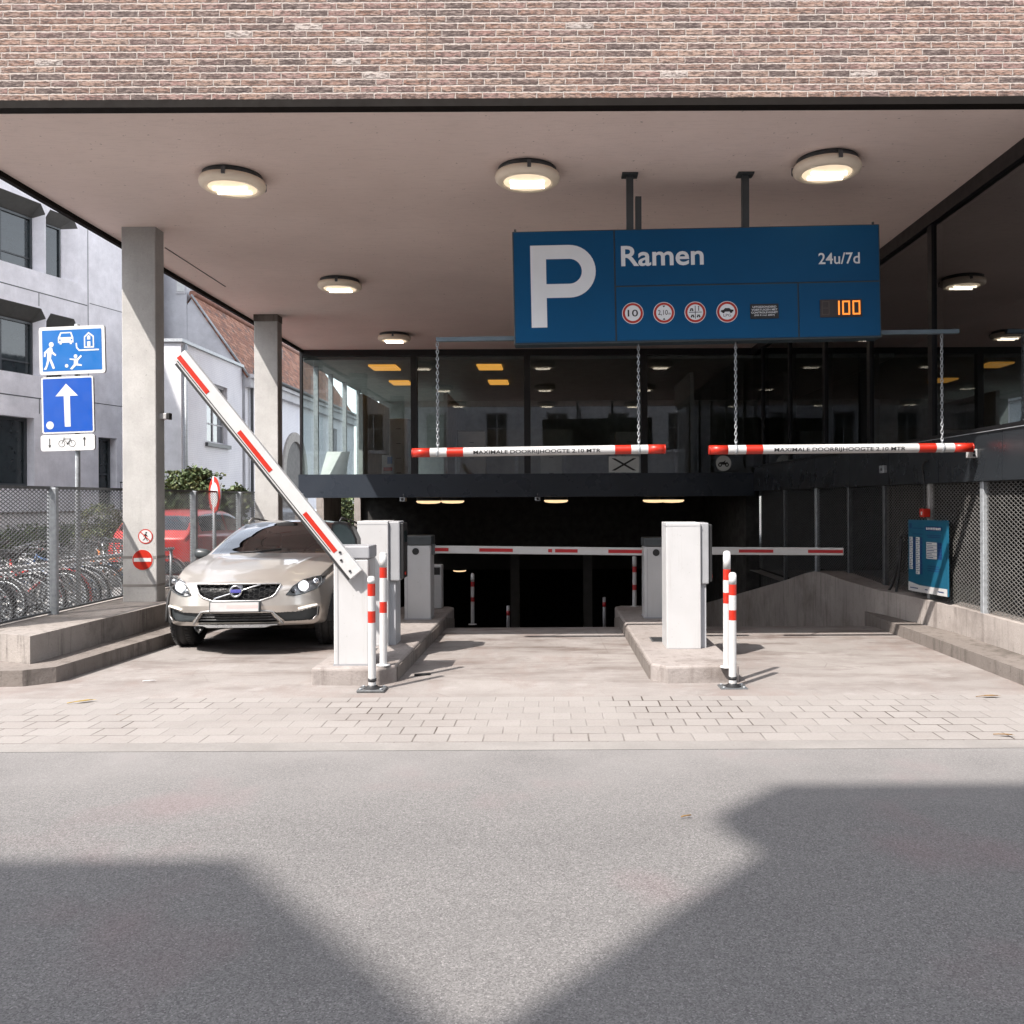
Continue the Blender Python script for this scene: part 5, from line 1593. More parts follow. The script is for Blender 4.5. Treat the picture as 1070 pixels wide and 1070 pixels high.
    m.box(-0.25, 0.25, S.front(0, 0.40) - 0.0365, S.front(0, 0.40) - 0.034, pz0 + 0.01, pz1 - 0.012, 1)
    m.box(-0.08, 0.24, S.front(0, 0.40) - 0.038, S.front(0, 0.40) - 0.0366, pz0 + 0.045, pz1 - 0.040, 2)
    m.build('number_plate', [M['dark_grey'], pm('plate_pale', (0.42, 0.41, 0.41), 0.4), pm('plate_blur', (0.50, 0.34, 0.33), 0.5)], root)
    # silver trims and slats
    strip3(S, [(-0.47, 0.205), (-0.375, 0.335), (-0.30, 0.345), (0.30, 0.345), (0.375, 0.335), (0.47, 0.205)], 0.011, 'intake_surround', M['silver'], ik, 0.004)
    m = MB()
    for z_ in (0.252, 0.282, 0.308):
        w_ = 0.43 - (z_ - 0.225) * 0.75
        m.tube([(x_, S.front(x_, z_) + 0.01, z_) for x_ in np.linspace(-w_, w_, 12)], 0.008, 6)
    m.build('slat', pm('slat_black', (0.03, 0.03, 0.032), 0.3), ik)
    m = MB()
    ring = []
    for x_ in np.linspace(-0.42, 0.42, 15):
        y_ = S.front(x_, 0.24)
        e_ = 0.02 if abs(x_) > 0.35 else 0
        ring.append([(x_, y_ - 0.018, 0.200), (x_, y_ - 0.018, 0.172 + e_), (x_, y_ + 0.10, 0.165 + e_), (x_, y_ + 0.06, 0.205)])
    for i in range(len(ring)):
        m.v += ring[i]
    for i in range(len(ring) - 1):
        for j in range(4):
            m.f.append((4 * i + j, 4 * i + (j + 1) % 4, 4 * i + 4 + (j + 1) % 4, 4 * i + 4 + j)); m.m.append(0); m.sm.append(False)
    m.build('skid_plate', M['silver'], root)
    for sg in (1, -1):
        strip3(S, [(0.62 * sg, 0.360), (0.79 * sg, 0.400)], 0.010, 'running_light', emit('running_light_glow', (1.0, 0.93, 0.82), 0.32), root, 0.0)
        strip3(S, [(0.80 * sg, 0.395), (0.79 * sg, 0.29), (0.74 * sg, 0.232)], 0.006, 'vent_trim', M['silver'], root, 0.0)
    # wipers and cowl
    m = MB()
    for (a_, b_) in (((-0.55, 1.47, 0.985), (0.05, 1.55, 1.035)), ((0.05, 1.47, 0.985), (0.62, 1.60, 1.03))):
        m.tube([a_, b_], 0.009, 6)
    m.build('wiper', M['black_rubber'], root)
    # arches, wheels
    for (a, b) in wy:
        for sg in (1, -1):
            wv = 0.93
            q = []
            for i in range(25):
                an = R(-8 + 196 * i / 24)
                yy_, zz_ = a + 0.385 * cos(an), b + 0.385 * sin(an)
                q.append((yy_, zz_))
            m = MB()
            n = len(q)
            def wx(yy_, zz_):
                return 0.928 - max(0, (zz_ - 0.55)) * 0.05 - (0.05 if (yy_ < 0.6) else 0) * (0.6 - yy_) * 4
            m.add([(sg * wx(*p), p[0], p[1]) for p in q] + [(sg * 0.52, p[0], p[1]) for p in q], [(i, i + 1, n + i + 1, n + i) for i in range(n - 1)], True)
            m.add([(sg * 0.52, p[0], p[1]) for p in q], [tuple(range(n))])
            m.build('wheel_housing', M['black_rubber'], root)
            MB().tube([(sg * (wx(*p) + 0.004), p[0], p[1]) for p in q], 0.016, 6).build('arch_trim', M['black_rubber'], root)
            wheel(root, sg * 0.80, a, b, 0.335, 0.225, sg)
    # mirrors
    for sg in (1, -1):
        m = MB()
        bm = bmesh.new()
        bmesh.ops.create_uvsphere(bm, u_segments=20, v_segments=12, radius=1)
        for v in bm.verts:
            x_, y_, z_ = v.co
            sq = lambda q_, e_: (abs(q_) ** e_) * (1 if q_ > 0 else -1)
            v.co = (sg * (0.995 + 0.105 * sq(x_, 0.7)), 1.80 + (0.075 if y_ < 0 else 0.05) * y_, 0.985 + 0.068 * sq(z_, 0.75) + 0.012 * x_)
        bm.verts.index_update()
        m.add([v.co for v in bm.verts], [[v.index for v in f.verts] for f in bm.faces], True)
        bm.free()
        mr = m.build('mirror', M['dark_grey'], root)
        MB().tube([(sg * 0.84, 1.84, 0.92), (sg * 0.95, 1.81, 0.945)], [0.03, 0.022], 8).build('mirror_arm', M['dark_grey'], mr)
    # roof rails
    for sg in (1, -1):
        pts = []
        for u_ in np.linspace(2.35, 4.0, 14):
            zc_ = pchip([p[0] for p in prof], [p[4] for p in prof], np.array([u_]))[0]
            e_ = 0.0 if 2.4 < u_ < 3.95 else -0.035
            pts.append((sg * 0.60, u_, zc_ + 0.018 + e_))
        MB().tube(pts, 0.014, 8).build('roof_rail', M['silver'], root)
    # inside: dashboard, seats, wheel, a box on the dashboard
    MB().rbox(-0.74, 0.74, 1.62, 2.0, 0.80, 0.965, 0.03).build('dashboard', M['interior_dark'], root)
    MB().box(-0.80, 0.80, 1.5, 4.3, 0.24, 0.30).build('cabin_floor', M['interior_dark'], root)
    for sx_ in (-0.37, 0.37):
        st_ = MB().rbox(sx_ - 0.24, sx_ + 0.24, 2.55, 2.70, 0.5, 1.08, 0.04).build('seat', M['interior_dark'], root)
        MB().rbox(sx_ - 0.12, sx_ + 0.12, 2.62, 2.70, 1.10, 1.28, 0.03).build('headrest', M['interior_dark'], st_)
    MB().tube([(0.37 + 0.18 * cos(2 * pi * i / 24), 2.08 - 0.06 * sin(2 * pi * i / 24), 0.95 + 0.17 * sin(2 * pi * i / 24)) for i in range(24)], 0.014, 6, True).build('steering_wheel', M['interior_dark'], root)
    MB().rbox(0.42, 0.58, 1.72, 1.82, 0.967, 1.04, 0.02).build('dashboard_box', pm('dashboard_box', (0.55, 0.30, 0.08), 0.6), root)
    # the body rides 75 mm above the wheels' own level
    for o in kids(root):
        if o.name.split('.')[0] in ('wheel', 'wheel_housing', 'arch_trim'): continue
        for q in [o] + kids(o) + [e for k_ in kids(o) for e in kids(k_)]:
            for v in q.data.vertices: v.co.z += 0.075
    return root
hero = hero_car()
tilt = R(4.6)
hero.rotation_euler = (-tilt, 0, R(2.5)); hero.scale = (0.965, 0.965, 0.965)
# nose at about Y = 9.28; front axle on the flat, rear axle down the ramp
hero.location = (-3.26, 8.74, 0.9 * 0.965 * math.tan(tilt) + 0.002)

# ---------------------------------------------------------------- parked cars beyond the fence
def small_car(paint, label, name='parked_car', L=3.75, h=1.46):
    k = h / 1.46
    prof = [(0.0, 0.70, 0.25, 0.60, 0.66), (0.2, 0.78, 0.22, 0.70, 0.78), (0.5, 0.83, 0.20, 0.78, 0.88), (0.85, 0.845, 0.20, 0.86, 0.97), (1.0, 0.85, 0.20, 0.88, 1.02),
            (1.3, 0.85, 0.20, 0.90, 1.22), (1.6, 0.85, 0.20, 0.91, 1.38), (1.85, 0.85, 0.20, 0.92, 1.44), (2.4, 0.85, 0.20, 0.94, 1.46), (3.0, 0.845, 0.22, 0.96, 1.42),
            (3.3, 0.83, 0.24, 0.97, 1.34), (3.55, 0.81, 0.28, 0.96, 1.14), (3.75, 0.76, 0.34, 0.86, 0.94)]
    S = Shell(L, prof, 0.03, 64, 0.26, 0.14)
    root = thing(name, label, 'car')
    wy = [(0.68, 0.29), (3.05, 0.29)]
    def cls(x, y, z, u, v):
        c = np.zeros(x.shape, int)
        c[(v > 9.15) & (u > 1.05) & (u < 1.82)] = 1
        c[(v > 7.3) & (v < 8.85) & (u > 1.25) & (u < 3.2) & ~((u > 2.05) & (u < 2.14)) & (u - (v - 7.2) * 0.2 > 1.2)] = 2
        c[(v > 7.6) & (u > 3.28) & (u < 3.62) & (np.abs(x) < 0.62)] = 3
        c[(u > 3.40) & (np.abs(x) > 0.64) & (z > 0.66) & (z < 1.0) & (u < 99)] = 4
        c[(u < 0.2) & (np.abs(x) > 0.45) & (z > 0.54) & (z < 0.70)] = 5
        c[(u < 0.05) & (np.abs(x) < 0.42) & (z > 0.32) & (z < 0.5)] = 6
        c[(u > 90) & (z < 0.50) | ((u > 3.6) & (v < 3.5))] = 8
        for (a, b) in wy:
            c[(np.abs(x) > 0.48) & (z < 0.68) & (u < 90) & (np.hypot(y - a, z - b) < 0.325)] = 7
        return c
    parts = S.split(cls, ['body', 'windshield', 'side_window', 'rear_window', 'tail_lamp', 'headlight', 'bumper_insert', 'gone', 'rear_bumper'])
    mesh_of(parts['body'], 'body', paint, root)
    for nm in ('bumper_insert', 'rear_bumper'):
        if nm in parts: mesh_of(parts[nm], nm, M['dark_grey'], root)
    for nm, mt in (('windshield', M['glass_car']), ('side_window', M['glass_car']), ('rear_window', M['glass_car']), ('tail_lamp', M['red_deep']), ('headlight', M['silver'])):
        if nm in ('side_window', 'tail_lamp', 'headlight'):
            for pc in parts.get(nm, []): mesh_of([pc], nm, mt, root)
        elif nm in parts: mesh_of(parts[nm], nm, mt, root)
    MB().rbox(-0.26, 0.26, 3.755, 3.785, 0.62, 0.73, 0.005, 1).build('number_plate', M['ts_white'], root)
    for (a, b) in wy:
        for sg in (1, -1):
            q = [(a + 0.325 * cos(R(-8 + 196 * i / 16)), b + 0.325 * sin(R(-8 + 196 * i / 16))) for i in range(17)]
            n = len(q)
            m = MB().add([(sg * 0.835, *p) for p in q] + [(sg * 0.48, *p) for p in q], [(i, i + 1, n + i + 1, n + i) for i in range(n - 1)], True)
            m.add([(sg * 0.48, *p) for p in q], [tuple(range(n))])
            m.build('wheel_housing', M['black_rubber'], root)
            wheel(root, sg * 0.73, a, b, 0.29, 0.18, sg, 7)
    for sg in (1, -1):
        MB().rbox(sg * 0.93 - 0.09, sg * 0.93 + 0.09, 1.33, 1.42, 0.90, 1.03, 0.03).build('mirror', paint, root)
    MB().rbox(-0.6, 0.6, 1.15, 1.5, 0.75, 0.94, 0.03).build('dashboard', M['interior_dark'], root)
    for sx_ in (-0.34, 0.34):
        MB().rbox(sx_ - 0.22, sx_ + 0.22, 1.95, 2.1, 0.4, 1.2, 0.05).build('seat', M['interior_dark'], root)
    return root
red = small_car(M['paint_red'], 'red hatchback parked behind the mesh fence, between the two columns', 'parked_car')
red.rotation_euler = (0, 0, R(180 - 3)); red.location = (-7.08, 19.1, 0.003)
red.scale = (1, 1, 0.99)
gc = small_car(M['paint_grey'], 'grey blue car parked behind the round prohibition sign, ahead of the red car', 'parked_car')
gc.rotation_euler = (0, 0, R(180 + 6)); gc.location = (-7.0, 24.6, 0.003); gc.scale = (1.02, 1.05, 0.98)

# ================================================================== BICYCLES
def make_bike(frame_mat, label, guard=True, basket=False):
    t = thing('bicycle', label, 'bicycle')
    # bicycle lies along +x (front), wheels of 0.34 m
    r = 0.335
    for (x, nm) in ((0.54, 'wheel'), (-0.54, 'wheel')):
        w = MB().tube([(x + r * cos(2 * pi * i / 32), 0, 0.35 + r * sin(2 * pi * i / 32)) for i in range(32)], 0.018, 6, True).build(nm, M['black_rubber'], t)
        m = MB().tube([(x + (r - 0.028) * cos(2 * pi * i / 28), 0, 0.35 + (r - 0.028) * sin(2 * pi * i / 28)) for i in range(28)], 0.011, 5, True)
        for i in range(16):
            a = 2 * pi * i / 16
            m.tube([(x, 0.012 if i % 2 else -0.012, 0.35), (x + (r - 0.03) * cos(a), 0, 0.35 + (r - 0.03) * sin(a))], 0.002, 3, cap=False)
        m.tube([(x, -0.045, 0.35), (x, 0.045, 0.35)], 0.022, 8)
        m.build('rim', M['galv'], w)
        if guard:
            q = [(x + (r + 0.035) * cos(R(a)), 0, 0.35 + (r + 0.035) * sin(R(a))) for a in (range(20, 185, 12) if x < 0 else range(-10, 150, 12))]
            m = MB()
            for k in range(len(q) - 1):
                m.add([(q[k][0], -0.028, q[k][2]), (q[k][0], 0.028, q[k][2]), (q[k + 1][0], 0.028, q[k + 1][2]), (q[k + 1][0], -0.028, q[k + 1][2])], [(0, 1, 2, 3)])
            m.build('mudguard', M['white_refl'] if guard == 1 else frame_mat, t)
    hd, hb, st, bb, ra = (0.36, 0, 0.86), (0.40, 0, 0.70), (-0.22, 0, 0.84), (-0.08, 0, 0.32), (-0.54, 0, 0.35)
    m = MB()
    m.tube([hd, hb], 0.018, 8).tube([hb, bb], 0.017, 8).tube([(0.37, 0, 0.82), (-0.17, 0, 0.62 if guard else 0.80)], 0.016, 8).tube([st, bb], 0.016, 8)
    for s_ in (-0.05, 0.05):
        m.tube([bb, (ra[0], s_, ra[2])], 0.010, 6).tube([(-0.20, 0, 0.76), (ra[0], s_, ra[2])], 0.009, 6)
    m.build('frame', frame_mat, t)
    m = MB()
    for s_ in (-0.05, 0.05):
        m.tube([hb, (0.46, s_, 0.56), (0.54, s_, 0.35)], 0.011, 6)
    m.build('fork', frame_mat, t)
    m = MB().tube([(0.36, 0, 0.86), (0.345, 0, 0.98)], 0.013, 8)
    m.tube([(0.17, -0.29, 1.0), (0.28, -0.26, 1.02), (0.35, -0.1, 0.99), (0.35, 0.1, 0.99), (0.28, 0.26, 1.02), (0.17, 0.29, 1.0)], 0.012, 8)
    h = m.build('handlebar', M['chrome'], t)
    for s_ in (-1, 1):
        MB().tube([(0.26, s_ * 0.268, 1.018), (0.13, s_ * 0.30, 0.993)], 0.018, 8).build('grip', M['black_rubber'], h)
    sd_ = MB().add([(-0.36, -0.09, 0.97), (-0.36, 0.09, 0.97), (-0.2, 0.05, 0.965), (-0.06, 0.015, 0.955), (-0.06, -0.015, 0.955), (-0.2, -0.05, 0.965),
                    (-0.35, -0.07, 0.91), (-0.35, 0.07, 0.91), (-0.2, 0.04, 0.925), (-0.07, 0.01, 0.93), (-0.07, -0.01, 0.93), (-0.2, -0.04, 0.925)],
                   [(0, 1, 2, 3, 4, 5), (11, 10, 9, 8, 7, 6), (0, 6, 7, 1), (1, 7, 8, 2), (2, 8, 9, 3), (3, 9, 10, 4), (4, 10, 11, 5), (5, 11, 6, 0)]).build('saddle', M['black_rubber'], t)
    MB().tube([(-0.22, 0, 0.84), (-0.24, 0, 0.92)], 0.012, 8).build('seat_post', M['galv'], sd_)
    m = MB().tube([(bb[0], -0.02, bb[2]), (bb[0], 0.02, bb[2])], 0.09, 18)
    m.tube([(bb[0], -0.06, bb[2]), (bb[0] + 0.15, -0.07, bb[2] - 0.08)], 0.010, 6).tube([(bb[0], 0.06, bb[2]), (bb[0] - 0.15, 0.07, bb[2] + 0.08)], 0.010, 6)
    m.box(bb[0] + 0.11, bb[0] + 0.19, -0.16, -0.08, bb[2] - 0.095, bb[2] - 0.07).box(bb[0] - 0.19, bb[0] - 0.11, 0.08, 0.16, bb[2] + 0.07, bb[2] + 0.095)
    m.build('crank', M['galv_dark'], t)
    m = MB()
    for s_ in (-0.06, 0, 0.06):
        m.tube([(-0.28, s_, 0.755), (-0.78, s_, 0.755)], 0.006, 5)
    for s_ in (-0.06, 0.06):
        m.tube([(-0.54, s_, 0.36), (-0.62, s_, 0.755)], 0.005, 5)
    m.build('luggage_rack', M['galv'], t)
    if basket:
        m = MB()
        for i in range(7):
            z = 0.78 + i * 0.035
            f = 1 + 0.1 * i / 6
            m.tube([(0.57 - 0.13 * f, -0.17 * f, z), (0.57 + 0.13 * f, -0.17 * f, z), (0.57 + 0.13 * f, 0.17 * f, z), (0.57 - 0.13 * f, 0.17 * f, z)], 0.006, 4, True)
        for sx_ in (-1, 0, 1):
            for sy_ in (-1, 1):
                m.tube([(0.57 + 0.13 * sx_, 0.17 * sy_, 0.78), (0.57 + 0.143 * sx_, 0.187 * sy_, 0.99)], 0.005, 4)
        m.build('basket', M['galv_dark'], t)
    return t
fm = {'black': M['black_metal'], 'white': M['white_paint'], 'red': pm('bike_red', (0.42, 0.03, 0.025), 0.35), 'silver': M['silver'], 'blue': pm('bike_blue', (0.03, 0.07, 0.16), 0.4), 'orange': pm('bike_orange', (0.55, 0.17, 0.03), 0.4)}
protos = {}
order = ['white', 'silver', 'black', 'white', 'silver', 'white', 'red', 'silver', 'white', 'blue', 'silver', 'white', 'orange', 'silver', 'white', 'silver', 'red', 'black', 'white', 'silver', 'white', 'blue', 'silver', 'white']
rr = random.Random(5)
cnt = {}
ordn = ['first', 'second', 'third', 'fourth', 'fifth', 'sixth', 'seventh', 'eighth']
for i, cl in enumerate(order):
    row = 0 if i < 15 else 1
    j = i if row == 0 else i - 15
    cnt.setdefault((cl, row), 0)
    nth = ordn[cnt[(cl, row)]]; cnt[(cl, row)] += 1
    y = 9.15 + j * 0.36 + rr.uniform(-0.06, 0.06) if row == 0 else 9.9 + j * 0.5 + rr.uniform(-0.08, 0.08)
    x = -7.05 + rr.uniform(-0.08, 0.08) if row == 0 else -9.3 + rr.uniform(-0.1, 0.1)
    rz = R(rr.uniform(-12, 12)) + (pi if rr.random() < 0.4 else 0)
    lab = '%s %s bicycle from the street, %s row behind the fence' % (nth, cl, 'near' if row == 0 else 'far')
    if cl not in protos:
        protos[cl] = make_bike(fm[cl], lab, {'white': 1, 'black': 2, 'silver': 1}.get(cl, 2), cl in ('silver', 'black'))
        o = protos[cl]
    else:
        o = dup(protos[cl])
    o.location = (x, y, 0.003 + 0.018); o.rotation_euler = (R(rr.uniform(-9, 9)), 0, rz)
    o['label'] = lab; o['group'] = 'bicycles parked behind the fence'
    o.location.z = 0.0
t = thing('bicycle_rail', 'white tubular rail of the bicycle stand behind the left mesh fence', 'bicycle rack', (-6.3, 10.8, 0))
MB().tube([(-6.28, 8.6, 0.83), (-6.3, 14.2, 0.82)], 0.028, 10).build('rail', M['white_paint'], t)
for y in (8.9, 10.8, 12.7, 14.1):
    MB().tube([(-6.29, y, 0), (-6.29, y, 0.81)], 0.024, 8).build('leg', M['galv'], t)

# ================================================================== TRAFFIC SIGNS ON THEIR POLE
YT = 11.0
ST = 900 / YT
pc = P(79, 500, YT)
t = thing('traffic_sign_post', 'grey pole with blue living street sign, blue one way arrow and bicycle plate', 'traffic sign', (pc.x, YT, 0))
MB().tube([(pc.x, YT + 0.05, 0), (pc.x, YT + 0.05, P(79, 338, YT).z)], 0.031, 14).build('pole', M['galv'], t)
org = P(35, 335, YT)
def Z5(zx, zy, d=0.0):
    """tracing units of the sign faces -> metres; faces are flat plates"""
    return (org.x + zx / 7.376 / ST, YT - 0.02 - d, org.z - zy / 7.376 / ST)
def rrect(x0, x1, y0, y1, r, n=5):
    out = []
    for (cx_, cy_, a0) in ((x0 + r, y0 + r, 180), (x1 - r, y0 + r, 270), (x1 - r, y1 - r, 0), (x0 + r, y1 - r, 90)):
        for i in range(n + 1):
            a = R(a0 + 90 * i / n)
            out.append((cx_ + r * cos(a), cy_ + r * sin(a)))
    return out
def splate(outer, inner, base, face, name):
    m = MB()
    m.prism([Z5(a, b, 0.0) for a, b in outer], (0, 0.022, 0), 2)
    m.poly([Z5(a, b, 0.0015) for a, b in outer], 0)
    if inner: m.poly([Z5(a, b, 0.003) for a, b in inner], 1)
    return m
def sym(m, pts, d=0.0045, k=0): m.poly([Z5(a, b, d) for a, b in pts], k)
def sdisc(m, c, r, d=0.0045, k=0, n=20): sym(m, [(c[0] + r * cos(2 * pi * i / n), c[1] + r * sin(2 * pi * i / n)) for i in range(n)], d, k)
m = splate(rrect(36, 570, 46, 415, 22), rrect(62, 545, 72, 388, 6), 0, 1, 'a')
sdisc(m, (137, 182), 20)
sym(m, [(112, 208), (128, 200), (144, 208), (149, 236), (176, 260), (170, 272), (138, 252), (132, 288), (150, 328), (163, 366), (145, 370), (127, 325), (119, 302), (109, 336), (92, 375), (70, 372), (88, 345), (99, 300), (102, 242), (91, 250), (88, 275), (74, 275), (76, 240)])
sym(m, [(213, 90), (302, 90), (310, 112), (318, 132), (318, 172), (306, 172), (304, 184), (288, 184), (288, 172), (222, 172), (222, 184), (206, 184), (204, 172), (192, 172), (192, 132), (202, 112)])
sym(m, [(221, 100), (294, 100), (302, 128), (211, 128)], 0.006, 1)
sdisc(m, (208, 150), 7, 0.006, 1, 10); sdisc(m, (303, 150), 7, 0.006, 1, 10)
sym(m, [(402, 218), (403, 130), (442, 96), (484, 127), (484, 218)])
sym(m, [(414, 206), (414, 136), (442, 112), (473, 134), (473, 206)], 0.006, 1)
sym(m, [(430, 206), (430, 168), (456, 168), (456, 206)], 0.0075, 0); sym(m, [(430, 155), (430, 130), (443, 120), (456, 130), (456, 155)], 0.0075, 0)
sym(m, [(334, 178), (346, 176), (349, 210), (364, 228), (522, 228), (522, 240), (360, 240), (338, 216)])
sdisc(m, (332, 279), 15)
sym(m, [(283, 294), (316, 297), (345, 297), (374, 270), (384, 280), (352, 313), (350, 336), (382, 344), (380, 356), (336, 350), (302, 380), (284, 374), (316, 340), (318, 309), (284, 304)])
sdisc(m, (258, 350), 14)
def rotz(o, ang):
    mz = Matrix.Translation((pc.x, YT, 0)) @ Matrix.Rotation(ang, 4, 'Z') @ Matrix.Rotation(R(-1.2), 4, 'Y') @ Matrix.Translation((-pc.x, -YT, 0))
    k0 = Vector((0, 0, 0))
    zc_ = sum(v.co.z for v in o.data.vertices) / len(o.data.vertices)
    mz = Matrix.Translation((pc.x, YT, zc_)) @ Matrix.Rotation(ang, 4, 'Z') @ Matrix.Rotation(R(-1.2), 4, 'Y') @ Matrix.Translation((-pc.x, -YT, -zc_))
    for v in o.data.vertices: v.co = mz @ v.co
o = m.build('living_street_sign', [M['ts_white'], M['ts_blue'], M['galv']], t); rotz(o, R(-5))
m = splate(rrect(55, 478, 432, 868, 18), rrect(68, 466, 446, 856, 8), 0, 1, 'b')
sym(m, [(258, 487), (354, 582), (288, 582), (288, 818), (241, 818), (237, 582), (170, 582)])
sdisc(m, (120, 804), 31)
o = m.build('one_way_sign', [M['ts_white'], M['ts_blue_deep'], M['galv']], t); rotz(o, R(-5))
m = splate(rrect(45, 485, 878, 1003, 22), None, 0, 1, 'c')
for (x, s_) in ((119, 1), (402, -1)):
    yt_, yb_ = (906, 975) if s_ > 0 else (972, 902)
    sym(m, [(x - 4, min(yt_, yb_)), (x + 4, min(yt_, yb_)), (x + 4, max(yt_, yb_)), (x - 4, max(yt_, yb_))], 0.003, 3)
    sym(m, [(x - 12, yb_ - 18 * s_), (x + 12, yb_ - 18 * s_), (x, yb_ + 4 * s_)], 0.004, 3)
for cx_ in (217, 302):
    n = 24
    a = [Z5(cx_ + 27 * cos(2 * pi * i / n), 948 + 27 * sin(2 * pi * i / n), 0.003) for i in range(n)]
    b = [Z5(cx_ + 23 * cos(2 * pi * i / n), 948 + 23 * sin(2 * pi * i / n), 0.003) for i in range(n)]
    m.add(a + b, [(i, (i + 1) % n, n + (i + 1) % n, n + i) for i in range(n)], False, 3)
for (p, q) in (((217, 948), (236, 912)), ((236, 912), (285, 912)), ((285, 905), (302, 948)), ((236, 915), (265, 948)), ((265, 948), (287, 915)), ((228, 904), (245, 904))):
    dx, dy = q[0] - p[0], q[1] - p[1]; l = sqrt(dx * dx + dy * dy); nx, ny = -dy / l * 1.8, dx / l * 1.8
    sym(m, [(p[0] + nx, p[1] + ny), (q[0] + nx, q[1] + ny), (q[0] - nx, q[1] - ny), (p[0] - nx, p[1] - ny)], 0.0045, 3)
sdisc(m, (265, 948), 8, 0.005, 3, 12)
o = m.build('bicycle_plate', [M['ts_white'], M['ts_blue'], M['galv'], M['ink']], t); rotz(o, R(-5))
m = MB()
for py in (366, 424, 462):
    z = P(79, py, YT).z
    m.tube([(pc.x, YT + 0.05, z - 0.02), (pc.x, YT + 0.05, z + 0.02)], 0.038, 14)
m.build('clamp', M['galv_dark'], t)
# round prohibition sign beyond the fence
Yr = 13.9
c = P(224, 517, Yr)
t = thing('round_traffic_sign', 'round white sign with red ring turned sideways beyond the fence', 'traffic sign', (c.x, Yr, 0))
m = MB().lathe([(0, 0.0), (0.29, 0.0), (0.29, 0.02), (0, 0.02)], (0, 0, 0), 40, 'y', 2, False)
m.disc((0, -0.002, 0), 0.29, 40, k=0).disc((0, -0.004, 0), 0.20, 40, k=1)
m.xf(Matrix.Translation((c.x, Yr, c.z)) @ Matrix.Rotation(R(-51), 4, 'Z'))
m.build('sign_face', [M['red_refl'], M['ts_white'], M['galv']], t)
MB().tube([(c.x - 0.02, Yr + 0.05, 0), (c.x - 0.02, Yr + 0.05, c.z + 0.3)], 0.03, 10).build('pole', M['galv'], t)
for (px, Y, lab) in ((262, 14.0, 'short white post by the parked cars beyond the fence'),):
    x = x_at(px - 2, Y)
    t = thing('white_post', lab, 'post', (x, Y, 0))
    MB().tube([(x, Y, 0), (x, Y, 1.05)], 0.05, 12).build('post', M['white_paint'], t)
    MB().lathe([(0.05, 0), (0.04, 0.03), (0, 0.045)], (x, Y, 1.05), 12).build('cap', M['white_paint'], t)
# ================================================================== FACADES WITH REAL OPENINGS
def facade(mb, O, d, t0, t1, z0, z1, openings, nrm, depth, k=0, splay=None):
    """wall plane with rectangular openings (a0,a1,b0,b1) and reveals going back by depth; nrm points outwards.
    splay = how much wider the outer edge is than the inner one (left, right, bottom, top)"""
    O, d, nrm = Vector(O), Vector(d), Vector(nrm)
    up = Vector((0, 0, 1))
    ext = []
    sp = splay or (0, 0, 0, 0)
    for (a0, a1, b0, b1) in openings:
        ext.append((a0 - sp[0], a1 + sp[1], b0 - sp[2], b1 + sp[3]))
    ts = sorted(set([t0, t1] + [e for o in ext for e in o[:2] if t0 < e < t1]))
    zs = sorted(set([z0, z1] + [e for o in ext for e in o[2:] if z0 < e < z1]))
    def pt(t, z, q=0.0): return O + d * t + up * z - nrm * q
    for i in range(len(ts) - 1):
        for j in range(len(zs) - 1):
            tc, zc = (ts[i] + ts[i + 1]) / 2, (zs[j] + zs[j + 1]) / 2
            if any(o[0] < tc < o[1] and o[2] < zc < o[3] for o in ext):
                continue
            mb.add([pt(ts[i], zs[j]), pt(ts[i + 1], zs[j]), pt(ts[i + 1], zs[j + 1]), pt(ts[i], zs[j + 1])], [(0, 1, 2, 3)], False, k)
    for (e, o) in zip(ext, openings):
        ch = 0.28 if splay else 0
        if splay:      # chamfered upper corners of the hood
            Eo = [(e[0], e[2]), (e[1], e[2]), (e[1], e[3] - ch), (e[1] - ch * 0.6, e[3]), (e[0] + ch * 0.6, e[3]), (e[0], e[3] - ch)]
            mb.add([pt(e[1], e[3] - ch), pt(e[1], e[3]), pt(e[1] - ch * 0.6, e[3])], [(0, 1, 2)], False, k)
            mb.add([pt(e[0], e[3] - ch), pt(e[0] + ch * 0.6, e[3]), pt(e[0], e[3])], [(0, 1, 2)], False, k)
            Ei = [(o[0], o[2]), (o[1], o[2]), (o[1], o[3] - 0.01), (o[1] - 0.01, o[3]), (o[0] + 0.01, o[3]), (o[0], o[3] - 0.01)]
        else:
            Eo = [(e[0], e[2]), (e[1], e[2]), (e[1], e[3]), (e[0], e[3])]
            Ei = [(o[0], o[2]), (o[1], o[2]), (o[1], o[3]), (o[0], o[3])]
        n = len(Eo)
        vs = [pt(*p) for p in Eo] + [pt(*p, depth) for p in Ei]
        for i in range(n):
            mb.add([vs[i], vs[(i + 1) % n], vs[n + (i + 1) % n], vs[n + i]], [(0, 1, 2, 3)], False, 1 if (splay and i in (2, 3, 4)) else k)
    return pt
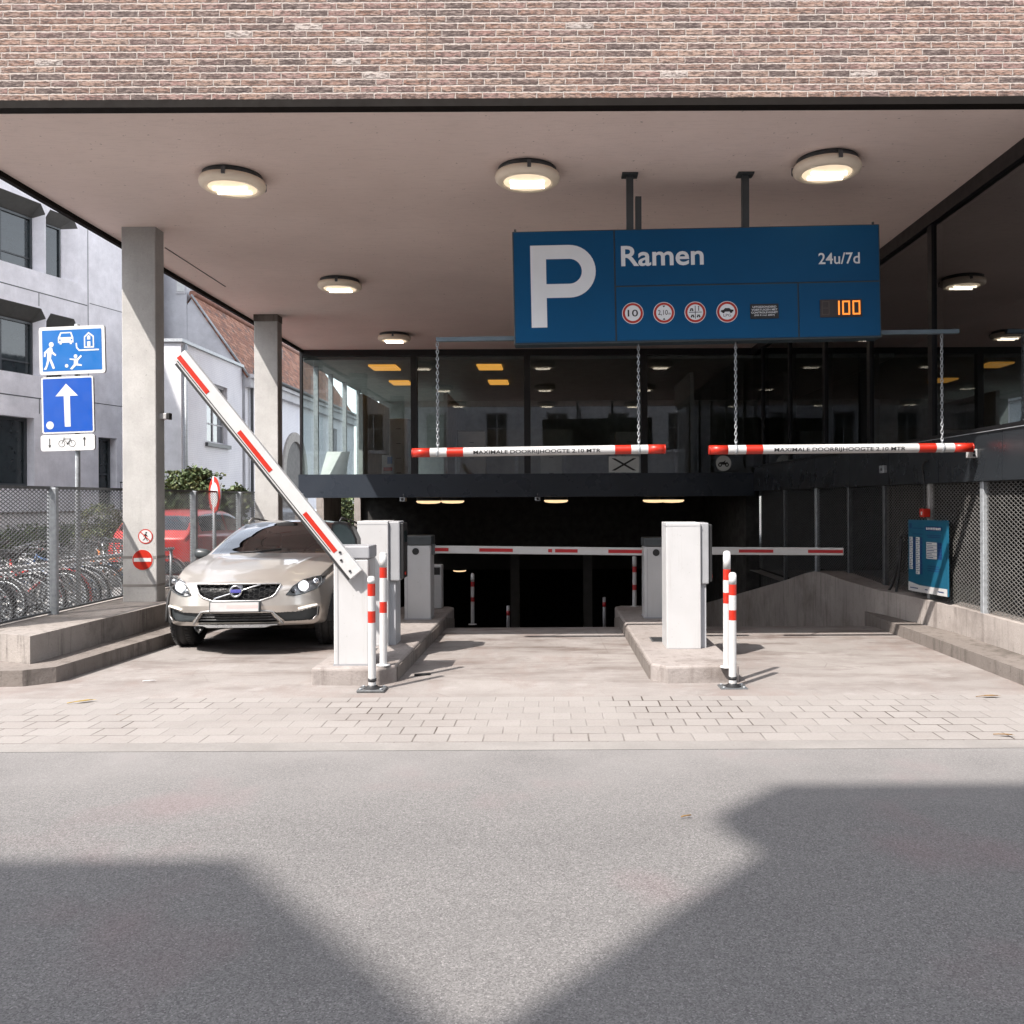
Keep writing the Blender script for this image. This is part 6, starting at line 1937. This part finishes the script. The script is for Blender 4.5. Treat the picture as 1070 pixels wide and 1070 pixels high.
def window(parent, pt, o, depth, bars=(), mat_f=None, pane=None, ft=0.07, sill=False):
    a0, a1, b0, b1 = o
    m = MB()
    def bar(t0, t1, z0, z1, q0=depth - 0.07, q1=depth + 0.02):
        m.add([pt(t0, z0, q0), pt(t1, z0, q0), pt(t1, z1, q0), pt(t0, z1, q0), pt(t0, z0, q1), pt(t1, z0, q1), pt(t1, z1, q1), pt(t0, z1, q1)],
              [(0, 1, 2, 3), (4, 7, 6, 5), (0, 4, 5, 1), (1, 5, 6, 2), (2, 6, 7, 3), (3, 7, 4, 0)])
    bar(a0, a1, b0, b0 + ft); bar(a0, a1, b1 - ft, b1)
    bar(a0, a0 + ft, b0 + ft, b1 - ft); bar(a1 - ft, a1, b0 + ft, b1 - ft)
    for (ax, f) in bars:
        if ax == 'v':
            c = a0 + (a1 - a0) * f; bar(c - ft * 0.4, c + ft * 0.4, b0 + ft, b1 - ft, depth - 0.05)
        else:
            c = b0 + (b1 - b0) * f; bar(a0 + ft, a1 - ft, c - ft * 0.3, c + ft * 0.3, depth - 0.045)
    w = m.build('window', mat_f or M['dark_grey'], parent)
    g = MB().poly([pt(a0 + ft, b0 + ft, depth - 0.015), pt(a1 - ft, b0 + ft, depth - 0.015), pt(a1 - ft, b1 - ft, depth - 0.015), pt(a0 + ft, b1 - ft, depth - 0.015)])
    g.build('pane', pane or M['pane_dark'], w)
    if sill:
        m2 = MB()
        vs = []
        for q in (-0.10, depth * 0.8):
            for z in (b0 - 0.13, b0 - 0.005):
                for a in (a0 - 0.12, a1 + 0.12):
                    vs.append(pt(a, z, q))
        m2.add(vs, [(0, 1, 3, 2), (4, 6, 7, 5), (0, 4, 5, 1), (2, 3, 7, 6), (0, 2, 6, 4), (1, 5, 7, 3)])
        m2.build('sill', sill if not isinstance(sill, bool) else M['concrete_facade'], w)
    return w

# ---------------------------------------------------------------- grey concrete building at the left
gb = thing('concrete_building', 'pale grey concrete building with hooded dark windows at the far left', 'building', (-16, 25.7, 0))
O = Vector((-16, 25.7, 0)); d = Vector((0.2723, 0.9622, 0)); nr = Vector((0.9622, -0.2723, 0))
ops = []
kinds = []
for (zb_, zt_) in ((8.66, 10.35), (5.45, 7.12), (12.0, 13.6)):
    for t_ in (-12.4, -8.6, -4.9, -1.25):
        ops.append((t_ + 0.2, t_ + 2.08, zb_, zt_)); kinds.append('w')
    ops.append((1.02, 1.78, zb_, zt_ - 0.05)); kinds.append('n')
big = [o for o, k_ in zip(ops, kinds) if k_ == 'w']
nar = [o for o, k_ in zip(ops, kinds) if k_ == 'n']
grd = [(-1.6, 0.55, 2.05, 4.15), (-5.6, -3.2, 2.05, 4.15), (-9.6, -7.2, 2.05, 4.15)]
door = [(3.05, 3.85, 1.3, 3.75)]
m = MB()
# three strips so that the splayed and the plain openings can differ
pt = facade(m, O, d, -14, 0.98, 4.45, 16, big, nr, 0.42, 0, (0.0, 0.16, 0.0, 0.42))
facade(m, O, d, 0.98, 6.15, 4.45, 16, nar, nr, 0.30, 0, (0.02, 0.45, 0.0, 0.4))
facade(m, O, d, -14, 6.15, 0, 4.45, grd + door, nr, 0.35, 0)
a, b = O + d * 6.15, O + d * 6.15 - nr * 12
m.add([a, b, b + Vector((0, 0, 16)), a + Vector((0, 0, 16))], [(0, 1, 2, 3)])
a, b = O + d * -14, O + d * -14 - nr * 12
m.add([a, b, b + Vector((0, 0, 16)), a + Vector((0, 0, 16))], [(0, 1, 2, 3)])
r4 = [O + d * -14 + Vector((0, 0, 16)), O + d * 6.15 + Vector((0, 0, 16)), O + d * 6.15 - nr * 12 + Vector((0, 0, 16)), O + d * -14 - nr * 12 + Vector((0, 0, 16))]
m.poly(r4)
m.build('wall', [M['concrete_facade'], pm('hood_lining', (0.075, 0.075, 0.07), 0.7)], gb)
for o in big: window(gb, pt, o, 0.42, (('v', 0.42), ('h', 0.25)))
for o in nar: window(gb, pt, o, 0.30, (), ft=0.05)
for o in grd: window(gb, pt, o, 0.35, (('v', 0.45),), ft=0.1)
dr = window(gb, pt, door[0], 0.35, (('h', 0.5),), ft=0.09); dr.name = 'door'
m = MB()
def groove(t0, t1, z0, z1, q=0.003):
    m.add([pt(t0, z0, -q), pt(t1, z0, -q), pt(t1, z1, -q), pt(t0, z1, -q)], [(0, 1, 2, 3)])
for z in (8.0, 4.75, 11.3):
    groove(-14, 2.6, z, z + 0.035)
    groove(2.7, 6.0, z + 0.1, z + 0.125)
for t_ in (-6.6, -2.9, 0.72):
    for (za, zb_) in ((10.9, 11.3), (7.6, 8.0), (4.3, 4.75)):
        groove(t_, t_ + 0.03, za, zb_)
groove(2.62, 2.65, 4.75, 16)
m.build('joint', M['galv_dark'], gb)
m = MB().tube([pt(5.9, 0, -0.08), pt(5.9, 16, -0.08)], 0.06, 10)
m.build('drainpipe', M['plaster_white'], gb)
m = MB()
a, b = pt(2.2, 0, -2.2), pt(6.0, 0, -2.2)
# low parapet, steps and railing before the door
t = thing('parapet_wall', 'low pale wall running before the grey building behind the bicycles', 'wall', tuple(pt(-4, 0, -3)))
m = MB(); q = [pt(-14, 0, -2.6), pt(2.0, 0, -2.6), pt(2.0, 0, -3.0), pt(-14, 0, -3.0)]
m.prism(q, (0, 0, 1.28)); m.build('wall', M['concrete_facade'], t)
MB().prism([p + Vector((0, 0, 1.282)) for p in [pt(-14, 0, -2.56), pt(2.04, 0, -2.56), pt(2.04, 0, -3.04), pt(-14, 0, -3.04)]], (0, 0, 0.06)).build('coping', M['concrete_kerb'], t)
t = thing('door_steps', 'concrete steps with dark railing before the glazed door at the left', 'steps', tuple(pt(3.4, 0, -1)))
for i in range(6):
    q = [pt(2.6, 0, 0.0 - 0.02), pt(4.4 + 0.28 * (6 - i) , 0, -0.02), pt(4.4 + 0.28 * (6 - i), 0, -1.3), pt(2.6, 0, -1.3)]
    MB().prism([p + Vector((0, 0, 0.21 * i)) for p in q], (0, 0, 0.208)).build('step', M['concrete_facade'], t)
m = MB()
for i in range(22):
    tt_ = 2.62 + i * 0.145
    zz_ = 1.26 if tt_ < 4.4 else max(0.1, 1.26 - (tt_ - 4.4) * 0.75)
    m.tube([pt(tt_, zz_, -1.28), pt(tt_, zz_ + 0.95, -1.28)], 0.012, 5)
m.tube([pt(2.6, 2.22, -1.28), pt(4.4, 2.22, -1.28), pt(5.75, 1.2, -1.28)], 0.022, 6)
m.tube([pt(2.6, 1.36, -1.28), pt(4.4, 1.36, -1.28), pt(5.75, 0.4, -1.28)], 0.016, 6)
m.build('railing', M['dark_grey'], t)

# ---------------------------------------------------------------- white annex and red-roofed house
K = 1.45                     # these stand well behind the car park
def hz(z): return CAMZ + (z - CAMZ) * K
an = thing('white_annex', 'white painted annex with sloping coping and a sash window beside the column', 'building', (-8.2 * K, 20 * K, 0))
ax, ay, al, ah = -7.98 * K, 18.4 * K, 3.6 * K, hz(5.0)
m = MB()
sw = [(1.35 * K, 2.6 * K, hz(2.95), hz(4.35))]
pt2 = facade(m, (ax, ay, 0), (0, 1, 0), 0, al, 0, ah, sw, (1, 0, 0), 0.2)
m.add([(ax, ay, 0), (-8.75 * K, ay, 0), (-8.75 * K, ay, ah), (ax, ay, ah)], [(0, 1, 2, 3)], False, 1)  # annex front: darker base than the side wall, toning down sunlight
m.add([(-8.75 * K, ay, ah), (ax, ay, ah), (ax, ay + al, ah), (-8.75 * K, ay + al, ah)], [(0, 1, 2, 3)])
m.build('wall', [M['white_brick'], M['darkened_front_render']], an)
MB().box(-8.75 * K, ax + 0.08, ay - 0.08, ay + al, ah + 0.003, ah + 0.10).build('coping', M['galv'], an)
window(an, pt2, sw[0], 0.2, (('v', 0.5), ('h', 0.33), ('h', 0.66)), M['plaster_white'], glass('sash_pane', (0.7, 0.72, 0.72), 1.5, 1.6), 0.07, M['galv_dark'])
MB().box(ax - 0.7, ax - 0.4, ay + 1.3 * K, ay + 2.7 * K, hz(2.9), hz(4.4)).build('curtain', M['office_light'], an)
MB().tube([(ax + 0.08, ay + 0.15, 0), (ax + 0.08, ay + 0.15, ah - 0.05)], 0.06, 10).build('drainpipe', M['galv'], an)
# tall block behind, between annex and grey building
yt = 22.05 * K
tb_ = thing('tower_block', 'tall plain pale block rising behind the annex next to the front column', 'building', (x_at(180, yt), yt, 0))
xr_ = x_at(196, yt)
MB().box(x_at(150, yt), xr_, yt, yt + 7, 0, 18.0).build('wall', M['darkened_front_render'], tb_)
p0, p1 = P(184, 292, yt), P(194, 307, yt)
fr_ = MB().box(p0.x, p1.x, yt - 0.03, yt - 0.001, p1.z, p0.z).build('vent', M['plaster_white'], tb_)
MB().box(p0.x + 0.05, p1.x - 0.05, yt - 0.045, yt - 0.031, p1.z + 0.08, p0.z - 0.08).build('vent_slats', M['office_light'], fr_)
# gabled house
gh = thing('gabled_house', 'old white house with weathered red tiled roof and an arched doorway', 'building', (-9.0 * K, 26 * K, 0))
ex, ez, rx_, rz_ = -7.93 * K, hz(4.95), -9.25 * K, hz(6.85)
yg0, yg1 = 22.06 * K, 34 * K
m = MB()
m.add([(-10.6 * K, yg0 + 0.02, 0), (ex, yg0 + 0.02, 0), (ex, yg0 + 0.02, ez), (rx_, yg0 + 0.02, rz_), (-10.6 * K, yg0 + 0.02, ez)], [(0, 1, 2, 3, 4)], False, 1)  # gable end: render with a shaded look put into its colour
hw = [(0.9 * K, 1.6 * K, hz(2.9), hz(4.2)), (0.9 * K, 1.6 * K, hz(0.6), hz(2.0)), (8.6 * K, 9.3 * K, hz(2.9), hz(4.2))]
pt3 = facade(m, (ex, yg0, 0), (0, 1, 0), 0.02, yg1 - yg0, 0, ez, hw, (1, 0, 0), 0.22)
m.build('wall', [M['white_brick'], M['darkened_front_render']], gh)
for o in hw: window(gh, pt3, o, 0.22, (('v', 0.5), ('h', 0.5)), M['plaster_white'], M['pane_dark'], 0.07)
sl = sqrt((ex - rx_) ** 2 + (rz_ - ez) ** 2)
ov = 0.3
dx_, dz_ = (ex - rx_) / sl, (ez - rz_) / sl
e_out = (ex + dx_ * ov, ez + dz_ * ov)
vs = [(e_out[0], yg0 - 0.08, e_out[1] + 0.06), (e_out[0], yg1, e_out[1] + 0.06), (rx_, yg1, rz_ + 0.06), (rx_, yg0 - 0.08, rz_ + 0.06)]
lo = [(v[0] - 0.07, v[1], v[2] - 0.11) for v in vs]
ro = MB().add(vs + lo, [(0, 1, 2, 3), (4, 7, 6, 5), (0, 4, 5, 1), (1, 5, 6, 2), (2, 6, 7, 3), (3, 7, 4, 0)]).build('roof', M['tiles'], gh)
uvl = ro.data.uv_layers.new(name='UVMap')
for lp in ro.data.loops:
    co = ro.data.vertices[lp.vertex_index].co
    uvl.data[lp.index].uv = (co.y, -sqrt((co.x - rx_) ** 2 + (co.z - rz_) ** 2))
vs = [(-10.9 * K, yg0, ez - 0.2), (-10.9 * K, yg1, ez - 0.2), (rx_, yg1, rz_ + 0.055), (rx_, yg0, rz_ + 0.055)]
MB().poly(vs).build('roof', M['tiles'], gh)
MB().tube([(rx_, yg0 - 0.08, rz_ + 0.08), (rx_, yg1, rz_ + 0.08)], 0.12, 8).build('ridge', pm('ridge_tile', (0.22, 0.11, 0.08), 0.8, var=0.25, scale=3), gh)
MB().tube([(rx_ - 0.02, yg0 - 0.10, rz_ + 0.03), (e_out[0], yg0 - 0.10, e_out[1] + 0.03)], 0.04, 6).build('verge_board', M['galv'], gh)
MB().box(ex, ex + 0.22, yg0 - 0.02, yg1, ez - 0.62, ez - 0.29).box(ex, ex + 0.33, yg0 - 0.04, yg1, ez - 0.289, ez - 0.14).build('cornice', M['plaster_white'], gh)
MB().tube([(ex + 0.36, yg0, ez - 0.08), (ex + 0.36, yg1, ez - 0.08)], 0.08, 8).build('gutter', M['galv_dark'], gh)
MB().tube([(ex + 0.3, yg0 + 0.4, ez - 0.1), (ex + 0.1, yg0 + 0.45, ez - 0.6), (ex + 0.1, yg0 + 0.45, 0)], 0.06, 8).build('drainpipe', M['galv_dark'], gh)
p = Vector((rx_ + (ex - rx_) * 0.45, 26.5 * K, rz_ + (ez - rz_) * 0.45))
MB().box(p.x - 0.07, p.x + 0.35, p.y - 0.15, p.y + 0.2, p.z, p.z + 0.45).build('roof_vent', M['galv_dark'], gh)
# arched doorway with stone surround
ya, wa, hs = 26.2 * K, 0.95 * K, hz(2.45)
m = MB()
N_ = 16
inn = [(ya - wa, 0)] + [(ya - wa * cos(pi * i / N_), hs + wa * sin(pi * i / N_)) for i in range(N_ + 1)] + [(ya + wa, 0)]
wo_ = wa + 0.4
out_ = [(ya - wo_, 0)] + [(ya - wo_ * cos(pi * i / N_), hs + wo_ * sin(pi * i / N_)) for i in range(N_ + 1)] + [(ya + wo_, 0)]
n = len(inn)
vs = [(ex + 0.09, y, z) for y, z in inn] + [(ex + 0.09, y, z) for y, z in out_] + [(ex + 0.001, y, z) for y, z in inn] + [(ex + 0.001, y, z) for y, z in out_]
m.add(vs, [(i, i + 1, n + i + 1, n + i) for i in range(n - 1)] + [(n + i, n + i + 1, 3 * n + i + 1, 3 * n + i) for i in range(n - 1)] + [(2 * n + i, 2 * n + i + 1, i + 1, i) for i in range(n - 1)])
ar = m.build('door_arch', pm('arch_stone', (0.33, 0.31, 0.29), 0.85, var=0.2, bump=0.2), gh)
MB().poly([(ex + 0.015, y, z) for y, z in inn]).build('door_leaf', pm('door_wood', (0.055, 0.05, 0.05), 0.6, var=0.3, scale=3), ar)
yl, zl_ = 22.9 * K, hz(2.95)
t = thing('wall_lantern', 'small black curled wall lantern on the white house by the drainpipe', 'lamp', (ex + 0.15, yl, zl_))
MB().tube([(ex, yl, zl_ + 0.1), (ex + 0.3, yl, zl_ + 0.1), (ex + 0.44, yl, zl_ + 0.25), (ex + 0.36, yl, zl_ + 0.4)], 0.022, 6).build('bracket', M['black_metal'], t)
MB().lathe([(0.03, 0.15), (0.13, 0.09), (0.10, -0.17), (0.0, -0.2)], (ex + 0.36, yl, zl_ - 0.05), 10).build('lantern', M['black_metal'], t)

# ---------------------------------------------------------------- shrubs
def foliage(centres, n, size, seed, mats=3):
    r_ = random.Random(seed)
    m = MB()
    for _ in range(n):
        c, rad = r_.choice(centres)
        while True:
            q = Vector((r_.uniform(-1, 1), r_.uniform(-1, 1), r_.uniform(-1, 1)))
            if q.length <= 1: break
        q = q * (0.55 + 0.45 * q.length)
        p = Vector(c) + Vector((q.x * rad[0], q.y * rad[1], q.z * rad[2]))
        if noise.noise(p * 2.2) < -0.18: continue
        a, b_, g_ = r_.uniform(0, 2 * pi), r_.uniform(-1.0, 1.0), r_.uniform(0, 2 * pi)
        u = Vector((cos(a) * cos(b_), sin(a) * cos(b_), sin(b_)))
        v = u.orthogonal(); v.rotate(Matrix.Rotation(g_, 3, u)); 
        l, w = size * r_.uniform(0.7, 1.3), size * r_.uniform(0.28, 0.45)
        nn = u.cross(v) * l * 0.12
        m.add([p, p + u * l * 0.5 + v * w + nn, p + u * l, p + u * l * 0.5 - v * w + nn], [(0, 1, 2, 3)], False, r_.choice((0, 0, 1, 2)))
    return m
def shrub(name, label, base, centres, n, size, seed, mats, stems=7):
    t = thing(name, label, 'shrub', base)
    foliage(centres, n, size, seed).build('foliage', mats, t)
    m = MB(); r_ = random.Random(seed)
    for i in range(stems):
        c, rad = r_.choice(centres)
        b0 = Vector(base) + Vector((r_.uniform(-.12, .12), r_.uniform(-.12, .12), 0))
        e_ = Vector(c) + Vector((r_.uniform(-.5, .5) * rad[0], r_.uniform(-.5, .5) * rad[1], r_.uniform(0, .8) * rad[2]))
        m.tube([b0, b0.lerp(e_, 0.5) + Vector((r_.uniform(-.1, .1), 0, 0.1)), e_], [0.03, 0.02, 0.006], 5)
    m.build('stems', M['bark'], t)
    return t
shrub('shrub', 'loose leafy shrub over the fence before the white annex', (-8.5, 20.3, 0), [((-8.7, 20.3, 1.9), (0.6, 0.3, 0.6)), ((-8.1, 20.3, 1.8), (0.6, 0.35, 0.5)), ((-7.7, 20.4, 1.6), (0.5, 0.3, 0.45)), ((-8.8, 20.3, 1.0), (0.6, 0.35, 0.9)), ((-8.4, 20.3, 2.0), (0.45, 0.3, 0.35)), ((-7.9, 20.4, 1.0), (0.7, 0.35, 0.8))], 13000, 0.10, 3, [M['leaf'], M['leaf_dark'], M['leaf_olive']])
shrub('clipped_shrub', 'rounded olive green shrub behind the bicycles left of the front column', (-8.95, 17.0, 0), [((-8.95, 17.0, 0.85), (0.52, 0.5, 0.72))], 8000, 0.055, 5, [M['leaf_olive'], M['leaf_dark'], M['leaf_olive']])
shrub('clipped_shrub', 'dim low hedge along the parapet wall at the far left', (-13.2, 22, 0), [((-13.4 + 0.28 * i * 0.3, 20.5 + i * 0.8, 0.55), (0.5, 0.6, 0.5)) for i in range(5)], 7000, 0.07, 6, [M['leaf_dark'], M['leaf'], M['leaf_olive']])
shrub('shrub', 'green creeper growing beyond the garage openings at the left', (-6.6, 27, 0), [((-6.7, 26.5, 1.2), (0.5, 0.9, 0.8)), ((-6.6, 28.2, 1.0), (0.5, 0.8, 0.9)), ((-6.8, 24.0, 0.6), (0.4, 0.6, 0.6))], 5200, 0.11, 8, [M['leaf'], M['leaf_dark'], M['leaf_olive']])

# ---------------------------------------------------------------- houses across the street, behind the viewer
def back_house(name, label, x0, x1, yf, depth, top_pts, mat, cols, rows, zf):
    """top_pts: outline of the front wall's top as (x, z) from left to right"""
    t = thing(name, label, 'building', ((x0 + x1) / 2, yf, 0))
    m = MB()
    ops = []
    W_ = (x1 - x0) / cols
    for i in range(cols):
        for j in range(rows):
            cx_ = x0 + W_ * (i + 0.5)
            ops.append((cx_ - 0.55 - x0, cx_ + 0.55 - x0, 1.0 + 3.1 * j if j else 0.6, 2.9 + 3.1 * j))
    zt = zf
    ptb = facade(m, (x0, yf, 0), (1, 0, 0), 0, x1 - x0, 0, zt, ops, (0, 1, 0), 0.18)
    m.prism([(x0, yf, zt)] + [(x, yf, z) for x, z in top_pts][::1] + [(x1, yf, zt)], (0, -depth, 0))
    m.add([(x0, yf, 0), (x0, yf - depth, 0), (x0, yf - depth, zt), (x0, yf, zt)], [(0, 1, 2, 3)])
    m.add([(x1, yf, 0), (x1, yf - depth, 0), (x1, yf - depth, zt), (x1, yf, zt)], [(0, 1, 2, 3)])
    m.add([(x0, yf - depth, 0), (x1, yf - depth, 0), (x1, yf - depth, zt), (x0, yf - depth, zt)], [(0, 1, 2, 3)])
    m.build('wall', mat, t)
    if x1 > 0:
        MB().prism([(-7.572, yf, 16.08), (-8.08, yf, 16.72), (-8.04, yf, 17.48), (-7.572, yf, 17.48)], (0, -0.22, 0)).build('cornice', mat, t)
    for o in ops:
        window(t, ptb, o, 0.18, (('v', 0.5), ('h', 0.6)), M['plaster_white'], M['pane_dark'], 0.06, True)
    return t
YH = -6.0
back_house('town_house', 'pale town house with hipped roof across the street, behind the viewer at the left', -26, -7.73, YH, 9, [(-26, 15.9), (-9.84, 15.9), (-7.73, 13.93)], M['plaster_back'], 6, 4, 13.9)
back_house('town_house', 'tall cream town house with cornice across the street, behind the viewer', -7.57, 14, YH, 9, [(-7.57, 17.48), (14, 17.48)], M['plaster_white'], 7, 4, 13.95)
MB_j = MB().box(-7.729, -7.571, YH - 8, YH - 0.02, 0, 13.92)
single(MB_j, 'party_wall', M['plaster_back'], 'narrow wall closing the gap between the two houses behind the viewer', 'wall')

# ---------------------------------------------------------------- small things on the ground
def twig(px, py, ln, ang, lab, mat):
    Y = F * CAMZ / (py - CY)
    c = P(px, py, Y); c.z = 0.004
    t = thing('fallen_leaf', lab, 'leaf', c)
    r_ = random.Random(int(px))
    m = MB()
    u = Vector((cos(ang), sin(ang), 0)); v = Vector((-u.y, u.x, 0))
    L_ = ln
    pts = [(-0.5, 0), (-0.25, 0.16), (0.1, 0.2), (0.5, 0.0), (0.1, -0.16), (-0.25, -0.14)]
    m.add([c + u * a * L_ + v * b * L_ * 0.7 + Vector((0, 0, 0.012 + 0.05 * ln * (abs(b) * 3 - 0.2))) for a, b in pts], [(0, 1, 2, 3, 4, 5)])
    m.build('blade', mat, t)
    MB().tube([c - u * L_ * 0.75 + Vector((0, 0, 0.008)), c - u * L_ * 0.45 + Vector((0, 0, 0.012)), c + u * L_ * 0.3 + Vector((0, 0, 0.014))], 0.0035, 5).build('stalk', mat, t)
lf = pm('dry_leaf', (0.30, 0.20, 0.03), 0.7, var=0.3, scale=30)
lf2 = pm('brown_leaf', (0.17, 0.095, 0.03), 0.8, var=0.3, scale=30)
twig(89, 732, 0.17, 0.55, 'yellowish dry leaf lying on the pavers at the left', lf)
twig(1036, 731, 0.17, 0.05, 'long brown leaf lying by the right kerb end', lf2)
twig(1052, 772, 0.11, -0.3, 'brown leaf scrap on the pavers at the far right', lf2)
twig(719, 856, 0.05, 0.2, 'tiny brown leaf on the asphalt right of the middle', lf2)
twig(158, 711, 0.10, 0.1, 'pale scrap of paper on the concrete in front of the car', M['ts_white'])
# cable cover / fallen rod by the left island
Yq = F * CAMZ / (706 - CY)
t = single(MB().tube([(P(433, 706, Yq).x, Yq, 0.012), (P(449, 704, Yq).x, Yq + 0.05, 0.012)], 0.012, 6), 'iron_bar', M['black_rubber'], 'short dark rod lying on the lane beside the left island', 'rod')
